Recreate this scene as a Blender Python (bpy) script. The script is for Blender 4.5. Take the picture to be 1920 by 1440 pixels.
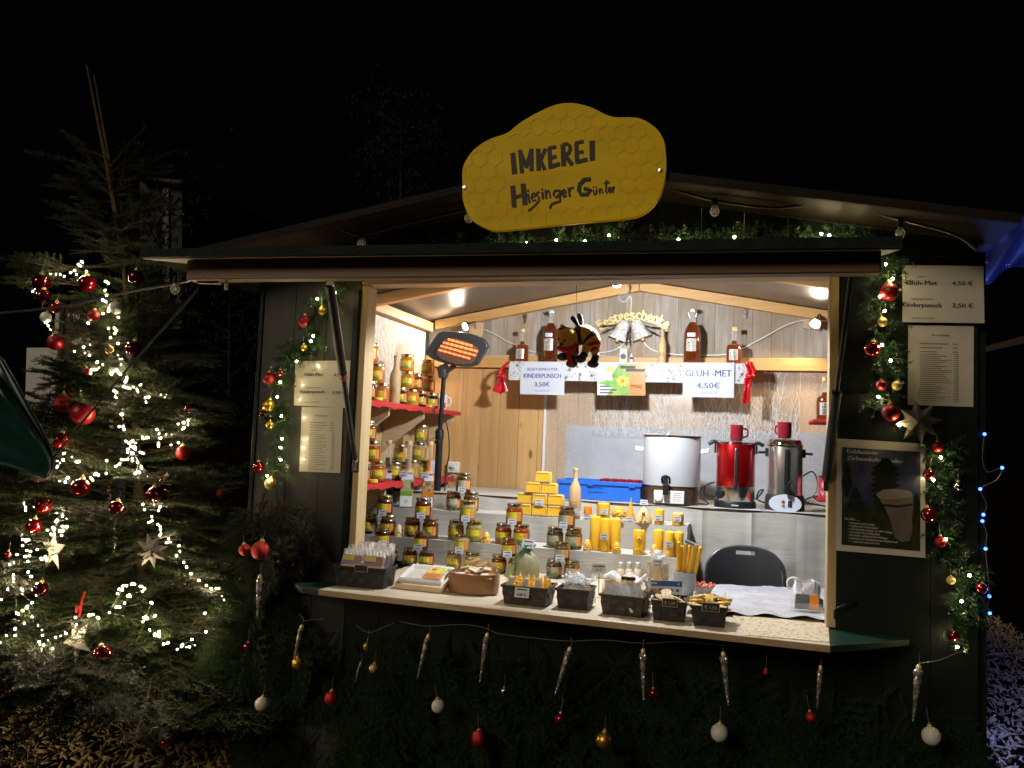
import bpy, math, random
import numpy as np
from mathutils import Vector, Matrix, Euler, noise as mnoise
random.seed(7); RNG = np.random.default_rng(7)
for o in list(bpy.data.objects): bpy.data.objects.remove(o)
scene = bpy.context.scene
COL = scene.collection
PI = math.pi
rad = math.radians

# ---------------------------------------------------------------- camera
CAM = Vector((1.7183, -3.3587, 1.6489)); FPX = 1536.63
YAW, PITCH, ROLL = rad(16.4843), rad(4.0462), rad(2.2079)
FW = Vector((-math.sin(YAW)*math.cos(PITCH), math.cos(YAW)*math.cos(PITCH), math.sin(PITCH)))
_rt = Vector((math.cos(YAW), math.sin(YAW), 0)); _up = _rt.cross(FW)
RT = _rt*math.cos(ROLL) + _up*math.sin(ROLL)
UP = -_rt*math.sin(ROLL) + _up*math.cos(ROLL)
cd = bpy.data.cameras.new('camera'); cam = bpy.data.objects.new('camera', cd); COL.objects.link(cam)
cd.sensor_fit = 'HORIZONTAL'; cd.sensor_width = 36.0; cd.lens = FPX/1920*36.0
cd.clip_start = 0.05; cd.clip_end = 500
Mc = Matrix((RT, UP, -FW)).transposed().to_4x4(); Mc.translation = CAM
cam.matrix_world = Mc
scene.camera = cam

# ---------------------------------------------------------------- sky, faint market light, exposure
world = bpy.data.worlds.new('World'); scene.world = world; world.use_nodes = True
wn = world.node_tree.nodes; wl = world.node_tree.links; wn.clear()
bg = wn.new('ShaderNodeBackground'); wo = wn.new('ShaderNodeOutputWorld')
bg.inputs['Color'].default_value = (0.80, 0.92, 1.0, 1); bg.inputs['Strength'].default_value = 0.0006
wl.new(bg.outputs[0], wo.inputs[0])
sl = bpy.data.lights.new('market_glow', 'SUN'); so = bpy.data.objects.new('market_glow', sl); COL.objects.link(so)
sl.energy = 0.95; sl.angle = rad(20); sl.color = (1.0, 0.87, 0.66)
so.rotation_euler = Vector((0.48, 1.0, -0.56)).normalized().to_track_quat('-Z', 'Y').to_euler()
so.location = (0, -6, 5)
vs = scene.view_settings
vs.view_transform = 'Standard'; vs.look = 'None'; vs.exposure = 0.0; vs.gamma = 1.0; vs.use_curve_mapping = False
scene.display_settings.display_device = 'sRGB'
cy = scene.cycles
cy.use_denoising = True; cy.max_bounces = 10; cy.transmission_bounces = 8; cy.transparent_max_bounces = 16
cy.diffuse_bounces = 4; cy.glossy_bounces = 4; cy.sample_clamp_indirect = 3.0; cy.use_light_tree = True
cy.caustics_reflective = False; cy.caustics_refractive = False; cy.use_adaptive_sampling = False

# ---------------------------------------------------------------- picture measurements -> points on real planes
def ray(px, py): return FW + RT*((px-960)/FPX) - UP*((py-720)/FPX)
def ay(px, py, Y): d = ray(px, py); return CAM + d*((Y-CAM.y)/d.y)
def az(px, py, Z): d = ray(px, py); return CAM + d*((Z-CAM.z)/d.z)
def ax(px, py, X): d = ray(px, py); return CAM + d*((X-CAM.x)/d.x)
def mpp(P): return (Vector(P)-CAM).dot(FW)/FPX          # metres per (1920-wide) pixel at P

# ---------------------------------------------------------------- mesh builder
class MB:
    def __init__(s): s.v = []; s.f = []; s.m = []; s.s = []; s.uv = {}
    def add(s, vs_, fs_, mi=0, sm=False):
        b = len(s.v); s.v.extend([tuple(q) for q in vs_])
        for f in fs_: s.f.append([b+i for i in f]); s.m.append(mi); s.s.append(sm)
        return b
    def box(s, c, size, rz=0, mi=0, mat=None):
        hx, hy, hz = size[0]/2, size[1]/2, size[2]/2
        R_ = mat if mat is not None else Matrix.Rotation(rz, 3, 'Z')
        vs_ = [Vector(c)+R_ @ Vector((x*hx, y*hy, z*hz)) for z in (-1, 1) for y in (-1, 1) for x in (-1, 1)]
        s.add(vs_, [(0,2,3,1),(4,5,7,6),(0,1,5,4),(2,6,7,3),(0,4,6,2),(1,3,7,5)], mi); return s
    def span(s, a, b, mi=0):
        a = Vector(a); b = Vector(b); return s.box((a+b)/2, [abs(q) for q in (b-a)], mi=mi)
    def beam(s, a, b, w, h, up=(0,0,1), mi=0):
        a = Vector(a); b = Vector(b); x = (b-a).normalized(); y = Vector(up).cross(x)
        if y.length < 1e-5: y = Vector((0,1,0))
        y.normalize(); z = x.cross(y)
        return s.box((a+b)/2, ((b-a).length, w, h), mi=mi, mat=Matrix((x, y, z)).transposed())
    def lathe(s, prof, seg=20, c=(0,0,0), mi=0, sm=True, mat=None, fn=None):
        c = Vector(c); vs_ = []; fs_ = []
        for (r, z) in prof:
            for k in range(seg):
                a = 2*PI*k/seg; rr = r if fn is None else r*fn(a, z)
                p = Vector((rr*math.cos(a), rr*math.sin(a), z))
                vs_.append(c+(mat @ p if mat is not None else p))
        for i in range(len(prof)-1):
            for k in range(seg):
                k2 = (k+1) % seg
                fs_.append((i*seg+k, i*seg+k2, (i+1)*seg+k2, (i+1)*seg+k))
        if prof[0][0] > 1e-6: fs_.append(tuple(range(seg-1, -1, -1)))
        if prof[-1][0] > 1e-6: fs_.append(tuple((len(prof)-1)*seg+k for k in range(seg)))
        s.add(vs_, fs_, mi, sm); return s
    def ball(s, c, r, seg=20, rings=12, mi=0, sc=(1,1,1), mat=None):
        vs_ = []; fs_ = []; c = Vector(c)
        for i in range(rings+1):
            t = PI*i/rings
            for k in range(seg):
                a = 2*PI*k/seg
                p = Vector((r*sc[0]*math.sin(t)*math.cos(a), r*sc[1]*math.sin(t)*math.sin(a), -r*sc[2]*math.cos(t)))
                vs_.append(c+(mat @ p if mat is not None else p))
        for i in range(rings):
            for k in range(seg):
                k2 = (k+1) % seg; fs_.append((i*seg+k, i*seg+k2, (i+1)*seg+k2, (i+1)*seg+k))
        s.add(vs_, fs_, mi, True); return s
    def tube(s, pts, r, seg=8, mi=0, cap=True, sm=True):
        pts = [Vector(p) for p in pts]; n = len(pts); rs = r if isinstance(r, (list, tuple)) else [r]*n
        vs_ = []; fs_ = []; ref = None
        for i, p in enumerate(pts):
            d = (pts[min(i+1, n-1)]-pts[max(i-1, 0)]).normalized()
            if ref is None: ref = Vector((0,0,1)) if abs(d.z) < .9 else Vector((1,0,0))
            u = (ref-d*ref.dot(d)).normalized(); w = d.cross(u); ref = u
            for k in range(seg):
                a = 2*PI*k/seg; vs_.append(p+(u*math.cos(a)+w*math.sin(a))*rs[i])
        for i in range(n-1):
            for k in range(seg):
                k2 = (k+1) % seg; fs_.append((i*seg+k, i*seg+k2, (i+1)*seg+k2, (i+1)*seg+k))
        if cap: fs_.append(tuple(range(seg-1, -1, -1))); fs_.append(tuple((n-1)*seg+k for k in range(seg)))
        s.add(vs_, fs_, mi, sm); return s
    def prism(s, pts, ext, mi=0):
        pts = [Vector(p) for p in pts]; e = Vector(ext); n = len(pts)
        s.add(pts+[p+e for p in pts], [tuple(range(n)), tuple(range(2*n-1, n-1, -1))] +
              [(i, i+n, (i+1) % n+n, (i+1) % n) for i in range(n)], mi); return s
    def grid(s, fn, nu, nv, mi=0, sm=True):
        vs_ = [fn(i/nu, j/nv) for j in range(nv+1) for i in range(nu+1)]
        s.add(vs_, [(j*(nu+1)+i, j*(nu+1)+i+1, (j+1)*(nu+1)+i+1, (j+1)*(nu+1)+i) for j in range(nv) for i in range(nu)], mi, sm)
        return s
    def mesh(s, name, mats, org=None):
        me = bpy.data.meshes.new(name)
        v = s.v if org is None else [(x-org[0], y-org[1], z-org[2]) for x, y, z in s.v]
        me.from_pydata(v, [], s.f)
        for m in (mats if isinstance(mats, (list, tuple)) else [mats]): me.materials.append(m)
        me.polygons.foreach_set('material_index', s.m); me.polygons.foreach_set('use_smooth', s.s)
        me.update(); me.set_sharp_from_angle(angle=rad(38)); return me

def fix_normals(me):
    import bmesh
    b = bmesh.new(); b.from_mesh(me); bmesh.ops.recalc_face_normals(b, faces=b.faces); b.to_mesh(me); b.free()

def crease(x, y, s=1.0):
    """sharp folded creases, as in crumpled paper or foil"""
    a = mnoise.noise(Vector((x*s, y*s, .3))); b = mnoise.noise(Vector((x*s*2.3, y*s*2.3, 4.1))); c = mnoise.noise(Vector((x*s*5.1, y*s*5.1, 9.7)))
    return (1-abs(a)*2.2)+.5*(1-abs(b)*2.2)+.22*(1-abs(c)*2.2)
def tag(o, label=None, cat=None, group=None, kind=None):
    if label: o['label'] = label
    if cat: o['category'] = cat
    if group: o['group'] = group
    if kind: o['kind'] = kind
    return o
def obj(name, me, parent=None, loc=None, rot=None, scale=None, bevel=0):
    o = bpy.data.objects.new(name, me); COL.objects.link(o)
    if parent is not None: o.parent = parent
    if loc is not None: o.location = loc
    if rot is not None: o.rotation_euler = rot
    if scale is not None: o.scale = scale if hasattr(scale, '__len__') else (scale,)*3
    if bevel:
        b = o.modifiers.new('bevel', 'BEVEL'); b.width = bevel; b.segments = 2; b.limit_method = 'ANGLE'
    return o
def thing(name, label, cat, loc=(0,0,0), rz=0, group=None):
    o = bpy.data.objects.new(name, None); COL.objects.link(o); o.empty_display_size = .05
    o.location = loc; o.rotation_euler = (0, 0, rz); return tag(o, label, cat, group)
def wpart(name, mb, mats, parent, bevel=0, fix=True):
    """a part whose mesh was written in world coordinates (parent unrotated)"""
    org = parent.location.copy()
    p = parent.parent
    while p is not None: org += p.location; p = p.parent
    me = mb.mesh(name, mats, org)
    if fix: fix_normals(me)
    return obj(name, me, parent, bevel=bevel)
def solo(name, mb, mats, label, cat, group=None, org=None, bevel=0, fix=True, kind=None):
    """a thing that is a single mesh, written in world coordinates"""
    if org is None:
        a = np.array(mb.v); org = Vector(((a[:,0].min()+a[:,0].max())/2, (a[:,1].min()+a[:,1].max())/2, a[:,2].min()))
    me = mb.mesh(name, mats, org)
    if fix: fix_normals(me)
    o = obj(name, me, None, org, bevel=bevel); return tag(o, label, cat, group, kind)
def copy_tree(o, parent=None):
    c = o.copy(); COL.objects.link(c)
    if parent is not None: c.parent = parent
    for ch in list(o.children): copy_tree(ch, c)
    return c
def spline(pts, n=8, closed=False):
    pts = [Vector(p) for p in pts]; N = len(pts); out = []
    for i in range(N if closed else N-1):
        if closed: p0, p1, p2, p3 = pts[(i-1) % N], pts[i], pts[(i+1) % N], pts[(i+2) % N]
        else: p0, p1, p2, p3 = pts[max(i-1, 0)], pts[i], pts[i+1], pts[min(i+2, N-1)]
        for k in range(n):
            t = k/n
            out.append(.5*((2*p1)+(p2-p0)*t+(2*p0-5*p1+4*p2-p3)*t*t+(3*p1-p0-3*p2+p3)*t**3))
    if not closed: out.append(pts[-1])
    return out

# ---------------------------------------------------------------- lettering (flat print, a mesh of letter shapes)
_tc = {}
def text_geo(s, bold=0.0):
    k = (s, bold)
    if k not in _tc:
        cu = bpy.data.curves.new('lettering', 'FONT'); cu.body = s; cu.size = 1; cu.resolution_u = 2
        o = bpy.data.objects.new('lettering', cu); COL.objects.link(o)
        dg = bpy.context.evaluated_depsgraph_get()
        me = bpy.data.meshes.new_from_object(o.evaluated_get(dg))
        vs_ = [tuple(v.co) for v in me.vertices]; fs_ = [tuple(p.vertices) for p in me.polygons]
        bpy.data.objects.remove(o); bpy.data.curves.remove(cu); bpy.data.meshes.remove(me)
        xs = [v[0] for v in vs_] or [0]; _tc[k] = (vs_, fs_, min(xs), max(xs))
    return _tc[k]
def put_text(mb, s, pos, ex, ey, h, align='L', width=None, bold=0.0, mi=0):
    """letters of cap height h at pos, running along unit ex, rising along unit ey; width stretches to that length"""
    vs_, fs_, x0, x1 = text_geo(s, bold); k = h/0.72
    kx = k if width is None else width/max(x1-x0, 1e-6)
    off = {'L': -x0, 'C': -(x0+x1)/2, 'R': -x1}[align]
    ex = Vector(ex); ey = Vector(ey); nn = ex.cross(ey).normalized()
    for q, dx in enumerate((0, -bold*1.6, bold*1.6) if bold else (0,)):       # heavier print: the letter struck again beside itself
        mb.add([Vector(pos)+ex*((v[0]+off)*kx+dx*k)+ey*(v[1]*k)+nn*(.00012*q) for v in vs_], fs_, mi)
def sheet_frame(tl, tr, bl):
    eu = Vector(tr)-Vector(tl); ev = Vector(bl)-Vector(tl); n = eu.cross(ev).normalized()
    if n.dot(CAM-Vector(tl)) < 0: n = -n
    return Vector(tl), eu, ev, n
def stroke(mb, pts, w, to3d, mi=0):
    """a brush stroke: quads along a 2-D polyline, mapped to space"""
    P = [Vector((p[0], p[1])) for p in pts]
    L = []; Rr = []
    for i, p in enumerate(P):
        if i == 0: d = P[1]-P[0]
        elif i == len(P)-1: d = P[-1]-P[-2]
        else: d = (P[i+1]-p).normalized()+(p-P[i-1]).normalized()
        d = d.normalized() if d.length > 1e-6 else Vector((1, 0))
        n = Vector((-d.y, d.x))*(w/2); L.append(p+n); Rr.append(p-n)
    n = len(P)
    mb.add([to3d(q.x, q.y) for q in L+Rr], [(i, i+1, n+i+1, n+i) for i in range(n-1)], mi)
# ---------------------------------------------------------------- materials (procedural)
def nt(name):
    m = bpy.data.materials.new(name); m.use_nodes = True
    t = m.node_tree; b = t.nodes['Principled BSDF']; return m, t, b
def setp(b, **k):
    names = dict(col='Base Color', rough='Roughness', metal='Metallic', trans='Transmission Weight', ior='IOR', coat='Coat Weight',
                 spec='Specular IOR Level', sheen='Sheen Weight', sss='Subsurface Weight', alpha='Alpha', emit='Emission Color', es='Emission Strength')
    for a, v in k.items():
        i = b.inputs[names[a]]; i.default_value = (*v, 1) if isinstance(v, (tuple, list)) else v
def coords(t, scale=(1,1,1), kind='Object'):
    tc = t.nodes.new('ShaderNodeTexCoord'); mp = t.nodes.new('ShaderNodeMapping')
    mp.inputs['Scale'].default_value = scale; t.links.new(tc.outputs[kind], mp.inputs['Vector']); return mp.outputs[0]
def noise(t, vec, scale, detail=4, rough=.6, dist=0):
    n = t.nodes.new('ShaderNodeTexNoise'); n.inputs['Scale'].default_value = scale; n.inputs['Detail'].default_value = detail
    n.inputs['Roughness'].default_value = rough; n.inputs['Distortion'].default_value = dist
    t.links.new(vec, n.inputs['Vector']); return n.outputs['Fac']
def ramp(t, fac, stops):
    r = t.nodes.new('ShaderNodeValToRGB'); e = r.color_ramp.elements
    while len(e) < len(stops): e.new(.5)
    for q, (p, c) in zip(e, stops): q.position = p; q.color = (*c, 1) if len(c) == 3 else c
    t.links.new(fac, r.inputs[0]); return r.outputs[0]
def mixc(t, fac, a, b):
    m = t.nodes.new('ShaderNodeMix'); m.data_type = 'RGBA'
    for v, i in ((fac, m.inputs[0]), (a, m.inputs[6]), (b, m.inputs[7])):
        if hasattr(v, 'links') or hasattr(v, 'is_linked'): t.links.new(v, i)
        else: i.default_value = v if not isinstance(v, (tuple, list)) else (*v, 1)[:4]
    return m.outputs[2]
def bump(t, b, h, strength, dist=.01):
    n = t.nodes.new('ShaderNodeBump'); n.inputs['Strength'].default_value = strength; n.inputs['Distance'].default_value = dist
    t.links.new(h, n.inputs['Height']); t.links.new(n.outputs[0], b.inputs['Normal'])
def mat(name, c1, c2=None, scale=8, stretch=(1,1,1), bmp=0, bscale=None, lo=.35, hi=.65, **k):
    m, t, b = nt(name); setp(b, col=c1, **k)
    if c2 is not None or bmp:
        v = coords(t, stretch); f = noise(t, v, scale, 6, .65)
        if c2 is not None: t.links.new(ramp(t, f, [(lo, c1), (hi, c2)]), b.inputs['Base Color'])
        if bmp: bump(t, b, noise(t, v, bscale or scale*4, 5, .6), bmp)
    return m
def wood(name, base, dark, axis='z', grain=30, knots=True, rough=.55, bmp=.15, weather=None):
    m, t, b = nt(name); setp(b, rough=rough)
    st = {'x': (.06, 1, 1), 'y': (1, .06, 1), 'z': (1, 1, .06)}[axis]
    oi = t.nodes.new('ShaderNodeObjectInfo')
    tc = t.nodes.new('ShaderNodeTexCoord'); ad = t.nodes.new('ShaderNodeVectorMath'); ad.operation = 'ADD'
    ml = t.nodes.new('ShaderNodeMath'); ml.operation = 'MULTIPLY'; ml.inputs[1].default_value = 37.0
    t.links.new(oi.outputs['Random'], ml.inputs[0]); t.links.new(tc.outputs['Object'], ad.inputs[0]); t.links.new(ml.outputs[0], ad.inputs[1])
    mp = t.nodes.new('ShaderNodeMapping'); mp.inputs['Scale'].default_value = st; t.links.new(ad.outputs[0], mp.inputs['Vector'])
    v = mp.outputs[0]
    f = noise(t, v, grain, 8, .65, .8)
    big = noise(t, v, grain*.18, 3, .5, 1.2)
    c = ramp(t, f, [(.3, dark), (.62, base)])
    c = mixc(t, ramp(t, big, [(.35, (0,0,0)), (.7, (.55,.55,.55))]), c, tuple(.5*x+.5*y for x, y in zip(base, dark)))
    if knots:
        st2 = {'x': (.4, 1, 1), 'y': (1, .4, 1), 'z': (1, 1, .4)}[axis]
        mp2 = t.nodes.new('ShaderNodeMapping'); mp2.inputs['Scale'].default_value = st2; t.links.new(ad.outputs[0], mp2.inputs['Vector'])
        vo = t.nodes.new('ShaderNodeTexVoronoi'); vo.inputs['Scale'].default_value = 5.0; t.links.new(mp2.outputs[0], vo.inputs['Vector'])
        kn = ramp(t, vo.outputs['Distance'], [(.045, (1,1,1)), (.085, (0,0,0))])
        c = mixc(t, kn, c, tuple(x*.35 for x in dark))
    if weather is not None:
        c = mixc(t, ramp(t, noise(t, coords(t, (1, 1, .35)), 5, 5, .7), [(.42, (0,0,0)), (.66, (1,1,1))]), c, weather)
    vr = t.nodes.new('ShaderNodeHueSaturation'); mr = t.nodes.new('ShaderNodeMapRange')
    mr.inputs['To Min'].default_value = .82; mr.inputs['To Max'].default_value = 1.12
    t.links.new(oi.outputs['Random'], mr.inputs['Value']); t.links.new(mr.outputs[0], vr.inputs['Value'])
    t.links.new(c, vr.inputs['Color']); t.links.new(vr.outputs[0], b.inputs['Base Color'])
    bump(t, b, f, bmp); return m
def emis(name, col, strength):
    m, t, b = nt(name); setp(b, col=(.02,.02,.02), emit=col, es=strength); return m
def glass_like(name, tint, fac, rough=.05, gloss=(1,1,1), speck=0):
    m, t, b = nt(name); t.nodes.remove(b); out = [n for n in t.nodes if n.type == 'OUTPUT_MATERIAL'][0]
    tr = t.nodes.new('ShaderNodeBsdfTransparent'); tr.inputs[0].default_value = (*tint, 1)
    gl = t.nodes.new('ShaderNodeBsdfPrincipled'); setp(gl, col=gloss, rough=rough, metal=.0, spec=1.0)
    mx = t.nodes.new('ShaderNodeMixShader')
    lw = t.nodes.new('ShaderNodeLayerWeight'); lw.inputs[0].default_value = .5
    f = noise(t, coords(t), speck or 25, 5, .7)
    ad = t.nodes.new('ShaderNodeMath'); ad.operation = 'MULTIPLY_ADD'
    t.links.new(lw.outputs['Facing'], ad.inputs[0]); ad.inputs[1].default_value = .35
    t.links.new(ramp(t, f, [(.4, (fac*.3,)*3), (.75, (fac*1.8,)*3)]), ad.inputs[2])
    t.links.new(ad.outputs[0], mx.inputs[0]); t.links.new(tr.outputs[0], mx.inputs[1]); t.links.new(gl.outputs[0], mx.inputs[2])
    t.links.new(mx.outputs[0], out.inputs[0]); return m
def glitter(name, c1, c2, scale=180, rough=.3, metal=.6):
    m, t, b = nt(name); setp(b, rough=rough, metal=metal)
    vo = t.nodes.new('ShaderNodeTexVoronoi'); vo.inputs['Scale'].default_value = scale; t.links.new(coords(t), vo.inputs['Vector'])
    t.links.new(ramp(t, vo.outputs['Color'], [(.25, c1), (.8, c2)]), b.inputs['Base Color'])
    nm = t.nodes.new('ShaderNodeVectorMath'); nm.operation = 'MULTIPLY_ADD'
    nm.inputs[1].default_value = (.9,.9,.9); ge = t.nodes.new('ShaderNodeNewGeometry')
    sb = t.nodes.new('ShaderNodeVectorMath'); sb.operation = 'SUBTRACT'; sb.inputs[1].default_value = (.5,.5,.5)
    t.links.new(vo.outputs['Color'], sb.inputs[0]); t.links.new(sb.outputs[0], nm.inputs[0]); t.links.new(ge.outputs['Normal'], nm.inputs[2])
    no = t.nodes.new('ShaderNodeVectorMath'); no.operation = 'NORMALIZE'; t.links.new(nm.outputs[0], no.inputs[0])
    t.links.new(no.outputs[0], b.inputs['Normal']); return m
def film(name, speck_scale, thr, tint=(.95,.95,.95), speck=(.85,.86,.9), base=.1):
    """clear foil printed with glitter specks"""
    m, t, b = nt(name); out = [n for n in t.nodes if n.type == 'OUTPUT_MATERIAL'][0]
    setp(b, col=speck, rough=.25, metal=.3)
    tr = t.nodes.new('ShaderNodeBsdfTransparent'); tr.inputs[0].default_value = (*tint, 1)
    mx = t.nodes.new('ShaderNodeMixShader')
    v = coords(t)
    vo = t.nodes.new('ShaderNodeTexVoronoi'); vo.inputs['Scale'].default_value = speck_scale; t.links.new(v, vo.inputs['Vector'])
    d = ramp(t, vo.outputs['Distance'], [(thr, (1,1,1)), (thr+.08, (base,)*3)])
    t.links.new(d, mx.inputs[0]); t.links.new(tr.outputs[0], mx.inputs[1]); t.links.new(b.outputs[0], mx.inputs[2])
    t.links.new(mx.outputs[0], out.inputs[0]); return m
def honey(name, col, trans=.75, rough=.08, c2=None, sc=60):
    m, t, b = nt(name); setp(b, col=col, rough=rough, trans=trans, ior=1.45, coat=1.0)
    b.inputs['Coat Roughness'].default_value = .03
    hs = t.nodes.new('ShaderNodeHueSaturation'); oi = t.nodes.new('ShaderNodeObjectInfo'); mr = t.nodes.new('ShaderNodeMapRange')
    mr.inputs['To Min'].default_value = .62; mr.inputs['To Max'].default_value = 1.18; hs.inputs['Color'].default_value = (*col, 1)      # every filling its own shade
    t.links.new(oi.outputs['Random'], mr.inputs['Value']); t.links.new(mr.outputs[0], hs.inputs['Value'])
    if c2 is not None: t.links.new(ramp(t, noise(t, coords(t), sc, 3), [(.4, col), (.58, c2)]), hs.inputs['Color'])
    t.links.new(hs.outputs[0], b.inputs['Base Color'])
    return m
def label_mat(name, right=(.52,.21,.04), left=(.70,.55,.04)):
    m, t, b = nt(name); setp(b, rough=.35)
    uv = t.nodes.new('ShaderNodeTexCoord'); oi = t.nodes.new('ShaderNodeObjectInfo')
    ad = t.nodes.new('ShaderNodeVectorMath'); ad.operation = 'ADD'
    t.links.new(uv.outputs['UV'], ad.inputs[0]); t.links.new(oi.outputs['Location'], ad.inputs[1])
    sp = t.nodes.new('ShaderNodeSeparateXYZ'); t.links.new(uv.outputs['UV'], sp.inputs[0])
    n1 = noise(t, ad.outputs[0], 7.5, 4, .75, .8); n2 = noise(t, ad.outputs[0], 11.0, 2)
    c = ramp(t, n1, [(.30, (.02,.07,.01)), (.40, (.20,.30,.03)), (.46, left), (.60, left), (.70, (.80,.74,.45))])
    c = mixc(t, ramp(t, n2, [(.64, (0,0,0)), (.69, (.8,.8,.8))]), c, (.55,.12,.02))
    lowb = ramp(t, sp.outputs['Y'], [(.22, (.85,.85,.85)), (.38, (0,0,0))])
    c = mixc(t, lowb, c, (.07,.16,.02))
    c = mixc(t, ramp(t, sp.outputs['X'], [(.735, (0,0,0)), (.74, (1,1,1))]), c, right)
    t.links.new(c, b.inputs['Base Color']); return m

M = {}
M['green_paint'] = mat('green_paint', (.0035,.0062,.0045), (.0055,.009,.0065), 5, (1,1,.3), bmp=.2, rough=.5, spec=.2)
M['grey_green_wood'] = wood('grey_green_wood', (.026,.025,.019), (.013,.013,.010), 'z', 28, False, .6)
M['counter_green'] = mat('counter_green', (.004,.022,.015), (.005,.028,.019), 6, rough=.4, bmp=.05)
M['pine'] = wood('pine', (.64,.39,.16), (.48,.26,.09), 'z', 26, True, .5)
M['pine_x'] = wood('pine_x', (.58,.34,.12), (.44,.23,.07), 'x', 26, True, .5)
M['pine_y'] = wood('pine_y', (.58,.34,.12), (.44,.23,.07), 'y', 26, True, .5)
M['grey_plank'] = wood('grey_plank', (.47,.42,.36), (.21,.175,.14), 'z', 34, True, .75, .3, (.30,.21,.13))
M['light_wood'] = wood('light_wood', (.60,.45,.27), (.46,.31,.16), 'x', 24, False, .55)
M['light_wood_z'] = wood('light_wood_z', (.56,.42,.22), (.42,.28,.13), 'z', 24, False, .55)
M['beam_brown'] = wood('beam_brown', (.20,.100,.040), (.14,.066,.024), 'x', 22, False, .5)
M['ply'] = mat('ply', (.58,.48,.36), (.50,.39,.27), 6, (.2,1,1), bmp=.06, rough=.55)
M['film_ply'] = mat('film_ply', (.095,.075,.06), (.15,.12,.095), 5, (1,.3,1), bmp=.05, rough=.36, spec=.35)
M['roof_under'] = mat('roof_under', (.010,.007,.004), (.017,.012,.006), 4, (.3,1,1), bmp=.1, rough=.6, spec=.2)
M['fascia'] = mat('fascia', (.012,.009,.007), (.02,.015,.012), 9, (.2,1,1), rough=.6, spec=.06)
M['counter_board'] = mat('counter_board', (.64,.56,.44), (.52,.44,.33), 14, (.3,1,1), bmp=.06, rough=.33)
M['board_edge'] = mat('board_edge', (.50,.36,.20), (.33,.21,.10), 20, (.25,1,1), bmp=.25, rough=.6)
M['osb'] = mat('osb', (.70,.60,.42), (.34,.23,.12), 62, (1,1,1), bmp=.12, rough=.35, lo=.50, hi=.60)
M['cloth_grey'] = mat('cloth_grey', (.47,.45,.41), (.39,.37,.33), 5, (.3,1,3), bmp=.22, bscale=26, rough=.6)
M['silver_cloth'] = mat('silver_cloth', (.42,.42,.46), (.50,.50,.54), 9, bmp=.35, bscale=22, rough=.34)
M['foil_grey'] = mat('foil_grey', (.36,.37,.41), (.45,.46,.50), 4, bmp=.35, bscale=9, rough=.42)
M['wall_lace'] = mat('wall_lace', (.60,.57,.51), (.42,.38,.32), 75, (1,.9,.35), bmp=.35, bscale=90, rough=.7, lo=.44, hi=.58)
M['film_glitter'] = film('film_glitter', 170, .22, base=.18, speck=(.95,.95,.97))
M['film_clear'] = film('film_clear', 230, .12, base=.24)
M['white_print'] = mat('white_print', (.72,.72,.72), rough=.5)
M['white_plastic'] = mat('white_plastic', (.75,.75,.74), (.70,.70,.69), 12, rough=.3)
M['white_enamel'] = mat('white_enamel', (.40,.415,.44), (.37,.385,.41), 3, rough=.22, coat=.6)
M['black_plastic'] = mat('black_plastic', (.009,.009,.010), (.014,.014,.014), 30, rough=.48, spec=.25)
M['black_matte'] = mat('black_matte', (.015,.015,.016), (.022,.021,.02), 60, bmp=.1, rough=.6)
M['charcoal_pad'] = mat('charcoal_pad', (.020,.021,.025), (.026,.027,.031), 90, bmp=.12, rough=.5)
M['grey_plastic'] = mat('grey_plastic', (.032,.034,.038), (.042,.043,.047), 40, rough=.4)
M['weave'] = mat('weave', (.012,.011,.010), (.026,.023,.021), 40, (1,1,.3), bmp=.2, rough=.5)
M['weave_brown'] = mat('weave_brown', (.032,.024,.016), (.055,.042,.029), 40, (1,1,.3), bmp=.2, rough=.5)
M['chrome'] = mat('chrome', (.78,.76,.73), rough=.07, metal=1.0)
M['polished'] = mat('polished', (.86,.82,.76), (.80,.76,.70), 30, (1,1,.05), rough=.15, metal=.92)
M['steel'] = mat('steel', (.66,.63,.58), (.60,.57,.52), 30, (1,1,.05), rough=.24, metal=1.0)
M['red_metal'] = mat('red_metal', (.48,.006,.010), (.40,.004,.008), 30, (1,1,.05), rough=.22, metal=.75, coat=.5)
M['brown_base'] = mat('brown_base', (.055,.028,.014), (.075,.038,.018), 8, rough=.28, coat=.4)
M['mug_red'] = mat('mug_red', (.20,.010,.022), (.27,.016,.03), 25, rough=.18, coat=.5)
M['red_runner'] = mat('red_runner', (.55,.012,.022), (.30,.006,.012), 160, bmp=.6, bscale=200, rough=.8)
M['ribbon'] = mat('ribbon', (.60,.008,.014), (.42,.004,.009), 60, rough=.32, metal=.1)
M['white_star_cloth'] = mat('white_star_cloth', (.58,.58,.60), (.50,.50,.53), 9, bmp=.15, rough=.6)
M['star_dark'] = mat('star_dark', (.10,.09,.085), (.30,.24,.14), 60, rough=.4)
M['paper'] = mat('paper', (.56,.57,.63), (.52,.53,.59), 6, bmp=.03, rough=.45)
M['paper_warm'] = mat('paper_warm', (.50,.455,.40), (.45,.405,.35), 5, bmp=.05, rough=.32, coat=.4)
M['ink_blue'] = mat('ink_blue', (.045,.065,.25), rough=.5)
M['ink'] = mat('ink', (.02,.02,.022), rough=.5)
M['ink_soft'] = mat('ink_soft', (.11,.10,.10), rough=.5)
M['chalk'] = mat('chalk', (.45,.44,.42), rough=.7)
M['slate'] = mat('slate', (.012,.012,.012), (.02,.02,.02), 50, rough=.5)
M['gold'] = mat('gold', (.86,.64,.28), (.72,.50,.18), 40, rough=.36, metal=.3)
M['gold_matte'] = mat('gold_matte', (.55,.33,.05), rough=.38, metal=.9)
M['gold_lid'] = mat('gold_lid', (.52,.42,.20), (.42,.32,.13), 70, rough=.25, metal=1.0)
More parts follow.
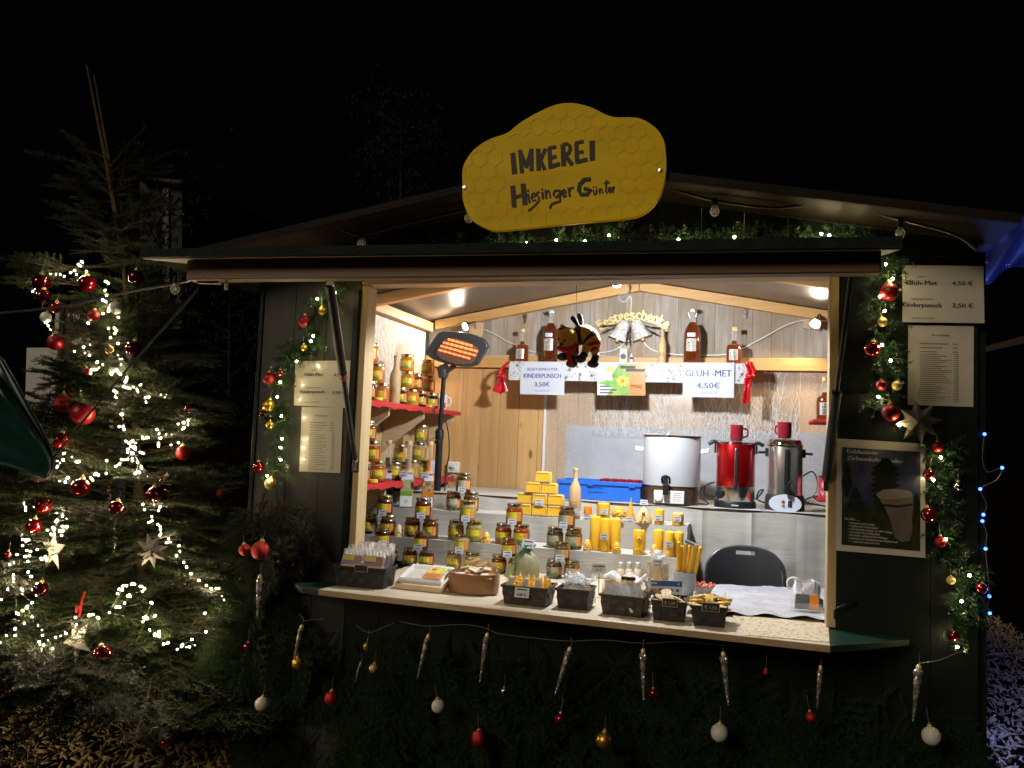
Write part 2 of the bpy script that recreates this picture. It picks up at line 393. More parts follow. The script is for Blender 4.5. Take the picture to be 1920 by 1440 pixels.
M['silver_lid'] = mat('silver_lid', (.52,.50,.45), rough=.22, metal=1.0)
M['red_shiny'] = mat('red_shiny', (.22,.003,.007), rough=.08, metal=.65, coat=1.0)
M['red_matte'] = mat('red_matte', (.27,.006,.010), (.21,.004,.007), 60, rough=.42, metal=.25)
M['red_dark'] = mat('red_dark', (.10,.002,.006), rough=.08, metal=.65, coat=1.0)
M['red_glitter'] = glitter('red_glitter', (.22,.002,.006), (.75,.05,.04), 260)
M['gold_glitter'] = glitter('gold_glitter', (.35,.18,.04), (.85,.62,.28), 260)
M['silver_glitter'] = glitter('silver_glitter', (.50,.49,.47), (.95,.94,.92), 200, .35, .2)
M['white_ball'] = mat('white_ball', (.60,.565,.50), (.52,.485,.42), 90, bmp=.12, rough=.55)
M['icicle'] = glitter('icicle', (.15,.135,.11), (.48,.44,.38), 140, .2, .35)
M['star_paper'] = mat('star_paper', (.26,.24,.21), (.14,.12,.10), 26, bmp=.25, rough=.45, metal=.2)
M['sign_yellow'] = mat('sign_yellow', (.86,.59,.006), (.64,.41,.003), 5, (.5,1,1.8), lo=.3, hi=.7, bmp=.12, bscale=60, rough=.5, spec=.12)
M['sign_ink'] = mat('sign_ink', (.016,.010,.007), (.028,.018,.012), 60, rough=.5, spec=.25)
M['sign_line'] = mat('sign_line', (.60,.39,.006), rough=.6)
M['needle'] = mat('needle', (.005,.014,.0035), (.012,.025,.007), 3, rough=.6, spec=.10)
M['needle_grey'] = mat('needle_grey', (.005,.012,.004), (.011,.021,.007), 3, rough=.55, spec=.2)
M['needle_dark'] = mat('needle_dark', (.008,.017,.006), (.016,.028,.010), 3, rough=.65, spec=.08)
M['garland_green'] = mat('garland_green', (.007,.030,.007), (.016,.050,.011), 8, rough=.35)
M['bark'] = mat('bark', (.06,.036,.016), (.03,.018,.009), 30, (1,1,.2), bmp=.5, rough=.85)
M['lit_leader_bark'] = mat('lit_leader_bark', (.17,.11,.04), (.10,.06,.025), 30, rough=.9)  # lighter copy of the bark, warm light on the leader put into the colour
M['mulch'] = mat('mulch', (.86,.63,.31), (.64,.43,.19), 20, bmp=.2, rough=.75)
M['ground'] = mat('ground', (.006,.0055,.004), (.012,.010,.006), 30, bmp=.6, rough=1.0, spec=0)
M['bulb_warm'] = emis('bulb_warm', (1.0,.80,.47), 850)
M['bulb_garland'] = emis('bulb_garland', (1.0,.84,.42), 260)
M['bulb_blue'] = emis('bulb_blue', (.05,.15,1.0), 7)
M['lamp_white'] = emis('lamp_white', (1.0,.90,.74), 40)
M['lamp_cool'] = emis('lamp_cool', (.86,.97,1.0), 40)
M['heat'] = emis('heat', (1.0,.27,.06), 3.2)
M['glow_tinted_reflector'] = mat('glow_tinted_reflector', (.55,.30,.20), (.40,.20,.13), 40, rough=.38, metal=.7)  # steel reflector tinted copper, the tubes' red glow put into its colour
M['grille_wire'] = mat('grille_wire', (.10,.09,.085), rough=.45, metal=.4)
M['wire_clear'] = mat('wire_clear', (.20,.175,.13), rough=.25, metal=.3)
M['wire_green'] = mat('wire_green', (.012,.022,.012), rough=.5)
M['cable_white'] = mat('cable_white', (.66,.64,.60), (.58,.56,.52), 30, rough=.4)
M['cable_black'] = mat('cable_black', (.010,.010,.011), rough=.45)
M['clear_glass'] = glass_like('clear_glass', (.96,.97,.96), .06, .03)
M['cello'] = glass_like('cello', (.95,.96,.97), .15, .05, (.95,.96,.98), 40)
M['cello_bright'] = glass_like('cello_bright', (.95,.96,1.0), .8, .12, (.96,.97,1), 9)
M['wax'] = mat('wax', (.84,.50,.035), (.74,.41,.022), 12, rough=.42, sss=.0, bmp=.04)
M['wax_gold'] = mat('wax_gold', (.72,.44,.06), (.58,.32,.035), 20, rough=.42)
M['wax_pale'] = mat('wax_pale', (.70,.54,.28), (.58,.40,.17), 20, rough=.45)
M['wax_orange'] = mat('wax_orange', (.66,.22,.015), (.55,.16,.01), 12, rough=.35)
M['wick'] = mat('wick', (.66,.58,.42), rough=.8)
M['turned_wood'] = wood('turned_wood', (.62,.42,.22), (.52,.33,.15), 'z', 30, False, .45)
M['bowl_wood'] = wood('bowl_wood', (.34,.165,.062), (.24,.11,.038), 'x', 18, False, .32)
M['burn'] = mat('burn', (.16,.07,.025), (.28,.14,.055), 60, rough=.6)
M['crate_blue'] = mat('crate_blue', (.016,.115,.52), (.020,.13,.56), 14, rough=.38)
M['honey_amber'] = honey('honey_amber', (1.0,.32,.015), .5)
M['honey_red'] = honey('honey_red', (.48,.075,.008), .5)
M['honey_dark'] = honey('honey_dark', (.075,.013,.006), .35)
M['honey_brown'] = honey('honey_brown', (.20,.042,.008), .45)
M['honey_cream'] = honey('honey_cream', (.50,.38,.15), .25, .12, (.40,.29,.10), 20)
M['honey_nuts'] = honey('honey_nuts', (.22,.13,.045), .25, .12, (.05,.022,.010), 55)
M['spirit'] = honey('spirit', (.42,.085,.012), .75)
M['label'] = label_mat('label')
M['label_grey'] = label_mat('label_grey', (.66,.24,.05), (.42,.38,.34))
M['sachet_cream'] = mat('sachet_cream', (.70,.60,.42), (.60,.50,.33), 20, bmp=.1, rough=.6)
M['sachet_brown'] = mat('sachet_brown', (.46,.30,.14), (.38,.23,.10), 14, bmp=.1, rough=.65)
M['organza'] = mat('organza', (.17,.20,.11), (.26,.21,.11), 60, (1,1,.4), bmp=.4, bscale=120, rough=.45)
M['organza_top'] = mat('organza_top', (.012,.16,.11), (.02,.22,.15), 60, rough=.4)
M['vase_grey'] = mat('vase_grey', (.32,.36,.42), (.28,.32,.38), 12, rough=.35)
M['blue_card'] = mat('blue_card', (.018,.085,.30), rough=.35)
M['card_white'] = mat('card_white', (.62,.66,.75), rough=.35)
M['mark_red'] = mat('mark_red', (.60,.02,.02), rough=.4)
M['mark_orange'] = mat('mark_orange', (.60,.19,.012), (.54,.15,.010), 9, rough=.35)
M['mark_yellow'] = mat('mark_yellow', (.78,.60,.03), (.70,.50,.02), 14, rough=.4)
M['mark_green'] = mat('mark_green', (.10,.25,.02), (.30,.40,.08), 9, rough=.35)
M['purple_pack'] = mat('purple_pack', (.17,.13,.34), (.24,.20,.42), 30, rough=.3)
M['coral'] = mat('coral', (.62,.09,.05), (.70,.15,.09), 30, rough=.3)
M['plush_yellow'] = mat('plush_yellow', (.78,.46,.010), (.60,.32,.008), 40, bmp=.6, bscale=160, rough=.9, sheen=.5)
M['plush_black'] = mat('plush_black', (.010,.010,.012), (.018,.018,.02), 40, bmp=.6, bscale=160, rough=.95, sheen=.2)
M['plush_red'] = mat('plush_red', (.42,.008,.012), (.32,.005,.009), 40, bmp=.4, bscale=140, rough=.9)
M['tent_green'] = mat('tent_green', (.004,.036,.029), (.006,.046,.038), 4, bmp=.12, bscale=30, rough=.40)
M['sign_brown'] = mat('sign_brown', (.045,.014,.007), (.055,.018,.009), 5, rough=.45)
M['sign_blue'] = mat('sign_blue', (.010,.028,.12), rough=.45)
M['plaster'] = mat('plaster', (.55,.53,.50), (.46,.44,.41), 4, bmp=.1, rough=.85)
M['tarp_lit_blue'] = mat('tarp_lit_blue', (.10,.13,.30), (.07,.09,.24), 4, bmp=.2, bscale=8, rough=.5)  # greyish sheet, the blue light mixed into the base colour
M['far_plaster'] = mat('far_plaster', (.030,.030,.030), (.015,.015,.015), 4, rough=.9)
# ================================================================ ground
XL, XR, YB = -0.498, 2.504, 1.97          # hut: left wall, right wall, back
me_ = MB().grid(lambda u, v: ((u-.5)*240, (v-.35)*240, .02*math.sin(u*91)*math.sin(v*77)-.02), 60, 60)
g = obj('ground', me_.mesh('ground', M['ground'])); tag(g, kind='structure')
def chips(name, n, xr, yr, label):
    """wood chips: thin splinters lying every way up, one joined ground cover"""
    x = RNG.uniform(*xr, n); y = RNG.uniform(*yr, n); z = RNG.uniform(.0, .035, n)
    L = RNG.uniform(.03, .085, n); W = RNG.uniform(.009, .024, n); T = RNG.uniform(.002, .005, n)
    a = RNG.uniform(0, 2*PI, n); el = RNG.normal(0, .55, n); ro = RNG.normal(0, .6, n)
    ca, sa, ce, se, cr, sr = np.cos(a), np.sin(a), np.cos(el), np.sin(el), np.cos(ro), np.sin(ro)
    ex = np.stack([ca*ce, sa*ce, se], 1); ey0 = np.stack([-sa, ca, 0*a], 1); ez0 = np.cross(ex, ey0)
    ey = ey0*cr[:,None]+ez0*sr[:,None]; ez = np.cross(ex, ey); c = np.stack([x, y, z], 1)
    V = []
    for sz in (-1, 1):
        for sx, sy in ((-1,-.6), (1,-1), (.8,1), (-1,.8)):
            V.append(c+ex*(sx*L/2)[:,None]+ey*(sy*W/2)[:,None]+ez*(sz*T/2)[:,None])
    V = np.stack(V, 1).reshape(-1, 3)
    q = np.array([[0,3,2,1],[4,5,6,7],[0,1,5,4],[1,2,6,5],[2,3,7,6],[3,0,4,7]])
    Fq = (np.arange(n)[:,None,None]*8+q[None]).reshape(-1, 4)
    me = bpy.data.meshes.new(name); me.vertices.add(len(V)); me.vertices.foreach_set('co', V.ravel())
    me.loops.add(Fq.size); me.loops.foreach_set('vertex_index', Fq.ravel().astype(np.int32))
    me.polygons.add(len(Fq)); me.polygons.foreach_set('loop_start', np.arange(0, Fq.size, 4, dtype=np.int32))
    me.update(calc_edges=True); me.materials.append(M['mulch'])
    o = obj(name, me); tag(o, label, 'ground cover', kind='stuff')
chips('wood_chips', 9000, (-3.2, .4), (-1.6, 1.4), 'loose wood chips scattered on the ground before the Christmas tree')
chips('wood_chips', 6000, (2.55, 4.2), (-.6, 6.5), 'loose wood chips on the ground along the right side of the hut')

# ================================================================ the hut
hut = thing('market_hut', 'dark green wooden market stall hut with open lit serving hatch under a gable roof', 'market stall', (1.0, 1.0, 0))
ZC = 1.0; ZO = 2.335; W = 2.0
def roof_z(x): return 2.72-.178*abs(x-1.0)
def hp(name, mb, m, bevel=0): return wpart(name, mb, m, hut, bevel)
# front panels: vertical boards left of the opening (green-grey) and dark green right of it
bw = .166
for i in range(3):
    a = XL+i*bw
    hp('board', MB().span((a+.0004, -.022, .06), (a+bw-.0004, 0, 2.40)), M['grey_green_wood'], .002)
for i in range(3):
    a = 2.03+i*.158
    hp('board', MB().span((a+.0004, -.022, .06), (a+.158-.0004, 0, 2.40)), M['green_paint'], .002)
for i in range(12):
    a = i*(2.03/12)
    hp('board', MB().span((a+.001, -.022, .06), (a+2.03/12-.001, 0, .962)), M['green_paint'], .002)
# gable boards above the opening
for i in range(18):
    a = XL+i*(XR-XL)/18; b = a+(XR-XL)/18
    zl = 2.402 if (b < 0 or a > 2.02) else 2.402
    mb = MB().prism([(a+.001, -.026, zl), (b-.001, -.026, zl), (b-.001, -.026, roof_z(b)-.002), (a+.001, -.026, roof_z(a)-.002)], (0, .024, 0))
    hp('board', mb, M['green_paint'])
# corner trims
hp('corner_trim', MB().span((XL-.022, -.03, .05), (XL-.001, .03, 2.40)), M['green_paint'], .003)
hp('leak_block', MB().span((2.0285, .0005, .06), (XR-.001, .006, 2.40)), M['black_matte'])  # added unseen backing that blocks inside light leaking between the boards
hp('leak_block', MB().span((XL+.001, .0005, .06), (-.001, .006, 2.40)), M['black_matte'])
hp('leak_block', MB().span((.0, .0005, .06), (2.028, .006, .962)), M['black_matte'])
# opening frame
hp('door_post', MB().span((.0, -.018, ZC+.002), (.032, .075, ZO-.003)), M['light_wood_z'], .003)
hp('green_trim', MB().span((-.030, -.034, ZC+.002), (-.003, -.0225, 2.31)), M['green_paint'], .002)
hp('door_post', MB().span((1.994, -.018, ZC+.002), (2.028, .075, ZO-.003)), M['light_wood_z'], .003)
hp('lintel', MB().span((-.0, -.02, ZO), (2.03, .075, ZO+.064)), M['light_wood'], .003)
# side walls
for x0, x1 in ((XL, XL+.03), (XR, XR+.03)):
    for i in range(13):
        a = .003+i*(YB-.006)/13
        hp('board', MB().span((x0, a+.001, .06), (x1, a+(YB-.006)/13-.001, 2.42)), M['grey_green_wood'] if x0 < 0 else M['green_paint'])
# back wall: warm planks below the rail, weathered planks in the gable
XI0, XI1 = XL+.031, XR-.001
npl = 22; pw = (XI1-XI0)/npl
for i in range(npl):
    a = XI0+i*pw
    hp('pine_plank', MB().span((a+.001, 1.932, .06), (a+pw-.001, 1.956, 2.142)), M['pine'], .0025)
for i in range(26):
    w_ = (XI1-XI0)/26; a = XI0+i*w_; b = a+w_
    hp('weathered_plank', MB().prism([(a+.0008, 1.934, 2.230), (b-.0008, 1.934, 2.230), (b-.0008, 1.934, roof_z(b)-.004), (a+.0008, 1.934, roof_z(a)-.004)], (0, .022, 0)), M['grey_plank'])
hp('back_rail', MB().span((XI0, 1.885, 2.146), (XI1, 1.931, 2.224)), M['pine_x'], .003)
hp('corner_post', MB().span((XI0+.001, 1.87, .1), (XI0+.045, 1.930, 2.14)), M['pine'], .003)
# wall-top beams and rafters
for x0, x1 in ((XI0, XI0+.06), (XI1-.06, XI1)):
    hp('wall_beam', MB().span((x0, .09, 2.385), (x1, 1.862, 2.445)), M['pine_y'], .003)
for yy in (1.895, .93):
    for s in (-1, 1):
        xe = 1.0+s*1.40
        hp('rafter', MB().prism([(1.0+s*.0015, yy-.026, roof_z(1)-.004), (xe, yy-.026, roof_z(xe)-.004), (xe, yy-.026, roof_z(xe)-.068), (1.0+s*.0015, yy-.026, roof_z(1)-.068)], (0, .052, 0)), M['pine_x'], .003)
# roof: two panels with a front overhang
for s in (-1, 1):
    xe = 1.0+s*(1.56 if s > 0 else 1.86)
    z1, z2 = roof_z(1.0), roof_z(xe)
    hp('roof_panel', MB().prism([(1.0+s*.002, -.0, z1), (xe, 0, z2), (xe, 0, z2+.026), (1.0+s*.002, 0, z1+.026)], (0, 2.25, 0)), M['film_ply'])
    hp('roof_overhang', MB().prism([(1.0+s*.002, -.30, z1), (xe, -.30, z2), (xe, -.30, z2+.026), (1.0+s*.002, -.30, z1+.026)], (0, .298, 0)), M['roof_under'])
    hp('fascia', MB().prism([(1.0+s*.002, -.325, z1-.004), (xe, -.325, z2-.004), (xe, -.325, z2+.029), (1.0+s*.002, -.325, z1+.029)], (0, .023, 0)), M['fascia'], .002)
# floor
hp('floor', MB().span((XI0, .01, .03), (XI1, 1.93, .055)), M['ply'])

# the raised serving hatch: plate hinged at the lintel, front beam, two gas struts
A0, A1 = ay(268, 486, -1.2), ay(1690, 468, -1.2)
H0, H1 = Vector((A0.x+.02, -.04, 2.365)), Vector((A1.x, -.04, 2.365))
n_ = (A1-A0).cross(H0-A0).normalized(); n_ = n_ if n_.z > 0 else -n_
hatch = hp('hatch_panel', MB().prism([A0, A1, H1, H0], n_*.026), M['ply'], .002)
hp2 = lambda name, mb, m, bv=0: wpart(name, mb, m, hatch, bv)
hp2('edge_strip', MB().beam(A0+n_*.017+Vector((0,-.006,0)), A1+n_*.017+Vector((0,-.006,0)), .010, .027), mat('wet_edge', (.006,.010,.009), (.014,.02,.017), 30, bmp=.3, rough=.5, spec=.06))
b0, b1 = ay(360, 490, -1.12), ay(1650, 471, -1.12); c0, c1 = ay(360, 528, -1.12), ay(1650, 511, -1.12)
q0 = Vector((b0.x, -1.12, (b0.z+c0.z)/2)); q1 = Vector((b1.x, -1.12, (b1.z+c1.z)/2))
hp2('front_beam', MB().beam(q0, q1, .05, .066), M['beam_brown'], .004)
hp2('peg', MB().tube([ay(424, 528, -1.12), ay(424, 543, -1.12)], .006, 8), M['light_wood'])
hp2('latch_bar', MB().beam(ay(372, 530, -1.11), ay(412, 531, -1.11), .02, .006), M['light_wood'])
red_ring = M['mark_red']
S0 = Vector((.020, -.034, ay(672, 862, 0).z)); S1 = ay(619, 535, -.72)
d_ = (S0-S1)
st = hp('gas_strut', MB().tube([S1, S1+d_*.46], .017, 14), M['black_plastic'])
wpart('piston_rod', MB().tube([S1+d_*.46, S0], .011, 12), M['black_plastic'], st)
wpart('collar', MB().tube([S1+d_*.452, S1+d_*.482], .0185, 14), mat('collar_red', (.35,.07,.03), rough=.4), st)
wpart('end_joint', MB().ball(S1, .016, 10, 8).ball(S0, .014, 10, 8), M['steel'], st)
T0 = Vector((1.986, -.034, ay(1540, 895, 0).z)); T1 = ay(1590, 520, -.72)
T1 = Vector((1.998, -.72, 2.22)); d2 = T1-T0
st2 = hp('gas_strut', MB().tube([T0, T0+d2*.46], .0165, 14), M['black_plastic'])
wpart('piston_rod', MB().tube([T0+d2*.46, T1], .0075, 12), M['black_plastic'], st2)
wpart('end_joint', MB().ball(T0, .014, 10, 8).ball(T1, .014, 10, 8), M['steel'], st2)
hp('strut_bracket', MB().span((1.978, -.032, T0.z-.05), (1.994, -.0185, T0.z+.02)), M['steel'])
hp('strut_bracket', MB().span((.004, -.032, S0.z-.05), (.024, -.0185, S0.z+.02)), M['steel'])

# the fold-down counter: pale board with worn edge, green ends with cut corners
L0, L1, L2 = az(545, 1083, ZC), az(565, 1101, ZC), az(598, 1105, ZC)
R0, R1, R2 = az(1557, 1210, ZC), az(1630, 1205, ZC), az(1706, 1197, ZC)
th = Vector((0, 0, -.024))
hp('counter_board', MB().prism([L2, R0, (2.0, -.0225, ZC), (0, -.0225, ZC)], th), M['counter_board'], .002)
e_ = Vector((0, -.003, -.012))
hp('board_edge', MB().beam(L2+e_+Vector((.001,0,0)), R0+e_-Vector((.001,0,0)), .005, .0225), M['board_edge'])
lo = Vector((0, 0, -.0015))
hp('counter_end', MB().prism([L0+lo, L1+lo, L2+Vector((-.0015,0,0))+lo, Vector((-.0015, -.036, ZC))+lo, Vector((L0.x+.03, -.036, ZC))+lo], th), M['counter_green'], .002)
hp('counter_end', MB().prism([R0+Vector((.0015,0,0))+lo, R1+lo, R2+lo, Vector((R2.x-.03, -.024, ZC))+lo, Vector((2.0015, -.024, ZC))+lo], th), M['counter_green'], .002)
hp('inner_counter', MB().span((.034, .078, ZC-.032), (1.992, .76, ZC-.004)), M['counter_board'], .002)
hp('counter_sill', MB().span((.002, -.0215, ZC-.03), (1.998, .0775, ZC-.002)), M['counter_board'], .002)
# battens and bracket under the green ends, barely visible rail handle
hp('handle', MB().tube(spline([ay(1565, 1160, -.03), ay(1567, 1143, -.05), ay(1590, 1133, -.05), ay(1606, 1128, -.03)], 5), .004, 6), M['green_paint'])
hp('handle', MB().tube(spline([ay(585, 1032, -.03), ay(600, 1030, -.05), ay(617, 1035, -.05), ay(622, 1052, -.03)], 5), .004, 6), M['green_paint'])
# lace-covered upper left wall
hp('wall_lining', MB().grid(lambda u, v: (XI0+.004+.0015*math.sin(u*60)*math.sin(v*9), .08+u*1.785, 1.86+v*.52), 40, 10), M['wall_lace'], fix_normals and 0)
hp('inner_wall', MB().span((XI0-.0005, .08, .8), (XI0+.002, 1.868, 1.858)), M['light_wood_z'])
# ================================================================ interior lights
def lamp(px, py, y, plate, label, watts, aim, cool=False, spot=rad(168)):
    P = ay(px, py, y)
    t = thing('spot_lamp', label, 'lamp', P)
    a = Vector(aim).normalized(); R3 = a.to_track_quat('Z', 'Y').to_matrix()
    wpart('lamp_shade', MB().lathe([(.012,-.06),(.016,-.055),(.018,-.035),(.034,-.012),(.036,.004),(.033,.004),(.030,-.012),(.014,-.034)], 20, P, mat=R3), M['chrome'], t)
    wpart('bulb', MB().ball(P+a*-.003, .024, 16, 10), M['lamp_cool'] if cool else M['lamp_white'], t)
    wpart('lamp_stem', MB().tube([P-a*.05, P-a*.07+Vector((0,.01,.01)), Vector(plate)], .006, 8), M['chrome'], t)
    if not cool:
        wpart('base_plate', MB().box(Vector(plate)+Vector((0,.0,0)), (.10, .016, .10), mat=Matrix.Rotation(.12, 3, 'Y')), M['light_wood'], t, .003)
    else:
        wpart('base_plate', MB().lathe([(.03,0),(.03,.018)], 16, Vector(plate)+Vector((0,0,-.004))), M['white_plastic'], t)
    L = bpy.data.lights.new('lamp_light', 'SPOT'); o = bpy.data.objects.new('lamp_light', L); COL.objects.link(o)
    L.energy = watts; L.shadow_soft_size = .045 if cool else .024
    L.spot_size = spot; L.spot_blend = .15 if cool else .5
    L.color = (.93, .97, 1.0) if cool else (1.0, .86, .66)
    o.parent = t; o.location = a*.026; o.rotation_euler = a.to_track_quat('-Z', 'Y').to_euler()
    return t
lampL = lamp(873, 612, 1.80, ay(893, 617, 1.92), 'bright chrome spot lamp glowing above the patio heater', 20, (-.62, -.62, -.42))
lampC = lamp(1157, 531, .47, ay(1172, 522, .52)+Vector((0,0,.03)), 'cold white lamp at the roof ridge near the front', 160, (.0, .42, -1), True, rad(179))
lampR = lamp(1529, 606, 1.80, ay(1524, 603, 1.92), 'chrome spot lamp on a wooden plate in the right back corner', 26, (-.25, -.55, -.62))
# cable running along the back wall between the lamps
def cable(name, pix, y, r, m, label, n=6, seg=6):
    return solo(name, MB().tube(spline([ay(p[0], p[1], p[2] if len(p) > 2 else y) for p in pix], n), r, seg), m, label, 'cable')
cable('cable', [(896,614),(920,623),(950,640),(968,647),(985,655),(1010,661),(1060,663),(1110,663),(1150,657),(1170,644),(1185,636)], 1.922, .0048, M['cable_white'], 'white cable swagging from the left lamp towards the bell ornament')
cable('cable', [(1205,636),(1212,648),(1228,658),(1260,664),(1300,666),(1358,665),(1390,654),(1430,634),(1470,612),(1500,602),(1522,602)], 1.922, .0048, M['cable_white'], 'white cable climbing to the right corner lamp')
cable('cable', [(1172,527,.9),(1174,529,1.4),(1180,540,1.7),(1176,550,1.8),(1163,552,1.86),(1162,562,1.9),(1172,566,1.92),(1181,556,1.92),(1184,566,1.922),(1182,590,1.922)], 1.9, .005, M['cable_white'], 'white cable looped above the gold lettering')
cable('cable', [(905,668),(985,666),(1060,664),(1090,665),(1150,668),(1163,661)], 1.884, .0022, M['cable_white'], 'thin white lead lying along the back rail')
for (px, py, lb) in ((985, 598, 'silver metal hook on the grey planks left of the tall bottle'), (1397, 590, 'silver metal latch hook on the grey planks near the right lamp')):
    P = ay(px, py, 1.93)
    t = thing('wall_hook', lb, 'hook', P)
    wpart('hook_plate', MB().box(P+Vector((0,-.004,0)), (.022, .006, .06)), M['steel'], t, .002)
    wpart('hook_ring', MB().tube([P+Vector((.008*math.sin(a*PI/6)*1.6, -.010, .016+.014*math.cos(a*PI/6))) for a in range(13)], .0025, 6), M['steel'], t)

# ================================================================ left wall shelves with red runners
def wall_shelf(z, y0, y1, label, rl):
    t = thing('wall_shelf', label, 'shelf', (XI0+.14, (y0+y1)/2, z-.02))
    wpart('shelf_board', MB().span((XI0+.004, y0, z-.022), (-.180, y1, z-.004)), M['light_wood'], t, .002)
    for yy in (y0+.45, y0+.95, y1-.05):
        wpart('bracket', MB().prism([(XI0+.004, yy, z-.0225), (-.195, yy, z-.0225), (-.195, yy, z-.07), (XI0+.004, yy, z-.28)], (0, .02, 0)), M['light_wood'], t, .002)
    rr = random.Random(z)
    def f(u, v):
        y = y0-.004+(y1-y0+.012)*u; k = v*1.25
        wob = .004*math.sin(u*43+z*9)+.003*math.sin(u*97)
        if k < 1: return (XI0+.006+(-.172-XI0-.006)*k, y, z+.001+.001*math.sin(u*60+k*9))
        q = (k-1)/.25
        return (-.172+.006*math.sin(min(q,1)*PI/2), y, z-.030*q+wob*q)
    o = solo('shelf_runner', MB().grid(f, 60, 15), M['red_runner'], rl, 'cloth', fix=False)
    return t
SZ1, SZ2 = 1.838, 1.404
wall_shelf(SZ1, .30, 1.82, 'upper pale wooden wall shelf with slanted brackets on the left wall', 'red felt runner on the upper left wall shelf')
wall_shelf(SZ2, .30, 1.76, 'lower pale wooden wall shelf behind the tall liqueur bottles', 'red felt runner on the lower left wall shelf')
# right wall shelf end with red runner, bottle, patterned tin
solo('wall_shelf', MB().span((2.020, 1.20, 1.812), (2.34, 1.60, 1.830)), M['red_runner'], 'red covered shelf end peeping out behind the right post', 'shelf', bevel=.004)
solo('wall_shelf', MB().span((2.045, 1.20, 1.40), (2.34, 1.60, 1.416)), M['red_runner'], 'lower red covered shelf end at the right edge of the opening', 'shelf', bevel=.004)

# ================================================================ back wall: foil, lace print, trim
fx0, fx1 = ay(1026, 750, 1.92).x, XI1
solo('vertical_trim', MB().span((fx0-.020, 1.914, 1.2), (fx0-.002, 1.9315, 2.144)), M['white_plastic'], 'white upright trim between the pine planks and the glitter foil', 'trim', bevel=.002)
z805 = ay(1250, 803, 1.92).z; xs = ay(1110, 760, 1.92).x; xr_ = ay(1500, 760, 1.92).x
gs = solo('grey_sheet', MB().grid(lambda u, v: (ay(1062, 800, 1.93).x+u*(XI1-.12-ay(1062,800,1.93).x), 1.930-.006*max(crease(u*2, v*1.2, 2.2), 0)*.6, 1.2+v*(z805-1.2)), 60, 24), M['foil_grey'], 'grey crumpled paper sheet on the back wall behind the urns', 'paper', fix=False)
gf = thing('glitter_foil', 'clear foil with silver glitter and white twig print on the back wall', 'foil', (1.4, 1.918, 1.2))
wpart('foil_strip', MB().grid(lambda u, v: (fx0+u*(xs-fx0), 1.9195-.002*math.sin(u*9+v*7), 1.2+v*.944), 12, 20), M['film_glitter'], gf, fix=False)
wpart('foil_strip', MB().grid(lambda u, v: (xr_+u*(fx1-xr_), 1.9195-.002*math.sin(u*9+v*7), 1.2+v*.944), 12, 20), M['film_glitter'], gf, fix=False)
wpart('foil_sheet', MB().grid(lambda u, v: (xs+.002+u*(xr_-xs-.004), 1.9195-.002*math.sin(u*9+v*7), z805-.07+v*(2.144-z805+.07)), 30, 12), M['film_clear'], gf, fix=False)
mb = MB(); rr = random.Random(4)
for i in range(210):
    x = rr.uniform(xs, xr_-.01); z = z805-.07+abs(rr.gauss(0, .06)); L = rr.uniform(.10, .34)*(1 if rr.random() < .75 else 1.3); pts = []; dx = rr.gauss(0, .22)
    for k in range(9):
        s_ = k/8; xx = x+dx*L*s_+.010*math.sin(s_*7+i); zz = z+L*s_
        pts.append((min(max(xx, xs), xr_), min(zz, 2.138)))
    stroke(mb, pts, rr.uniform(.0010, .0024), lambda a, b: (a, 1.9155-.0000, b))
for i in range(240):
    x = rr.uniform(xs, xr_); z = z805-.07+abs(rr.gauss(0, .10)); a = rr.uniform(.2, PI-.2); L = rr.uniform(.03, .14)
    stroke(mb, [(x, z), (min(max(x+L*.5*math.cos(a), xs), xr_), min(z+L*.5*math.sin(a), 2.13)), (min(max(x+L*math.cos(a+.3), xs), xr_), min(z+L*math.sin(a+.3), 2.135))], rr.uniform(.0008, .0018), lambda a_, b_: (a_, 1.9145, b_))
tag(wpart('twig_print', mb, M['white_print'], gf, fix=False), kind='stuff')
# switch-socket at the wall
P = ay(853, 876, 1.93)
t = thing('timer_plug', 'white plug-in timer switch on the pine wall behind the honey jars', 'plug', P)
wpart('housing', MB().box(P+Vector((0,-.022,0)), (.082, .044, .074)), M['white_plastic'], t, .008)
wpart('dial', MB().lathe([(.024,0),(.022,.007),(.001,.007)], 20, P+Vector((0,-.044,.003)), mat=Matrix.Rotation(PI/2, 3, 'X')), M['white_plastic'], t)
wpart('mark', MB().box(P+Vector((-.006,-.053,-.004)), (.028, .002, .010), mat=Matrix.Rotation(.3,3,'Y')), M['ink_soft'], t)
cable('cable', [(842,893),(850,890),(860,896),(864,910),(858,930),(850,945)], 1.90, .004, M['cable_white'], 'white plug lead curling down from the timer switch')

# ================================================================ patio heater
HB = ay(819, 925, 1.30); HT = ay(833, 694, 1.30)
ht = thing('patio_heater', 'black standing patio heater with glowing orange tubes', 'heater', (HB.x, 1.30, .06))
hx = HB.x
wpart('foot', MB().lathe([(.20,.06),(.20,.08),(.03,.10)], 28, (hx,1.30,0)), M['black_plastic'], ht)
zc_ = ay(823, 815, 1.30).z
wpart('pole', MB().tube([(hx,1.30,.09),(hx+.002,1.30,zc_)], .021, 16), M['black_plastic'], ht)
wpart('upper_pole', MB().tube([(hx+.002,1.30,zc_),(HT.x,1.30,HT.z)], .014, 14), M['black_plastic'], ht)
wpart('collar', MB().lathe([(.021,-.03),(.026,-.028),(.027,.02),(.022,.03),(.016,.036)], 18, (hx+.001,1.30,zc_)), M['black_plastic'], ht)
wpart('clamp_knob', MB().lathe([(.014,0),(.016,.012),(.010,.022)], 12, Vector((hx, 1.276, zc_-.045)), mat=Matrix.Rotation(PI/2, 3, 'X')), M['black_plastic'], ht)
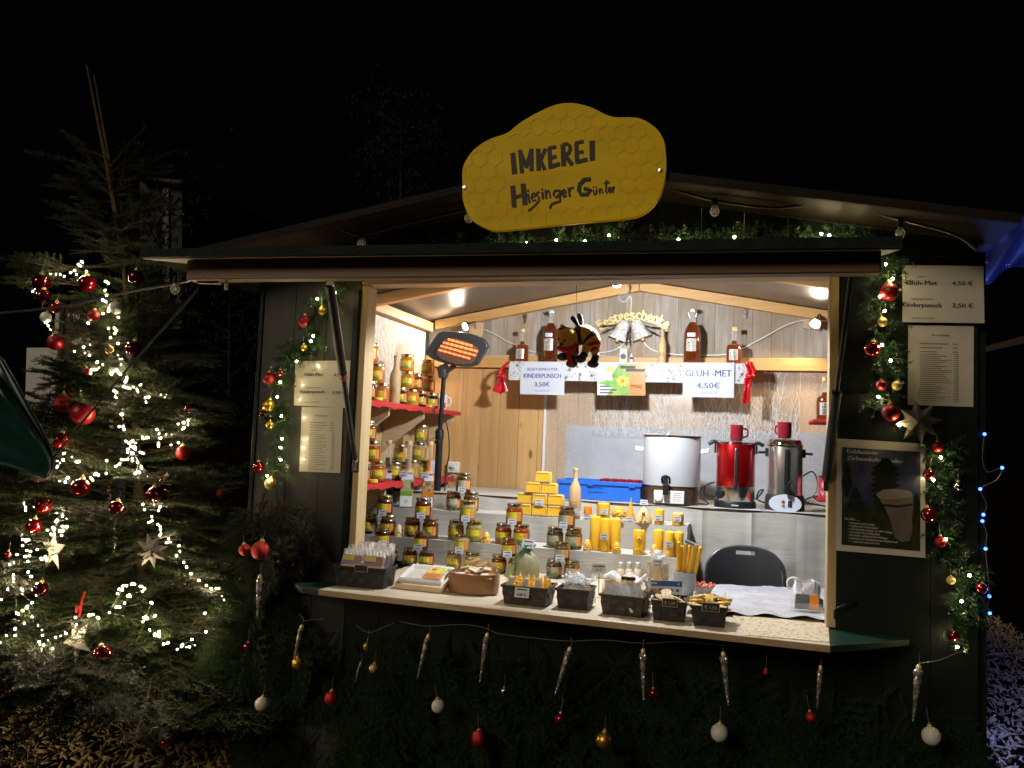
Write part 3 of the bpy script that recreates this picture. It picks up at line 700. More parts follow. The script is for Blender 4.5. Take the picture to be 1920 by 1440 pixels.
HC = ay(855, 657, 1.22); n_h = Vector((.10, -1, -.16)).normalized(); ux = Vector((1, .10, -.05)); ux = (ux-n_h*ux.dot(n_h)).normalized(); uz = n_h.cross(ux); uz = uz if uz.z > 0 else -uz
k = mpp(HC)
oct_ = [(-58.5,-6),(-57,-2),(-39,26),(-35,30),(-27,33.4),(1.6,34.3),(25,31.5),(46,25),(52,22),(58.5,11),(57,6),(43,-20),(38,-26),(25,-29.5),(1.6,-29),(-24,-25),(-44,-20),(-54,-13)]
sm_ = spline([(a*k, b*k, 0) for a, b in oct_], 2, True)
def hq(p, d=0): return HC+ux*p[0]+uz*p[1]-n_h*d*-1
shell = [hq(p, 0) for p in sm_]
wpart('housing', MB().prism([hq((p[0], p[1]), -.010) for p in sm_], n_h*-.07), M['grey_plastic'], ht, .006)
gr = [(-38,-10),(-36,-3),(-26.5,15.3),(-15,22.6),(10,20),(34,13.5),(44,7),(44.5,-3),(40,-13),(32,-22),(22,-24.5),(1.6,-25.5),(-25.5,-19)]
gs_ = spline([(a*k, b*k, 0) for a, b in gr], 2, True)
# face ring between outline and grille
def ringmesh(outer, inner, d0):
    mb = MB(); n = len(outer)
    mb.add([hq(p, d0) for p in outer]+[hq(p, d0) for p in inner], [(i, (i+1) % n, (i+1) % n+n, i+n) for i in range(n)], 0, False); return mb
cen = Vector((0,0,0)); rs_ = []
def hit(p):     # point of grille outline along the same direction
    a = math.atan2(p[1], p[0]); best = min(gs_, key=lambda q: abs(math.atan2(math.sin(math.atan2(q[1],q[0])-a), math.cos(math.atan2(q[1],q[0])-a)))); return best
inner = [hit(p) for p in sm_]
wpart('face', ringmesh(sm_, inner, .0005-.0), M['grey_plastic'], ht)
wpart('reflector', MB().prism([hq((p[0]*.99, p[1]*.99), -.008) for p in gs_], n_h*-.001), M['glow_tinted_reflector'], ht)
for a, b in (((-16,20),(31,10.5)), ((-25,13.5),(42,1)), ((-30,6.5),(38,-7)), ((-34,-1),(28,-13.5))):
    wpart('heating_tube', MB().tube([hq((a[0]*k, a[1]*k), .004), hq((b[0]*k, b[1]*k), .004)], .0060, 8), M['heat'], ht)
mb = MB()
def clip(p, d):      # the stretch of a line that lies inside the grille outline
    ts = []
    for a, b in zip(gs_, gs_[1:]+gs_[:1]):
        e = (b[0]-a[0], b[1]-a[1]); den = d[0]*e[1]-d[1]*e[0]
        if abs(den) < 1e-12: continue
        t_ = ((a[0]-p[0])*e[1]-(a[1]-p[1])*e[0])/den; s_ = ((a[0]-p[0])*d[1]-(a[1]-p[1])*d[0])/den
        if 0 <= s_ < 1: ts.append(t_)
    return (min(ts), max(ts)) if len(ts) > 1 else None
for n_, st0, dv, rw in ((19, (0, 1), (1, -.2), .0013), (8, (1, .2), (.2, 1), .0019)):
    for i in range(n_):
        q = (i-(n_-1)/2)*(2.6 if n_ == 19 else 10)*k; p = (st0[0]*q, st0[1]*q-(1*k if n_ == 19 else 0)); c_ = clip(p, dv)
        if c_: mb.tube([hq((p[0]+dv[0]*c_[0], p[1]+dv[1]*c_[0]), .014), hq((p[0]+dv[0]*c_[1], p[1]+dv[1]*c_[1]), .014)], rw, 4)
wpart('grille', mb, M['grille_wire'], ht)
wpart('yoke', MB().beam(Vector((HT.x-.028,1.265,HT.z-.01)), HC-uz*28*k-ux*18*k-n_h*.03, .012, .03).beam(Vector((HT.x+.028,1.265,HT.z-.01)), HC-uz*28*k-ux*2*k-n_h*.03, .012, .03).lathe([(.026,-.05),(.034,-.02),(.034,.02),(.02,.03)], 14, (HT.x,1.285,HT.z)), M['grey_plastic'], ht, .002)
hl = bpy.data.lights.new('heater_glow', 'AREA'); ho = bpy.data.objects.new('heater_glow', hl); COL.objects.link(ho)
hl.energy = 2.0; hl.size = .18; hl.size_y = .1; hl.shape = 'RECTANGLE'; hl.color = (1, .35, .1); ho.parent = ht
ho.location = HC+n_h*.03-ht.location; ho.rotation_euler = n_h.to_track_quat('-Z', 'Y').to_euler()
cable('cable', [(836,790,1.29),(841,815,1.28),(842,850,1.28),(837,880,1.28),(834,920,1.28),(836,950,1.28)], 1.28, .004, M['cable_black'], 'black heater lead hanging beside the pole')

# ================================================================ star-cloth shelf under the gable, red bows, cards
SA, SB = ay(955, 679, 1.70), ay(1404, 680, 1.70); zs = (SA.z+SB.z)/2; zb_ = ay(1180, 716, 1.70).z
sh = thing('back_shelf', 'narrow shelf at the back draped with white star fabric', 'shelf', ((SA.x+SB.x)/2, 1.78, zs-.03))
wpart('shelf_board', MB().span((SA.x, 1.706, zs-.022), (SB.x, 1.884, zs-.003)), M['light_wood'], sh, .002)
wpart('star_cloth', MB().grid(lambda u, v: (SA.x+u*(SB.x-SA.x), (1.70-.004*math.sin(u*31)*(1-v)) if v < .6 else 1.70+(v-.6)*.45, zb_+min(v/.6, 1)*(zs-zb_)+(.0006 if v > .6 else 0)), 60, 10), M['white_star_cloth'], sh, fix=False)
mb = MB(); rr = random.Random(11)
for i in range(300):
    u = rr.uniform(.01, .99); x = SA.x+u*(SB.x-SA.x); z = rr.uniform(zb_+.006, zs-.006); big = rr.random() < .16; r = rr.uniform(.011, .017) if big else rr.uniform(.004, .0078)
    a0 = rr.uniform(0, 6); n = 5
    mb.add([(x, 1.694, z)]+[(x+r*(1 if q % 2 == 0 else .42)*math.cos(a0+q*PI/n), 1.694, z+r*(1 if q % 2 == 0 else .42)*math.sin(a0+q*PI/n)) for q in range(2*n)], [(0, q+1, (q+1) % (2*n)+1) for q in range(2*n)])
tag(wpart('star_print', mb, M['star_dark'], sh, fix=False), kind='stuff')
for (px, tail, lb) in ((941, 1, 'red tied ribbon at the left end of the star shelf'), (1406, -1, 'red tied ribbon at the right end of the star shelf')):
    P = ay(px, 705, 1.685); k = mpp(P)
    t = thing('ribbon_bow', lb, 'ribbon', P)
    wpart('knot', MB().ball(P, 7*k, 12, 8, sc=(1.3,.8,.75)), M['ribbon'], t)
    if tail > 0:
        wpart('upper_loop', MB().grid(lambda u, v: P+Vector(((-6+8*v+16*u**2-2*math.sin(v*9))*k, -.008*math.sin(v*PI*2.3), (4+23*u)*k)), 8, 10), M['ribbon'], t, fix=False)
        wpart('tail', MB().grid(lambda u, v: P+Vector(((-4+8*v+(v-.45)*u*22-3*u)*k, -.010*math.sin(v*PI*2.6+u), (-4-30*u+3*u*abs(v-.5)*4)*k)), 10, 12), M['ribbon'], t, fix=False)
    else:
        wpart('upper_loop', MB().grid(lambda u, v: P+Vector(((-8+16*v+2*math.sin(u*5))*k, -.010*math.sin(v*PI*2.0+u*2), (2+25*u)*k)), 8, 10), M['ribbon'], t, fix=False)
        wpart('tail', MB().grid(lambda u, v: P+Vector(((-10+13*v-3*u)*k, -.009*math.sin(v*PI*2.2+u), (-4-48*u)*k)), 10, 10), M['ribbon'], t, fix=False)

def card(name, label, px4, y, m, cat='sign', thick=.0012):
    """flat card whose corners (tl, tr, bl, br) are read off the photo in the plane y"""
    tl, tr, bl, br = [ay(p[0], p[1], y) for p in px4]
    t = thing(name, label, cat, (tl+tr+bl+br)/4)
    wpart('sheet', MB().prism([tl, tr, br, bl], (0, thick, 0)), m, t)
    eu, ev = tr-tl, bl-tl
    def at(u, v, d=.0012): return tl.lerp(tr, u).lerp(bl.lerp(br, u), v)+Vector((0, -d, 0))
    return t, at, eu, ev
def write(t, at, eu, ev, lines, name='lettering'):
    """lines: (text, u, v_baseline, capheight v, align, width u, material, bold)"""
    by = {}
    for (s, u, v, h, al, w, m, bold) in lines:
        mb = by.setdefault(m, MB())
        put_text(mb, s, at(u, v, .0016), eu.normalized(), -ev.normalized(), h*ev.length, al, None if w is None else w*eu.length, bold)
    for m, mb in by.items(): wpart(name, mb, M[m], t, fix=False)
def pins(t, at, uv):
    for u, v in uv: wpart('pin', MB().tube([at(u, v, 0), at(u+.015, v+.05, .012)], .0015, 6), M['ink'], t)
t, at, eu, ev = card('price_sign', 'white sign reading KINDERPUNSCH 3,50€ pinned to the star shelf', ((976,680),(1059,680),(975,739),(1058,741)), 1.688, M['paper'])
write(t, at, eu, ev, [('SELBSTGEMACHTER', .5, .245, .085, 'C', .70, 'ink_blue', .012), ('KINDERPUNSCH', .5, .48, .145, 'C', .84, 'ink_blue', .014), ('3,50€', .5, .745, .145, 'C', .34, 'ink_blue', .014), ('Tasseneinsatz 3€', .5, .90, .045, 'C', .34, 'ink_blue', 0)])
pins(t, at, [(.06, .02), (.95, .02)])
t, at, eu, ev = card('price_sign', 'white sign reading GLÜH-MET 4,50€ pinned to the star shelf', ((1281,680),(1377,680),(1280,744),(1376,746)), 1.688, M['paper'])
write(t, at, eu, ev, [('GLÜH -MET', .5, .40, .20, 'C', .90, 'ink_blue', .014), ('4,50€', .5, .74, .165, 'C', .46, 'ink_blue', .014), ('Tasseneinsatz 3€', .5, .89, .042, 'C', .33, 'ink_blue', 0)])
pins(t, at, [(.05, .03), (.93, .03)])
t, at, eu, ev = card('honey_poster', 'colourful honey card, yellow flower on green beside an orange panel', ((1121,681),(1210,682),(1120,741),(1210,742)), 1.688, M['mark_green'])
def flat(t, name, at, poly, m, d=.0016): return wpart(name, _flat(at, poly, d), m, t, fix=False)
def _flat(at, poly, d):
    mb = MB(); mb.add([at(u, v, d) for u, v in poly], [tuple(range(len(poly)))]); return mb
flat(t, 'white_panel', at, [(0,0),(.45,0),(.30,.35),(.34,.7),(.2,1),(0,1)], M['card_white'], .0014)
flat(t, 'orange_panel', at, [(.665,.0),(1,0),(1,1),(.665,1)], M['mark_orange'])
flat(t, 'leaf', at, [(.0,.62),(.2,.52),(.45,.58),(.66,.75),(.5,.78),(.25,.72)], mat('leaf_print', (.10,.30,.03), (.2,.42,.06), 40), .0018)
flat(t, 'leaf', at, [(.25,1),(.42,.82),(.66,.74),(.62,.92),(.5,1)], M['mark_green'], .0018)
for a in range(8):
    c, s = math.cos(a*PI/4+.2), math.sin(a*PI/4+.2)
    flat(t, 'petal', at, [(.53, .55), (.53+.09*c-.035*s, .55+.12*s+.05*c), (.53+.15*c, .55+.2*s), (.53+.09*c+.035*s, .55+.12*s-.05*c)], M['mark_yellow'], .0020)
flat(t, 'flower_centre', at, [(.53+.045*math.cos(q*PI/5), .55+.075*math.sin(q*PI/5)) for q in range(10)], M['mark_orange'], .0024)
for (u, v) in ((.22,.20),(.30,.20),(.26,.13)):
    flat(t, 'honeycomb_mark', at, [(u+.036*math.cos(q*PI/3), v+.06*math.sin(q*PI/3)) for q in range(6)], M['mark_yellow'], .0020)
flat(t, 'black_strip', at, [(.48,.07),(.80,.07),(.80,.16),(.48,.16)], M['ink'], .0024)
flat(t, 'black_strip', at, [(.60,.165),(.99,.165),(.99,.25),(.60,.25)], M['ink'], .0024)
write(t, at, eu, ev, [('Honig', .70, .76, .15, 'L', .24, 'ink_soft', 0), ('Gutschein', .09, .42, .06, 'L', .28, 'ink', 0)])
for v, a, b in ((.62,.05,.20),(.72,.05,.40),(.83,.05,.43),(.92,.05,.41)):
    flat(t, 'text_line', at, [(a,v-.02),(b,v-.02),(b,v+.02),(a,v+.02)], M['ink'])

# ================================================================ bottles on the star shelf
def liqueur(px, pyb, pyt, w, label, swing=False, group='amber bottles on the star shelf', y=1.79, z=None, tag2=True):
    z = zs+.001 if z is None else z
    P = ay(px, pyb, y); P.z = z; k = mpp(P); H = (pyb-pyt)*k; r = w*k/2
    t = thing('liqueur_bottle', label, 'bottle', P, 0, group)
    if swing: prof = [(r*.9,0),(r,.008),(r,H*.52),(r*.93,H*.60),(r*.42,H*.74),(r*.30,H*.80),(r*.30,H*.90)]
    else: prof = [(r*.94,0),(r,.006),(r,H*.42),(r*.90,H*.50),(r*.36,H*.56),(r*.28,H*.62),(r*.27,H*.84)]
    liq = [q for q in prof if q[1] <= H*(.76 if swing else .66)]
    wpart('bottle_body', MB().lathe(liq, 24, P), M['spirit'], t)
    wpart('bottle_neck', MB().lathe([q for q in prof if q[1] >= H*(.70 if swing else .60)]+[(r*.33,prof[-1][1]+.004),(r*.33,prof[-1][1]+.01)], 20, P), M['clear_glass'], t)
    zt = prof[-1][1]+.008
    if swing:
        wpart('stopper', MB().lathe([(r*.30,zt),(r*.34,zt+.006),(r*.34,zt+.016),(r*.15,zt+.024),(.001,zt+.026)], 16, P), M['white_plastic'], t)
        wpart('wire_clip', MB().tube(spline([P+Vector((r*.34,-.004,zt-.03)), P+Vector((r*.5,-.006,zt-.005)), P+Vector((r*.4,-.004,zt+.014))], 4), .0013, 6).tube(spline([P+Vector((-r*.34,-.004,zt-.03)), P+Vector((-r*.5,-.006,zt-.005)), P+Vector((-r*.4,-.004,zt+.014))], 4), .0013, 6), M['steel'], t)
        lz0, lz1 = H*.22, H*.44
    else:
        wpart('cork', MB().lathe([(r*.27,zt-.002),(r*.36,zt),(r*.36,zt+H*.10),(.001,zt+H*.105)], 16, P), M['wax_pale'], t)
        lz0, lz1 = H*.10, H*.38
    def patch(nm, a0, a1, z0, z1, m, rr_=1.012):
        mb = MB().grid(lambda u, v: P+Vector((r*rr_*math.cos(a0+(a1-a0)*u), r*rr_*math.sin(a0+(a1-a0)*u), z0+(z1-z0)*v)), 8, 1); return wpart(nm, mb, m, t, fix=False)
    c = -PI/2-.06
    lb = patch('label', c-.62, c+.62, lz0, lz1, M['paper_warm'])
    mb = MB(); yy = P.y-r*1.03-.001
    kx = r*1.0
    put_text(mb, 'MET', (P.x-.06*r, yy, lz0+z+(lz1-lz0)*.58), (1,0,0), (0,0,1), (lz1-lz0)*.16, 'C', kx*.62, .02)
    for q in range(4):
        zq = lz0+z+(lz1-lz0)*(.42-.11*q); hw = r*(.30, .36, .24, .33)[q]
        mb.add([(P.x-.06*r-hw, yy, zq), (P.x-.06*r+hw, yy, zq), (P.x-.06*r+hw, yy, zq+.003), (P.x-.06*r-hw, yy, zq+.003)], [(0,1,2,3)])
    mb.add([(P.x-.06*r+.1*r*math.cos(q*PI/4), yy, lz0+z+(lz1-lz0)*.86+.1*r*math.sin(q*PI/4)) for q in range(8)], [tuple(range(8))])
    wpart('lettering', mb, M['ink'], t, fix=False)
    if swing and tag2: patch('price_label', c-.5, c+.5, H*.47, H*.54, M['paper'], 1.012)
    return t
liqueur(978, 678, 613, 25, 'small corked amber bottle left of the tall swing-top bottle')
liqueur(1031, 678, 577, 29, 'tall swing-top bottle of dark amber mead left of the hanging bee', True)
liqueur(1297, 678, 571, 31, 'tall swing-top bottle of dark amber mead above the right price sign', True)
liqueur(1376, 678, 605, 28, 'small handled amber bottle beside the right red ribbon')
liqueur(1546, 783, 700, 30, 'amber bottle on the red shelf end at the right post', False, None, 1.32, 1.8315)
def wood_bottle(P, H, label, mk=True, r=None, m='turned_wood'):
    r = r or H*.115
    t = thing('wooden_bottle', label, 'bottle', P)
    wpart('bottle_body', MB().lathe([(r*.92,0),(r,.006),(r,H*.52),(r*.88,H*.62),(r*.42,H*.74),(r*.36,H*.82),(r*.38,H*.93),(r*.46,H*.94),(r*.46,H*.99),(r*.3,H)], 24, P), M[m], t)
    if mk:
        mb = MB(); yy = lambda x: -math.sqrt(max((r*1.012)**2-x*x, 0))
        for i in range(16):
            a, b = i*PI/8, (i+1)*PI/8
            v = [(.62*r*math.cos(q)*s_, .62*r*math.sin(q)*s_) for q, s_ in ((a,1),(b,1),(b,.86),(a,.86))]
            mb.add([P+Vector((x, yy(x), z_+H*.26)) for x, z_ in v], [(0,1,2,3)])
        for q in range(5): 
            x = (-.3+.15*q)*r; mb.add([P+Vector((x+dx*r, yy(x+dx*r), H*.26+dz*r)) for dx, dz in ((-.05,-.3+.05*q),(.05,-.3),(.06,.2),(-.04,.28-.04*q))], [(0,1,2,3)])
        wpart('burnt_emblem', mb, M['burn'], t, fix=False)
    return t
P = ay(1241, 678, 1.79); P.z = zs+.001; wood_bottle(P, 68*mpp(P), 'slim turned wooden bottle below the gold lettering')
# little bag and vial at the ornament
P = ay(1169, 678, 1.78); P.z = zs+.001; k = mpp(P)
t = thing('gift_bag', 'tiny kraft bag with dark blue seal below the silver bells', 'bag', P)
wpart('bag', MB().prism([P+Vector((-8*k,-.012,0)), P+Vector((8*k,-.012,0)), P+Vector((7*k,-.012,28*k)), P+Vector((-7*k,-.012,28*k))], (0,.024,0)), M['sachet_cream'], t, .003)
wpart('seal', MB().lathe([(5.5*k,0),(5.5*k,.001)], 20, P+Vector((0,-.0125,13*k)), mat=Matrix.Rotation(PI/2,3,'X')), M['sign_blue'], t)
wpart('bag_top', MB().prism([P+Vector((-9*k,-.010,28*k)), P+Vector((9*k,-.010,28*k)), P+Vector((11*k,-.004,34*k)), P+Vector((-10*k,-.004,33*k))], (0,.02,0)), M['cello'], t)
P = ay(1184, 678, 1.77); P.z = zs+.001
t = thing('vial', 'tiny dark glass vial with pale cap beside the kraft bag', 'bottle', P)
wpart('bottle_body', MB().lathe([(.011,0),(.012,.002),(.012,.03),(.006,.036),(.006,.042)], 14, P), M['sign_blue'], t)
wpart('cap', MB().lathe([(.0075,.0415),(.0075,.058),(.004,.060)], 14, P), M['white_plastic'], t)
wpart('label', MB().grid(lambda u, v: P+Vector((.0123*math.cos(-PI+u*PI), .0123*math.sin(-PI+u*PI), .006+v*.02)), 8, 1), M['paper'], t, fix=False)

# ================================================================ gold lettering ornament with two bells
oc = thing('wall_ornament', 'gold lettering over two silver bells and fir sprigs on the back wall', 'ornament', ay(1185, 610, 1.91))
word = 'Festgeschenke'; yW = 1.900
C0 = ay(1186, 688, yW); kk = mpp(C0); Rr = 98*kk
adv = [(.70 if ch == 'F' else (.42 if ch in 't' else .60)) for ch in word]; tot = sum(adv); cum = 0
for ch, a in zip(word, adv):
    th = PI/2+.70-(cum+a/2)/tot*1.36; cum += a
    pos = C0+Vector((Rr*math.cos(th), 0, Rr*math.sin(th)*.92)); tx = Vector((math.sin(th), 0, -math.cos(th))); ty = Vector((math.cos(th), 0, math.sin(th)))
    mb = MB(); put_text(mb, ch, pos, tx, ty, 20*kk, 'C', 9.5*kk, .018)
    b = len(mb.v); mb2 = MB(); mb2.add(mb.v, mb.f); mb2.add([(x, y+.004, z) for x, y, z in mb.v], [tuple(reversed(f)) for f in mb.f])
    # side walls along every open edge
    from collections import Counter
    ec = Counter(tuple(sorted(e)) for f in mb.f for e in zip(f, f[1:]+f[:1]))
    for f in mb.f:
        for e in zip(f, f[1:]+f[:1]):
            if ec[tuple(sorted(e))] == 1: mb2.f.append([e[1], e[0], e[0]+b, e[1]+b]); mb2.m.append(0); mb2.s.append(False)
    # broken-letter serifs: small diamonds at foot and head
    for q in (-.5, .5): mb2.box(pos+ty*(6.5+q*12)*kk+Vector((0,.002,0)), (2.6*kk, .0042, 2.6*kk), mat=Matrix.Rotation(PI/4+th, 3, 'Y'))
    wpart('letter', mb2, M['gold'], oc, fix=False)
mb = MB().tube([C0+Vector((Rr*.985*math.cos(PI/2+.72-1.44*i/24), .002, Rr*.905*math.sin(PI/2+.72-1.44*i/24))) for i in range(25)], .0025, 6)
wpart('wire_arc', mb, M['gold'], oc)
for (px, py, tilt, s) in ((1166, 617, .38, -1), (1197, 615, -.38, 1)):
    P = ay(px, py, 1.880); k = mpp(P); Rm = Matrix.Rotation(tilt, 3, 'Y')
    bl = wpart('bell', MB().lathe([(19*k,-21*k),(17*k,-17*k),(13*k,-8*k),(12*k,4*k),(10*k,12*k),(5*k,17*k),(.001,18*k)], 24, P, mat=Rm @ Matrix.Diagonal((1,.45,1))), M['silver_glitter'], oc)
    wpart('clapper', MB().ball(P+Rm @ Vector((0,0,-23*k)), 3.5*k, 10, 8), M['gold'], bl)
    st5 = [(6*k*(1 if q % 2 == 0 else .3)*math.cos(q*PI/4+PI/2), 6*k*(1 if q % 2 == 0 else .3)*math.sin(q*PI/4+PI/2)) for q in range(8)]
    wpart('star', MB().prism([P+Rm @ Vector((a, -.028, b+2*k)) for a, b in st5], (0,-.002,0)), M['gold'], bl)
# ================================================================ back table, tiers
ZT = 1.338; YT = 1.16
tx0, tx1 = -.40, XI1-.03
bt = thing('back_table', 'long table along the back wall under a grey paper cloth', 'table', (1.0, 1.5, .06))
wpart('tabletop', MB().span((tx0, YT+.01, ZT-.03), (tx1, 1.905, ZT-.004)), M['ply'], bt)
for x in (tx0+.1, 1.55, tx1-.1):
    for y in (YT+.08, 1.82): wpart('leg', MB().span((x-.02, y-.02, .057), (x+.02, y+.02, ZT-.031)), M['steel'], bt)
folds = (1.47, 1.72, 1.965)
def drop(u, v):
    x = tx0+(tx1-tx0)*u; z = ZT-.01-v*.44
    f = sum(.009*math.exp(-((x-q)/.007)**2) for q in folds)
    w_ = .010*math.sin(x*7+1)*v+.006*math.sin(x*23+v*4)*v+.004*math.sin(x*51)*v
    f += .0045*max(crease(x, z*.8, 4.5)-.3, 0)
    return (x, YT-.002-f-w_-.012*v, z+.006*math.sin(x*11))
solo('table_cloth', MB().grid(lambda u, v: (tx0+(tx1-tx0)*u, YT+.001+v*(1.908-YT), ZT+.0012*math.sin(u*90+v*7)*math.sin(v*13)), 70, 14).grid(drop, 160, 26), M['cloth_grey'], 'grey paper cloth hanging over the front of the back table', 'tablecloth', fix=False)

YM, YU, ZM, ZU = .70, .93, 1.122, 1.256      # middle and upper tier
uxl, uxr = ay(683, 950, YU).x, ay(1289, 983, YU).x
mxl, mxr = ay(663, 1012, YM).x, ay(1270, 1046, YM).x
tr_ = thing('display_steps', 'wooden display steps behind the counter', 'display stand', (.5, .9, ZC))
wpart('upper_step', MB().span((uxl+.004, YU+.006, ZC-.003), (uxr-.004, 1.155, ZU-.005)), M['ply'], tr_)
wpart('lower_step', MB().span((mxl+.004, YM+.006, ZC-.003), (mxr-.004, YU+.004, ZM-.005)), M['ply'], tr_)
def stepcloth(x0, x1, y0, y1, z, zlow, label, seed):
    rr = random.Random(seed); fl = [x0+(x1-x0)*q for q in (.04, .33, .58, .83)]
    mb = MB()
    def top(u, v): return (x0+(x1-x0)*u, y0+(y1-y0)*v, z+.0012*math.sin(u*60+v*9))
    def fr(u, v):
        x = x0+(x1-x0)*u; f = sum(.005*math.exp(-((x-q)/.006)**2) for q in fl)
        return (x, y0-.001-f-(.004*math.sin(x*13+seed)+.003*math.sin(x*37))*v, z-(z-zlow)*v)
    def sd(u, v): return (x1+.001+.002*math.sin(u*12), y0+(y1-y0)*u, z-(z-zlow)*v)
    mb.grid(top, 60, 6).grid(fr, 120, 10).grid(sd, 10, 8)
    solo('step_cloth', mb, M['cloth_grey'], label, 'cloth', fix=False)
stepcloth(uxl, uxr, YU, 1.157, ZU, ZM, 'grey paper cloth over the upper display step', 3)
stepcloth(mxl, mxr, YM, YU-.002, ZM, ZC, 'grey paper cloth over the lower display step', 8)
# crumpled silver cloth and sparkling board on the seller's end of the counter
s0, s1, s2, s3 = az(1310, 1098, ZC), az(1556, 1108, ZC), az(1285, 1150, ZC), az(1558, 1166, ZC)
def crumple(u, v):
    p = s0.lerp(s1, u).lerp(s2.lerp(s3, u), v)
    h = .004+.0055*max(crease(p.x, p.y, 7), 0)
    if v > .93: h = .012+.006*math.sin(u*25)
    return (p.x, p.y, ZC+h)
solo('counter_cloth', MB().grid(crumple, 110, 70, sm=False), M['silver_cloth'], 'crumpled silvery cloth on the inner counter before the chair', 'cloth', fix=False)
o0, o1, o2, o3 = az(1371, 1152, ZC), az(1553, 1171, ZC), az(1398, 1192, ZC), az(1556, 1206, ZC)
solo('counter_mat', MB().prism([o0+Vector((0,0,.0005)), o1+Vector((0,0,.0005)), o3+Vector((0,.006,.0005)), o2+Vector((0,.006,.0005))], (0,0,.002)), M['osb'], 'flecked particle board inlay at the right end of the counter', 'board')
# the shelf with stacked papers, dark things under the table
solo('paper_stack', MB().box((-.30, .80, ZM+.02), (.12,.16,.036), .1).box((-.295, .80, ZM+.043), (.12,.16,.008), .02), M['paper'], 'small stack of white papers at the left end of the lower step', 'paper')

# ================================================================ crate with cups, three urns, chair
def onT(px, py): 
    P = az(px, py, ZT+.001); return P
cA, cB = onT(1046, 941), onT(1203, 946)
cy0 = YT+.10; cxa, cxb = ay(1046, 941, cy0).x, ay(1200, 941, cy0).x; ch = .105
cr = thing('crate', 'low bright blue plastic crate holding dark red cups', 'crate', ((cxa+cxb)/2, cy0+.14, ZT+.002))
cw, cdp = cxb-cxa, .28; cz = ZT+.002
wpart('base', MB().span((cxa+.006, cy0+.006, cz), (cxb-.006, cy0+cdp-.006, cz+.006)), M['crate_blue'], cr)
for nm, a, b in (('side', (cxa, cy0, cz+.0), (cxb, cy0+.006, cz+ch)), ('side', (cxa, cy0+cdp-.006, cz), (cxb, cy0+cdp, cz+ch)), ('side', (cxa, cy0+.0065, cz), (cxa+.006, cy0+cdp-.0065, cz+ch)), ('side', (cxb-.006, cy0+.0065, cz), (cxb, cy0+cdp-.0065, cz+ch))):
    wpart(nm, MB().span(a, b), M['crate_blue'], cr, .002)
wpart('rim', MB().span((cxa-.008, cy0-.008, cz+ch-.020), (cxb+.008, cy0-.001, cz+ch+.002)).span((cxa-.008, cy0+cdp+.001, cz+ch-.02), (cxb+.008, cy0+cdp+.008, cz+ch+.002)).span((cxb+.001, cy0-.0005, cz+ch-.02), (cxb+.008, cy0+cdp+.0005, cz+ch+.002)).span((cxa-.008, cy0-.0005, cz+ch-.02), (cxa-.001, cy0+cdp+.0005, cz+ch+.002)), M['crate_blue'], cr, .002)
fx = cxa+cw*.47
wpart('grip_frame', MB().span((fx-.045, cy0-.004, cz+.046), (fx+.045, cy0-.0005, cz+.050)).span((fx-.045, cy0-.004, cz+.072), (fx+.045, cy0-.0005, cz+.076)).span((fx-.045, cy0-.004, cz+.0505), (fx-.041, cy0-.0005, cz+.0715)).span((fx+.041, cy0-.004, cz+.0505), (fx+.045, cy0-.0005, cz+.0715)).span((fx-.004, cy0-.004, cz+.0505), (fx, cy0-.0005, cz+.0715)), M['crate_blue'], cr)
for q in (.40, .90): wpart('latch', MB().span((cxa+cw*q-.018, cy0-.012, cz+ch-.026), (cxa+cw*q+.018, cy0-.0085, cz+ch-.006)), M['crate_blue'], cr)
def mug(P, label, group=None, handle=0.0, r=.036, h=.085, m='mug_red', rz=0):
    t = thing('cup', label, 'cup', P, 0, group)
    wpart('cup_body', MB().lathe([(r*.82,0),(r*.9,.003),(r,.02),(r,h),(r-.004,h),(r-.004,.008),(.001,.007)], 24, P), M[m], t, fix=False)
    a = handle
    wpart('handle', MB().tube(spline([P+Vector((math.cos(a)*r, math.sin(a)*r, h*.8)), P+Vector((math.cos(a)*(r+.024), math.sin(a)*(r+.024), h*.72)), P+Vector((math.cos(a)*(r+.024), math.sin(a)*(r+.024), h*.36)), P+Vector((math.cos(a)*r, math.sin(a)*r, h*.24))], 5), .005, 8), M[m], t)
    return t
for i in range(5):
    for j in range(2):
        mug(Vector((cxa+cw*.52+.075*i*.62+.0, cy0+.10+.09*j, cz+.036)) if i < 3 else Vector((cxa+cw*.52+.0468*i, cy0+.10+.09*j, cz+.036)), 'dark red cup standing in the blue crate', 'red cups in the blue crate', .5+i, r=.022, h=.082)
# white urn
def lip(P, r, z): return
UW = onT(1258, 945); UW = Vector((ay(1258, 944, YT+.19).x, YT+.19, ZT+.001)); k = mpp(UW); r = 53*k; H = 131*k
uw = thing('urn', 'large white enamel hot drink urn with brown base and black tap', 'urn', UW)
wpart('base', MB().lathe([(r*.93,0),(r*.96,.004),(r*.98,H*.20),(r*.96,H*.262)], 48, UW), M['brown_base'], uw)
wpart('urn_body', MB().lathe([(r*.95,H*.25),(r*1.0,H*.262),(r*1.0,H*.94),(r*.985,H*.95)], 48, UW), M['white_enamel'], uw)
wpart('rim', MB().lathe([(r*.985,H*.945),(r*1.03,H*.952),(r*1.03,H*.963),(r*.99,H*.97)], 48, UW), M['brown_base'], uw)
wpart('lid', MB().lathe([(r*1.0,H*.968),(r*1.015,H*.972),(r*1.0,H*.988),(r*.6,H*.995),(.001,H*1.0)], 48, UW), M['clear_glass'], uw)
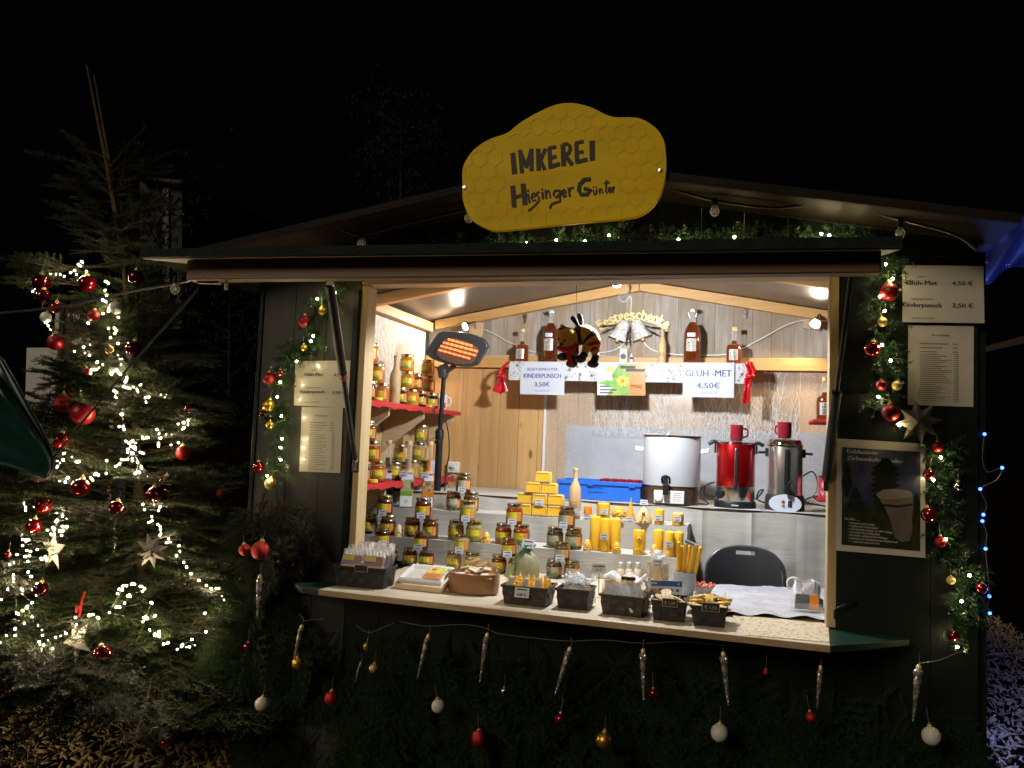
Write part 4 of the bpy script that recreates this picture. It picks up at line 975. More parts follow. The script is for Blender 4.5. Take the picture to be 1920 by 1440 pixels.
for s in (-1, 1):
    hz = H*.72
    wpart('handle', MB().prism([UW+Vector((s*r*.99, -.035, hz)), UW+Vector((s*(r+.046), -.026, hz+.008)), UW+Vector((s*(r+.046), .026, hz+.008)), UW+Vector((s*r*.99, .035, hz))], (0,0,.026)), M['white_plastic'], uw, .005)
tp = UW+Vector((-.012, -r*1.0, 0))
tap = wpart('tap', MB().box(tp+Vector((0,-.028,H*.245)), (.032,.055,.036)).box(tp+Vector((0,-.040,H*.20)), (.028,.026,.045)).tube(spline([tp+Vector((-.018,-.022,H*.30)), tp+Vector((-.020,-.040,H*.37)), tp+Vector((-.008,-.050,H*.40)), tp+Vector((.008,-.050,H*.40)), tp+Vector((.020,-.040,H*.37)), tp+Vector((.018,-.022,H*.30))], 4), .007, 8).box(tp+Vector((0,-.045,H*.345)), (.024,.016,.05)), M['black_plastic'], uw, .003)
pn = thing  # control panel, a tilted white plate with a dial
pz = H*.115
pl = wpart('control_panel', MB().box(UW+Vector((.005, -r*.99-.012, pz)), (54*k, .022, 23*k)), M['white_plastic'], uw, .003)
wpart('dial', MB().lathe([(8*k,0),(7.4*k,.012),(.001,.013)], 20, UW+Vector((-17*k, -r*.99-.023, pz)), mat=Matrix.Rotation(PI/2, 3, 'X')), M['white_plastic'], pl)
mb = MB(); yy = UW.y-r*.99-.0235
for i in range(9):
    a = PI*.95-i*PI*.95/8; mb.add([(UW.x-17*k+(10+q)*k*math.cos(a+w_), yy, UW.z+pz+(10+q)*k*math.sin(a+w_)) for q, w_ in ((0,-.05),(2,-.05),(2,.05),(0,.05))], [(0,1,2,3)])
for i in range(5): mb.add([(UW.x+(8+q)*k, yy, UW.z+pz+(7-3.4*i+w_)*k) for q, w_ in ((0,0),(17-3*(i % 2),0),(17-3*(i % 2),.8),(0,.8))], [(0,1,2,3)])
mb.add([(UW.x+3*k+1.6*k*math.cos(q*PI/4), yy, UW.z+pz-8*k+1.6*k*math.sin(q*PI/4)) for q in range(8)], [tuple(range(8))])
wpart('panel_print', mb, M['ink_soft'], pl, fix=False)
# red urn
UR = Vector((ay(1378, 944, YT+.15).x, YT+.15, ZT+.004)); k = mpp(UR); r = 36*k; H = 122*k
ur = thing('urn', 'metallic red hot drink urn with silver band and black foot', 'urn', UR)
wpart('base', MB().lathe([(r*1.06,0),(r*1.06,H*.07),(r*1.0,H*.10)], 40, UR), M['black_plastic'], ur)
bd = wpart('steel_band', MB().lathe([(r*.99,H*.10),(r*1.0,H*.105),(r*1.0,H*.315),(r*.98,H*.32)], 40, UR), M['steel'], ur)
wpart('urn_body', MB().lathe([(r*.97,H*.318),(r*.98,H*.325),(r*.98,H*.96),(r*.97,H*.965)], 40, UR), M['red_metal'], ur)
wpart('lid', MB().lathe([(r*.99,H*.962),(r*1.02,H*.97),(r*1.0,H*.99),(r*.5,H*1.005),(.001,H*1.01)], 40, UR), M['chrome'], ur)
for s in (-1, 1):
    wpart('handle', MB().tube(spline([UR+Vector((s*r*.96,-.01,H*.98)), UR+Vector((s*(r+.014),-.01,H*.995)), UR+Vector((s*(r+.042),-.012,H*.95))], 5), [.010]*5+[.011]*5+[.007], 8).box(UR+Vector((s*(r*1.0+.004),-.01,H*.89)), (.010,.022,.05)), M['black_plastic'], ur)
wpart('knob', MB().lathe([(.026,0),(.026,.006),(.020,.016),(.001,.017)], 20, UR+Vector((-r*.72,-r*.72,H*.205)), mat=Vector((-.55,-.83,0)).to_track_quat('Z','Y').to_matrix()), M['black_plastic'], bd)
wpart('switch', MB().box(UR+Vector((r*.72,-r*.72,H*.20)), (.012,.012,.022), PI/4).box(UR+Vector((r*.72,-r*.72,H*.155)), (.012,.012,.012), PI/4), M['mark_red'], bd)
wpart('gauge_tube', MB().box(UR+Vector((.004,-r*1.0,H*.62)), (.016,.014,H*.56)), M['steel'], ur, .003)
mb = MB()
for i in range(14): mb.box(UR+Vector((.004,-r*1.0-.0075,H*(.42+.025*i))), (.009,.001,.0022))
wpart('gauge_marks', mb, M['ink'], ur)
wpart('tap', MB().box(UR+Vector((.004,-r*1.0-.022,H*.36)), (.020,.036,.028)).box(UR+Vector((.004,-r*1.0-.032,H*.42)), (.012,.012,.055)).box(UR+Vector((.004,-r*1.0-.034,H*.335)), (.016,.016,.022)), M['black_plastic'], ur, .003)
mb = MB(); mb.add([UR+Vector((a*k, -r*1.075, H*.045+b*k)) for a, b in ((-6,-1.2),(7,-1.2),(7,1.2),(-6,1.2))], [(0,1,2,3)])
wpart('nameplate', mb, M['chalk'], ur, fix=False)
# polished steel urn
US = Vector((ay(1471, 946, YT+.16).x, YT+.16, ZT+.004)); k = mpp(US); r = 32*k; H = 133*k
us = thing('urn', 'tall polished steel hot drink urn with black base', 'urn', US)
bs = wpart('base', MB().lathe([(r*1.10,0),(r*1.12,.004),(r*1.10,H*.16),(r*1.03,H*.215)], 40, US), M['black_matte'], us)
wpart('urn_body', MB().lathe([(r*1.0,H*.21),(r*1.0,H*.88),(r*.99,H*.885)], 48, US), M['polished'], us)
wpart('lid', MB().lathe([(r*1.0,H*.885),(r*1.05,H*.89),(r*1.05,H*.905),(r*.98,H*.915),(r*.93,H*.965),(r*.85,H*.985),(.001,H*1.0)], 48, US), M['chrome'], us)
for s in (-1, 1):
    wpart('handle', MB().box(US+Vector((s*(r+.004),-.006,H*.80)), (.016,.022,.045)).tube([US+Vector((s*r,-.006,H*.80)), US+Vector((s*(r+.048),-.010,H*.795))], .0075, 10), M['black_plastic'], us, .002)
wpart('gauge_tube', MB().box(US+Vector((.004,-r*1.01,H*.58)), (.022,.014,H*.54)), M['black_plastic'], us, .004)
wpart('tap', MB().box(US+Vector((.002,-r*1.0-.022,H*.31)), (.022,.040,.03)).tube([US+Vector((.002,-r*1.0-.035,H*.33)), US+Vector((.030,-r*1.0-.040,H*.43))], .0055, 8).box(US+Vector((.002,-r*1.0-.036,H*.275)), (.018,.018,.028)), M['black_plastic'], us, .003)
pp = wpart('control_panel', MB().lathe([(29*k,0),(28*k,.004)], 32, US+Vector((.0,-r*1.10,H*.10)), mat=Matrix.Rotation(PI/2,3,'X') @ Matrix.Diagonal((1,.58,1))), M['card_white'], bs)
wpart('button', MB().lathe([(3.0*k,0),(2.5*k,.004)], 12, US+Vector((-4*k,-r*1.10-.004,H*.125)), mat=Matrix.Rotation(PI/2,3,'X')), M['mark_red'], bs)
wpart('button', MB().lathe([(3.0*k,0),(2.5*k,.004)], 12, US+Vector((-4*k,-r*1.10-.004,H*.070)), mat=Matrix.Rotation(PI/2,3,'X')), M['mark_green'], bs)
wpart('display', MB().box(US+Vector((8*k,-r*1.10-.005,H*.10)), (7*k,.003,12*k)), M['ink'], bs)
wpart('knob', MB().lathe([(.016,0),(.014,.014),(.001,.015)], 16, US+Vector((r*.78,-r*.80,H*.10)), mat=Vector((.62,-.78,0)).to_track_quat('Z','Y').to_matrix()), M['black_plastic'], bs)
P = ay(1381, 829, UR.y-.0); P.z = UR.z+122*mpp(UR)*1.01+.001; mug(P, 'dark red cup upside down on the red urn', None, .3, r=.035, h=.088)
P = Vector((ay(1471, 818, US.y).x, US.y, US.z+133*mpp(US)*1.0+.001)); mug(P, 'dark red cup on the lid of the steel urn', None, 2.4, r=.037, h=.088)
for px, w_, y0, lb in ((1383, 88, .0, 'white paper sheet under the red urn'), (1480, 90, .0, 'white paper sheet under the steel urn')):
    a = ay(px-w_/2, 955, YT+.02).x; b = ay(px+w_/2, 955, YT+.02).x
    solo('paper_sheet', MB().prism([(a, YT+.004, ZT+.002), (b, YT+.004, ZT+.002), (b-.01, YT+.26, ZT+.002), (a+.012, YT+.26, ZT+.002)], (0,0,.0012)), M['paper'], lb, 'paper')
def lead(pts, label): return solo('cable', MB().tube(spline(pts, 7), .0042, 6), M['cable_black'], label, 'cable')
lead([UR+Vector((-.10,.02,.05)), UR+Vector((-.16,-.02,.06)), UR+Vector((-.155,-.03,.11)), UR+Vector((-.11,-.02,.13)), UR+Vector((-.17,.0,.10)), UR+Vector((-.19,.0,.05)), UR+Vector((-.14,-.03,.01)), UR+Vector((-.24,.05,.008))], 'black lead coiled between the white urn and the red urn')
lead([US+Vector((-.10,.02,.03)), US+Vector((-.14,-.02,.05)), US+Vector((-.135,-.03,.09)), US+Vector((-.11,-.01,.10)), US+Vector((-.15,.0,.05)), US+Vector((-.20,.0,.07)), US+Vector((-.24,.03,.04))], 'black lead looping between the red and the steel urn')
lead([US+Vector((.09,.05,.18)), US+Vector((.14,.03,.21)), US+Vector((.165,.02,.16)), US+Vector((.15,.0,.09)), US+Vector((.10,.0,.05)), US+Vector((.20,.02,.03)), US+Vector((.26,.05,.01))], 'black lead arching on the right of the steel urn')
# pink tin at the right post
P = ay(1546, 932, 1.30); P.z = 1.4165
P.x += .02; t = thing('tin', 'red patterned tin on the lower right shelf end', 'tin', P)
wpart('tin_body', MB().lathe([(.05,0),(.052,.004),(.052,.10),(.048,.104)], 24, P), mat('tin_print', (.45,.02,.05), (.62,.40,.36), 50, rough=.35, lo=.52, hi=.56), t)
wpart('lid', MB().lathe([(.050,.1042),(.053,.108),(.053,.118),(.001,.121)], 24, P), M['mug_red'], t)
# chair: padded back with a hand slot, tube frame, seat below the counter
CHY = .95
cA_, cB_, cT = ay(1325, 1085, CHY), ay(1470, 1088, CHY), ay(1398, 1030, CHY)
cx_ = (cA_.x+cB_.x)/2; hw = (cB_.x-cA_.x)/2; zt_ = cT.z; zl_ = zt_-.30
chair = thing('chair', 'dark grey padded folding chair with a slot handle in its arched back', 'chair', (cx_, CHY-.15, .056))
outer = [(-hw*.97, zl_), (-hw, zt_-.13), (-hw*.90, zt_-.065), (-hw*.66, zt_-.022), (-hw*.3, zt_-.003), (0, zt_), (hw*.3, zt_-.003), (hw*.66, zt_-.022), (hw*.90, zt_-.065), (hw, zt_-.13), (hw*.97, zl_)]
oo = spline([(a, b, 0) for a, b in outer], 3)
def yb(x): return CHY+.05*(1-(x/hw)**2)
mb = MB(); NX, NZ = 40, 26
def inside(x, z):
    top = None
    for a, b in zip(oo, oo[1:]):
        if (a.x-x)*(b.x-x) <= 0 and abs(a.x-b.x) > 1e-6 and a.y > zl_+.1: top = a.y+(b.y-a.y)*(x-a.x)/(b.x-a.x)
    return top
slot_w, slot_z0, slot_z1 = hw*.27, zt_-.036, zt_-.014
for i in range(NX):
    x0, x1 = -hw*.985+hw*1.97*i/NX, -hw*.985+hw*1.97*(i+1)/NX
    t0, t1 = inside(x0, 0) or zt_-.13, inside(x1, 0) or zt_-.13
    ins = abs((x0+x1)/2) < slot_w
    segs = [(zl_, zl_, t0, t1)] if not ins else [(zl_, zl_, slot_z0, slot_z0), (slot_z1, slot_z1, t0, t1)]
    for za0, za1, zb0, zb1 in segs:
        p = [(cx_+x0, yb(x0), za0), (cx_+x1, yb(x1), za1), (cx_+x1, yb(x1), zb1), (cx_+x0, yb(x0), zb0)]
        mb.prism(p, (0, .030, 0))
wpart('backrest', mb, M['charcoal_pad'], chair)
wpart('frame_tube', MB().tube([(cx_+a.x*1.02, yb(a.x)+.016, a.y+.004) for a in oo], .009, 8), M['grey_plastic'], chair)
wpart('seat', MB().lathe([(.001,.44),(.19,.44),(.205,.455),(.205,.475),(.18,.49),(.001,.494)], 28, (cx_, CHY-.20, .056)), M['charcoal_pad'], chair)
for s in (-1, 1):
    wpart('leg', MB().tube([(cx_+s*hw*.99, CHY+.02, zl_+.02), (cx_+s*hw*.9, CHY-.10, .5), (cx_+s*hw*.85, CHY-.38, .06)], .010, 8), M['grey_plastic'], chair)
    wpart('leg', MB().tube([(cx_+s*hw*.8, CHY-.36, .53), (cx_+s*hw*.9, CHY+.08, .06)], .010, 8), M['grey_plastic'], chair)

# ================================================================ plush bee on a string
B = ay(1085, 648, .30); k = mpp(B)
pb = thing('plush_toy', 'yellow and black plush bee with red scarf dangling on a string', 'plush toy', B)
def pt(px, py, dy=0): return ay(px, py, .30+dy)
wpart('string', MB().tube([pt(1081, 522), pt(1081, 590)], .0012, 5), M['ink'], pb)
# body: head to the left, belly arching to the right, as one skinned surface
bd_ = MB(); path = [(1072,634,0,10),(1083,630,0,17),(1096,628,0,19),(1107,634,0,17),(1113,646,0,14),(1114,658,0,9)]
sp = spline([pt(a, b, c) for a, b, c, _ in path], 4); rr_ = spline([(d, 0, 0) for _, _, _, d in path], 4)
bd_.tube(sp, [max(q.x, 3)*k for q in rr_], 18)
bodym = wpart('body', bd_, M['plush_yellow'], pb)
head = wpart('head', MB().ball(pt(1064, 634, -.03), 21*k, 22, 14, sc=(1,.95,.96)), M['plush_yellow'], pb)
wpart('muzzle', MB().ball(pt(1056, 641, -.075), 10*k, 16, 10, sc=(1,.8,.8)), M['plush_yellow'], head)
wpart('nose', MB().ball(pt(1052, 645, -.098), 3.4*k, 12, 8), M['plush_black'], head)
wpart('eye', MB().ball(pt(1059, 638, -.094), 2.2*k, 10, 8).ball(pt(1047, 636, -.086), 2.2*k, 10, 8), M['plush_black'], head)
wpart('ear', MB().ball(pt(1078, 646, -.05), 6*k, 12, 8, sc=(1,.5,1)).ball(pt(1050, 620, -.03), 6*k, 12, 8, sc=(1,.5,1)), M['plush_yellow'], head)
wpart('cap', MB().ball(pt(1056, 617, -.04), 8*k, 14, 10, sc=(1,1,.75)), M['plush_red'], head)
wpart('cap_patch', MB().ball(pt(1054, 612, -.055), 4*k, 12, 8), mat('plush_white', (.42,.40,.36), rough=.95), head)
def stripe(i0, i1, m, nm='stripe'):
    mb = MB(); mb.tube(sp[i0:i1], [max(q.x, 3)*k*1.035 for q in rr_[i0:i1]], 18, cap=False); return wpart(nm, mb, M[m], bodym, fix=True)
stripe(4, 8, 'plush_black'); stripe(11, 14, 'plush_black'); stripe(15, 18, 'plush_red')
for pts in ([(1086,620,-.02),(1078,608,-.02),(1070,598,-.02),(1075,592,-.02),(1082,600,-.02),(1088,616,-.02)], [(1089,618,.03),(1084,602,.03),(1082,590,.03),(1089,588,.03),(1093,600,.03),(1093,616,.03)]):
    q = spline([pt(*p) for p in pts], 4, True); wpart('wing', MB().prism([v+Vector((0,-.006,0)) for v in q], (0,.014,0)), M['plush_black'], pb, .004)
for a, b, f, in (((1070,648,-.03),(1064,664,-.05),(1055,669,-.05)), ((1078,652,-.02),(1076,670,-.03),(1072,682,-.04)), ((1100,650,-.03),(1096,664,-.04),(1088,673,-.06)), ((1112,650,0),(1117,668,-.02),(1112,682,-.03))):
    pa, pb_, pc = pt(*a), pt(*b), pt(*f)
    lg = wpart('limb', MB().tube(spline([pa, pb_], 5), [8.5*k, 8*k, 7.5*k, 7*k, 7*k, 7*k], 12), M['plush_yellow'], pb)
    d_ = (pc-pb_).normalized()
    wpart('foot', MB().ball(pc, 9*k, 14, 10, sc=(1.25,1,.85)).tube([pb_, pc], [7.2*k, 7.2*k], 12), M['plush_black'], lg)
wpart('cuff', MB().tube([pt(1113,652,-.004), pt(1116,659,-.014)], 8.8*k, 12), M['plush_red'], pb)
wpart('scarf', MB().tube(spline([pt(1048,652,-.06), pt(1058,656,-.10), pt(1070,654,-.09), pt(1080,648,-.05), pt(1084,640,.0)], 5), 5*k, 10).prism([pt(1059,654,-.105), pt(1068,653,-.105), pt(1075,683,-.085), pt(1065,686,-.085)], (0,.010,0)).prism([pt(1079,650,-.06), pt(1084,648,-.06), pt(1085,664,-.05), pt(1080,664,-.05)], (0,.008,0)), M['plush_red'], pb)
# ================================================================ honey jars
_jm = {}
def jar_meshes(r, h):
    key = (round(r, 4), round(h, 4))
    if key in _jm: return _jm[key]
    hb = h*.86
    body = MB().lathe([(r*.86,0),(r*.97,h*.03),(r,h*.09),(r,h*.64),(r*.97,h*.72),(r*.86,h*.80)], 28)
    neck = MB().lathe([(r*.87,h*.80),(r*.83,h*.84),(r*.83,hb)], 28)
    lid = MB().lathe([(r*.86,hb-.002),(r*.905,hb),(r*.905,h*.97),(r*.87,h),(r*.80,h*1.0),(r*.76,h*.992),(.001,h*.992)], 28)
    a0, a1 = -PI/2-1.12, -PI/2+1.12
    NS = 16; lab = MB(); z0, z1 = h*.16, h*.60
    for j in (0, 1):
        for i in range(NS+1):
            a = a0+(a1-a0)*i/NS; lab.v.append((r*1.008*math.cos(a), r*1.008*math.sin(a), z0+(z1-z0)*j))
    for i in range(NS): lab.f.append((i, i+1, NS+2+i, NS+1+i)); lab.m.append(0); lab.s.append(True)
    ms = [body.mesh('jar_body', M['honey_amber']), neck.mesh('jar_neck', M['clear_glass']), lid.mesh('lid', M['gold_lid']), lab.mesh('label', M['label'])]
    uvl = ms[3].uv_layers.new(name='UVMap')
    for p in ms[3].polygons:
        for li in p.loop_indices:
            vi = ms[3].loops[li].vertex_index; uvl.data[li].uv = ((vi % (NS+1))/NS, vi//(NS+1))
    _jm[key] = ms; return ms
_mv = {}
def with_mat(me, m):
    k = (me.name, m.name)
    if k not in _mv:
        c = me.copy(); c.materials[0] = m; _mv[k] = c
    return _mv[k]
_tagm = {}
def tag_meshes(s, small='HONIG'):
    if s not in _tagm:
        a = MB().box((0,0,0), (.048,.0012,.034)); b = MB()
        put_text(b, s, (0,-.0009,-.012), (1,0,0), (0,0,1), .0085, 'C', .030, .03)
        b.add([(x,-.0009,z) for x, z in ((-.017,.006),(.017,.006),(.017,.010),(-.017,.010))], [(0,1,2,3)])
        _tagm[s] = (a.mesh('price_tag', M['paper']), b.mesh('lettering', M['ink']))
    return _tagm[s]
def price_tag(parent, loc, s, rot=(0,0,0), sc=1):
    a, b = tag_meshes(s); o = obj('price_tag', a, parent, loc, rot, sc); obj('lettering', b, o); return o
def face(P):      # yaw that turns a label towards the open front
    d = Vector(P)-CAM; return -math.atan2(d.x, d.y)
def jar(P, kind, label, r=.0435, h=.104, tagtxt=None, group='honey jars', lab='label', lid='gold_lid', turn=0, tagoff=0):
    ms = jar_meshes(r, h)
    if lid == 'gold_lid' and random.random() < .22: lid = 'silver_lid'
    t = thing('honey_jar', label, 'jar', P, face(P)*.7+turn+random.uniform(-.34,.26), group)
    obj('jar_body', with_mat(ms[0], M[kind]), t); obj('jar_neck', ms[1], t); obj('lid', with_mat(ms[2], M[lid]), t); obj('label', with_mat(ms[3], M[lab]), t)
    if tagtxt: price_tag(t, (tagoff, -r*1.0-.004, h*.13), tagtxt, (rad(-8),0,rad(random.uniform(-4,4))), .92)
    return t
# triangular stacks on the lower step: (bottom-left px, bottom-right px, top px, contents, words, tag)
TH = .104
def stack3(pl, pr, ptop, kind, words, where, y, z, tagtxt, r=.0435, h=TH, group='honey jars on the display steps', lab='label', lid='gold_lid', only=None):
    xl, xr, xt = ay(pl, 1000, y).x, ay(pr, 1000, y).x, ay(ptop, 1000, y).x
    mn = (xl+xr)/2; gap = max(xr-xl, 2*r+.002); xl, xr = mn-gap/2, mn+gap/2
    if only != 'R': jar(Vector((xl, y, z)), kind, words+' jar, bottom left of the '+where, r, h, None, group, lab, lid)
    jar(Vector((xr, y, z)), kind, words+' jar, bottom right of the '+where, r, h, None, group, lab, lid)
    jar(Vector((xt, y+.002, z+h+.0005)), kind, words+' jar, topmost of the '+where, r, h, tagtxt, group, lab, lid)
yj = YM+.055; zj = ZM+.002
stack3(693, 727, 719, 'honey_dark', 'dark honey', 'far left stack on the lower step', yj, zj, '8,00 €')
stack3(773, 807, 791, 'honey_brown', 'reddish brown honey', 'second stack on the lower step', yj, zj, '9,00 €')
stack3(855, 889, 875, 'honey_cream', 'creamy pale honey', 'pale stack on the lower step', yj, zj, '8,00 €')
stack3(944, 978, 963, 'honey_red', 'clear red amber honey', 'red amber stack below the wax blocks', yj, zj, '9,00 €')
stack3(1041, 1076, 1062, 'honey_nuts', 'nuts in honey', 'nut stack beside the tall candles', yj, zj, '11,00 €', lab='label_grey')
yu = YU+.065
xs3 = ay(848, 960, yu).x, ay(880, 955, yu).x, ay(864, 920, yu).x
stack3(848, 881, 865, 'honey_nuts', 'greenish seed honey', 'stack below the timer plug', yu, ZU+.002, '10,00 €', lab='label_grey')
# small jars standing on the counter before the lower step
ys = .60; zsm = ZC+.0005; hs = .086; rs = .0385
stack3(699, 734, 717, 'honey_dark', 'small dark honey', 'small stack behind the purple packets', ys, zsm, '5,00 €', rs, hs, 'small honey jars on the counter')
stack3(771, 802, 790, 'honey_dark', 'small deep brown honey', 'small stack behind the honeycomb tray', ys, zsm, '4,90 €', rs, hs, 'small honey jars on the counter')
stack3(853, 888, 866, 'honey_cream', 'small creamy honey', 'small stack behind the wooden bowl', ys, zsm, '4,90 €', rs, hs, 'small honey jars on the counter')
stack3(938, 970, 955, 'honey_brown', 'small brown honey', 'small stack left of the green organza pouch', ys, zsm, '4,90 €', rs, hs, 'small honey jars on the counter')
stack3(1041, 1075, 1055, 'honey_nuts', 'small dark nut', 'small stack behind the cellophane bags', ys, zsm, '6,00 €', rs, hs, 'small honey jars on the counter', 'label_grey')
# upper left wall shelf: two piles
gU = 'honey jars on the upper left wall shelf'
def at_shelf(px, y, z): P = ay(px, 700, y); P.z = z; return P
z1 = SZ1+.003; hh = .102
def pile(rows, y0, z, dz, group, dy=.0):
    for ri, row in enumerate(rows):
        for (px, kind, words, y) in row:
            P = ay(px, 700, y); P.z = z+ri*(dz+.0005); P.x = max(min(P.x, -.232), XI0+.06); jar(P, kind, words, .042, dz, None, group)
def shelf_pile(rows, z, kinds, where, group, h=.102, x=-.250, r=.042):
    """a pile whose rows run along the shelf, away from the viewer"""
    nm = {1: ('single',), 2: ('near', 'far'), 3: ('near', 'middle', 'far'), 4: ('nearest', 'second', 'third', 'farthest')}; ki = 0
    for q, row in enumerate(rows):
        for j, y in enumerate(row):
            kd, w_ = kinds[ki % len(kinds)]; ki += 1
            jar(Vector((x+(.004 if (q+j) % 2 else -.003), y, z+q*(h+.0005))), kd, f"{w_} jar, {nm[len(row)][j]} in {('bottom row', 'second row', 'top row')[q]} of the {where}", r, h, None, group)
A_, D_, R_, C_ = ('honey_amber', 'orange honey'), ('honey_dark', 'dark honey'), ('honey_red', 'reddish honey'), ('honey_cream', 'pale honey')
shelf_pile([[.45, .61, .775], [.53, .70], [.615]], z1, [D_, D_, A_, R_, A_, A_], 'near pile on the upper red shelf', gU, .102)
shelf_pile([[1.03, 1.18, 1.34, 1.51], [1.10, 1.26, 1.43], [1.10, 1.41]], z1, [D_, A_, D_, D_, A_, R_, R_, A_, A_], 'far pile on the upper red shelf', gU, .100)
P = Vector((-.240, .915, z1)); wood_bottle(P, .275, 'pale wooden bottle between the jar piles on the upper red shelf', m='light_wood_z')
for y, lb in ((.61, 'small yellow wax disc in front of the near jars on the upper red shelf'), (1.35, 'small yellow wax disc in front of the far jars on the upper red shelf')):
    solo('wax_disc', MB().lathe([(.028,0),(.031,.003),(.031,.016),(.028,.019)], 20, (-.205+.006, y, SZ1+.0025)), M['wax'], lb, 'wax')
P = ay(840, 766, 1.62); P.z = z1; P.x = min(P.x, -.235)
mg = mug(P, 'white and red patterned cup at the far end of the upper red shelf', None, 0, .045, .10, 'white_plastic')
mb = MB()
for (a, z0_, z1_) in ((-1.9,.01,.052),(-1.35,.03,.075),(-.8,.01,.045),(-2.3,.05,.085)):
    mb.grid(lambda u, v: P+Vector((.0455*math.cos(a+.42*u), .0455*math.sin(a+.42*u), z0_+(z1_-z0_)*v)), 5, 1)
wpart('red_print', mb, M['ribbon'], mg, fix=False)
# lower left wall shelf
gL = 'honey jars on the lower left wall shelf'; z2 = SZ2+.003
shelf_pile([[.60, .76], [.68], [.63]], z2, [D_, R_, R_, ('honey_brown', 'brown honey')], 'near pile on the lower red shelf', gL, .108, -.250, .044)
shelf_pile([[1.0, 1.11], [1.05]], z2, [C_, ('honey_amber', 'amber honey'), C_], 'middle pile on the lower red shelf', gL, .100)
shelf_pile([[1.25, 1.40], [1.32], [1.36]], z2, [C_, C_, C_, ('honey_cream', 'greenish honey')], 'far pile on the lower red shelf', gL, .108, -.245, .044)
solo('wax_disc', MB().lathe([(.028,0),(.031,.003),(.031,.016),(.028,.019)], 20, (-.200, .60, SZ2+.0025)), M['wax'], 'small yellow wax disc on the near end of the lower red shelf', 'wax')
solo('paper_stack', MB().box((-.25, 1.50, z2+.045), (.10,.14,.09), .2).box((-.24,1.50,z2+.098), (.11,.13,.016), .5), M['paper'], 'heap of white papers at the far end of the lower red shelf', 'paper')

# ================================================================ liqueur tubes on the upper step
def tube_bottle(px0, px1, top, bottom_kind, label, band, art, txt):
    y = YU+.05; x0, x1 = ay(px0, 930, y).x, ay(px1, 930, y).x; w = x1-x0; P = Vector(((x0+x1)/2, y, ZU+.002)); k = mpp(P)
    t = thing('liqueur_bottle', label, 'bottle', P, 0, 'tall square liqueur bottles on the upper step'); hb = 66*k; hn = (P.z-0) and 0
    hw = w*.5*.94
    body = MB().box(P+Vector((0,0,hb/2)), (hw*1.7, hw*1.7, hb), .35)
    wpart('bottle_body', body, M[bottom_kind], t, .004)
    zt_ = (ay(px0, top, y).z-P.z)
    rn = hw*.42
    wpart('liquid_column', MB().lathe([(rn*.8,hb+.001),(rn*.8,hb+(zt_-hb)*.42)], 14, P), M[bottom_kind], t)
    wpart('neck', MB().lathe([(hw*.8,hb),(rn,hb+.012),(rn,zt_-.022)], 16, P), M['clear_glass'], t)
    wpart('cork', MB().lathe([(rn*1.0,zt_-.0215),(rn*1.12,zt_-.018),(rn*1.12,zt_-.003),(rn*.9,zt_)], 16, P), M['light_wood'], t)
    # label wrapped on the near face
    R3 = Matrix.Rotation(.35, 3, 'Z'); fy = -hw*.85-.0006
    def q(u, v, d=0): return P+R3 @ Vector(((u-.5)*hw*1.5, fy-d, .006+(hb-.012)*v))
    for nm, m, v0, v1, d in (('label', M['card_white'], .0, .96, 0), ('label_art', art, .40, .80, .0008), ('label_band', band, .32, .46, .0012)):
        mb = MB(); mb.add([q(0,v0,d), q(1,v0,d), q(1,v1,d), q(0,v1,d)], [(0,1,2,3)]); wpart(nm, mb, m, t, fix=False)
    mb = MB(); mb.add([q(.5+.16*math.cos(a*PI/6), .16+.06*math.sin(a*PI/6), .001) for a in range(12)], [tuple(range(12))]); wpart('honey_seal', mb, M['mark_yellow'], t, fix=False)
    price_tag(t, Vector((0, -hw*1.28-.004, hb*.94)), txt, (rad(-6),0,.05), .95)
tube_bottle(712, 737, 824, 'cable_black', 'tall square bottle of black liqueur, left one of the three on the upper step', M['ink'], mat('label_dark_art', (.03,.03,.035), (.30,.27,.24), 60, rough=.4), '10,00 €')
tube_bottle(748, 777, 826, 'honey_cream', 'tall square bottle of pale herb liqueur between its black and orange neighbours', M['mark_green'], mat('label_herb_art', (.45,.38,.30), (.20,.30,.06), 60, rough=.4), '8,00 €')
tube_bottle(789, 815, 827, 'honey_amber', 'tall square bottle of orange liqueur next to the heater pole', M['mark_orange'], mat('label_plum_art', (.62,.45,.20), (.12,.05,.03), 50, rough=.4), '10,00 €')

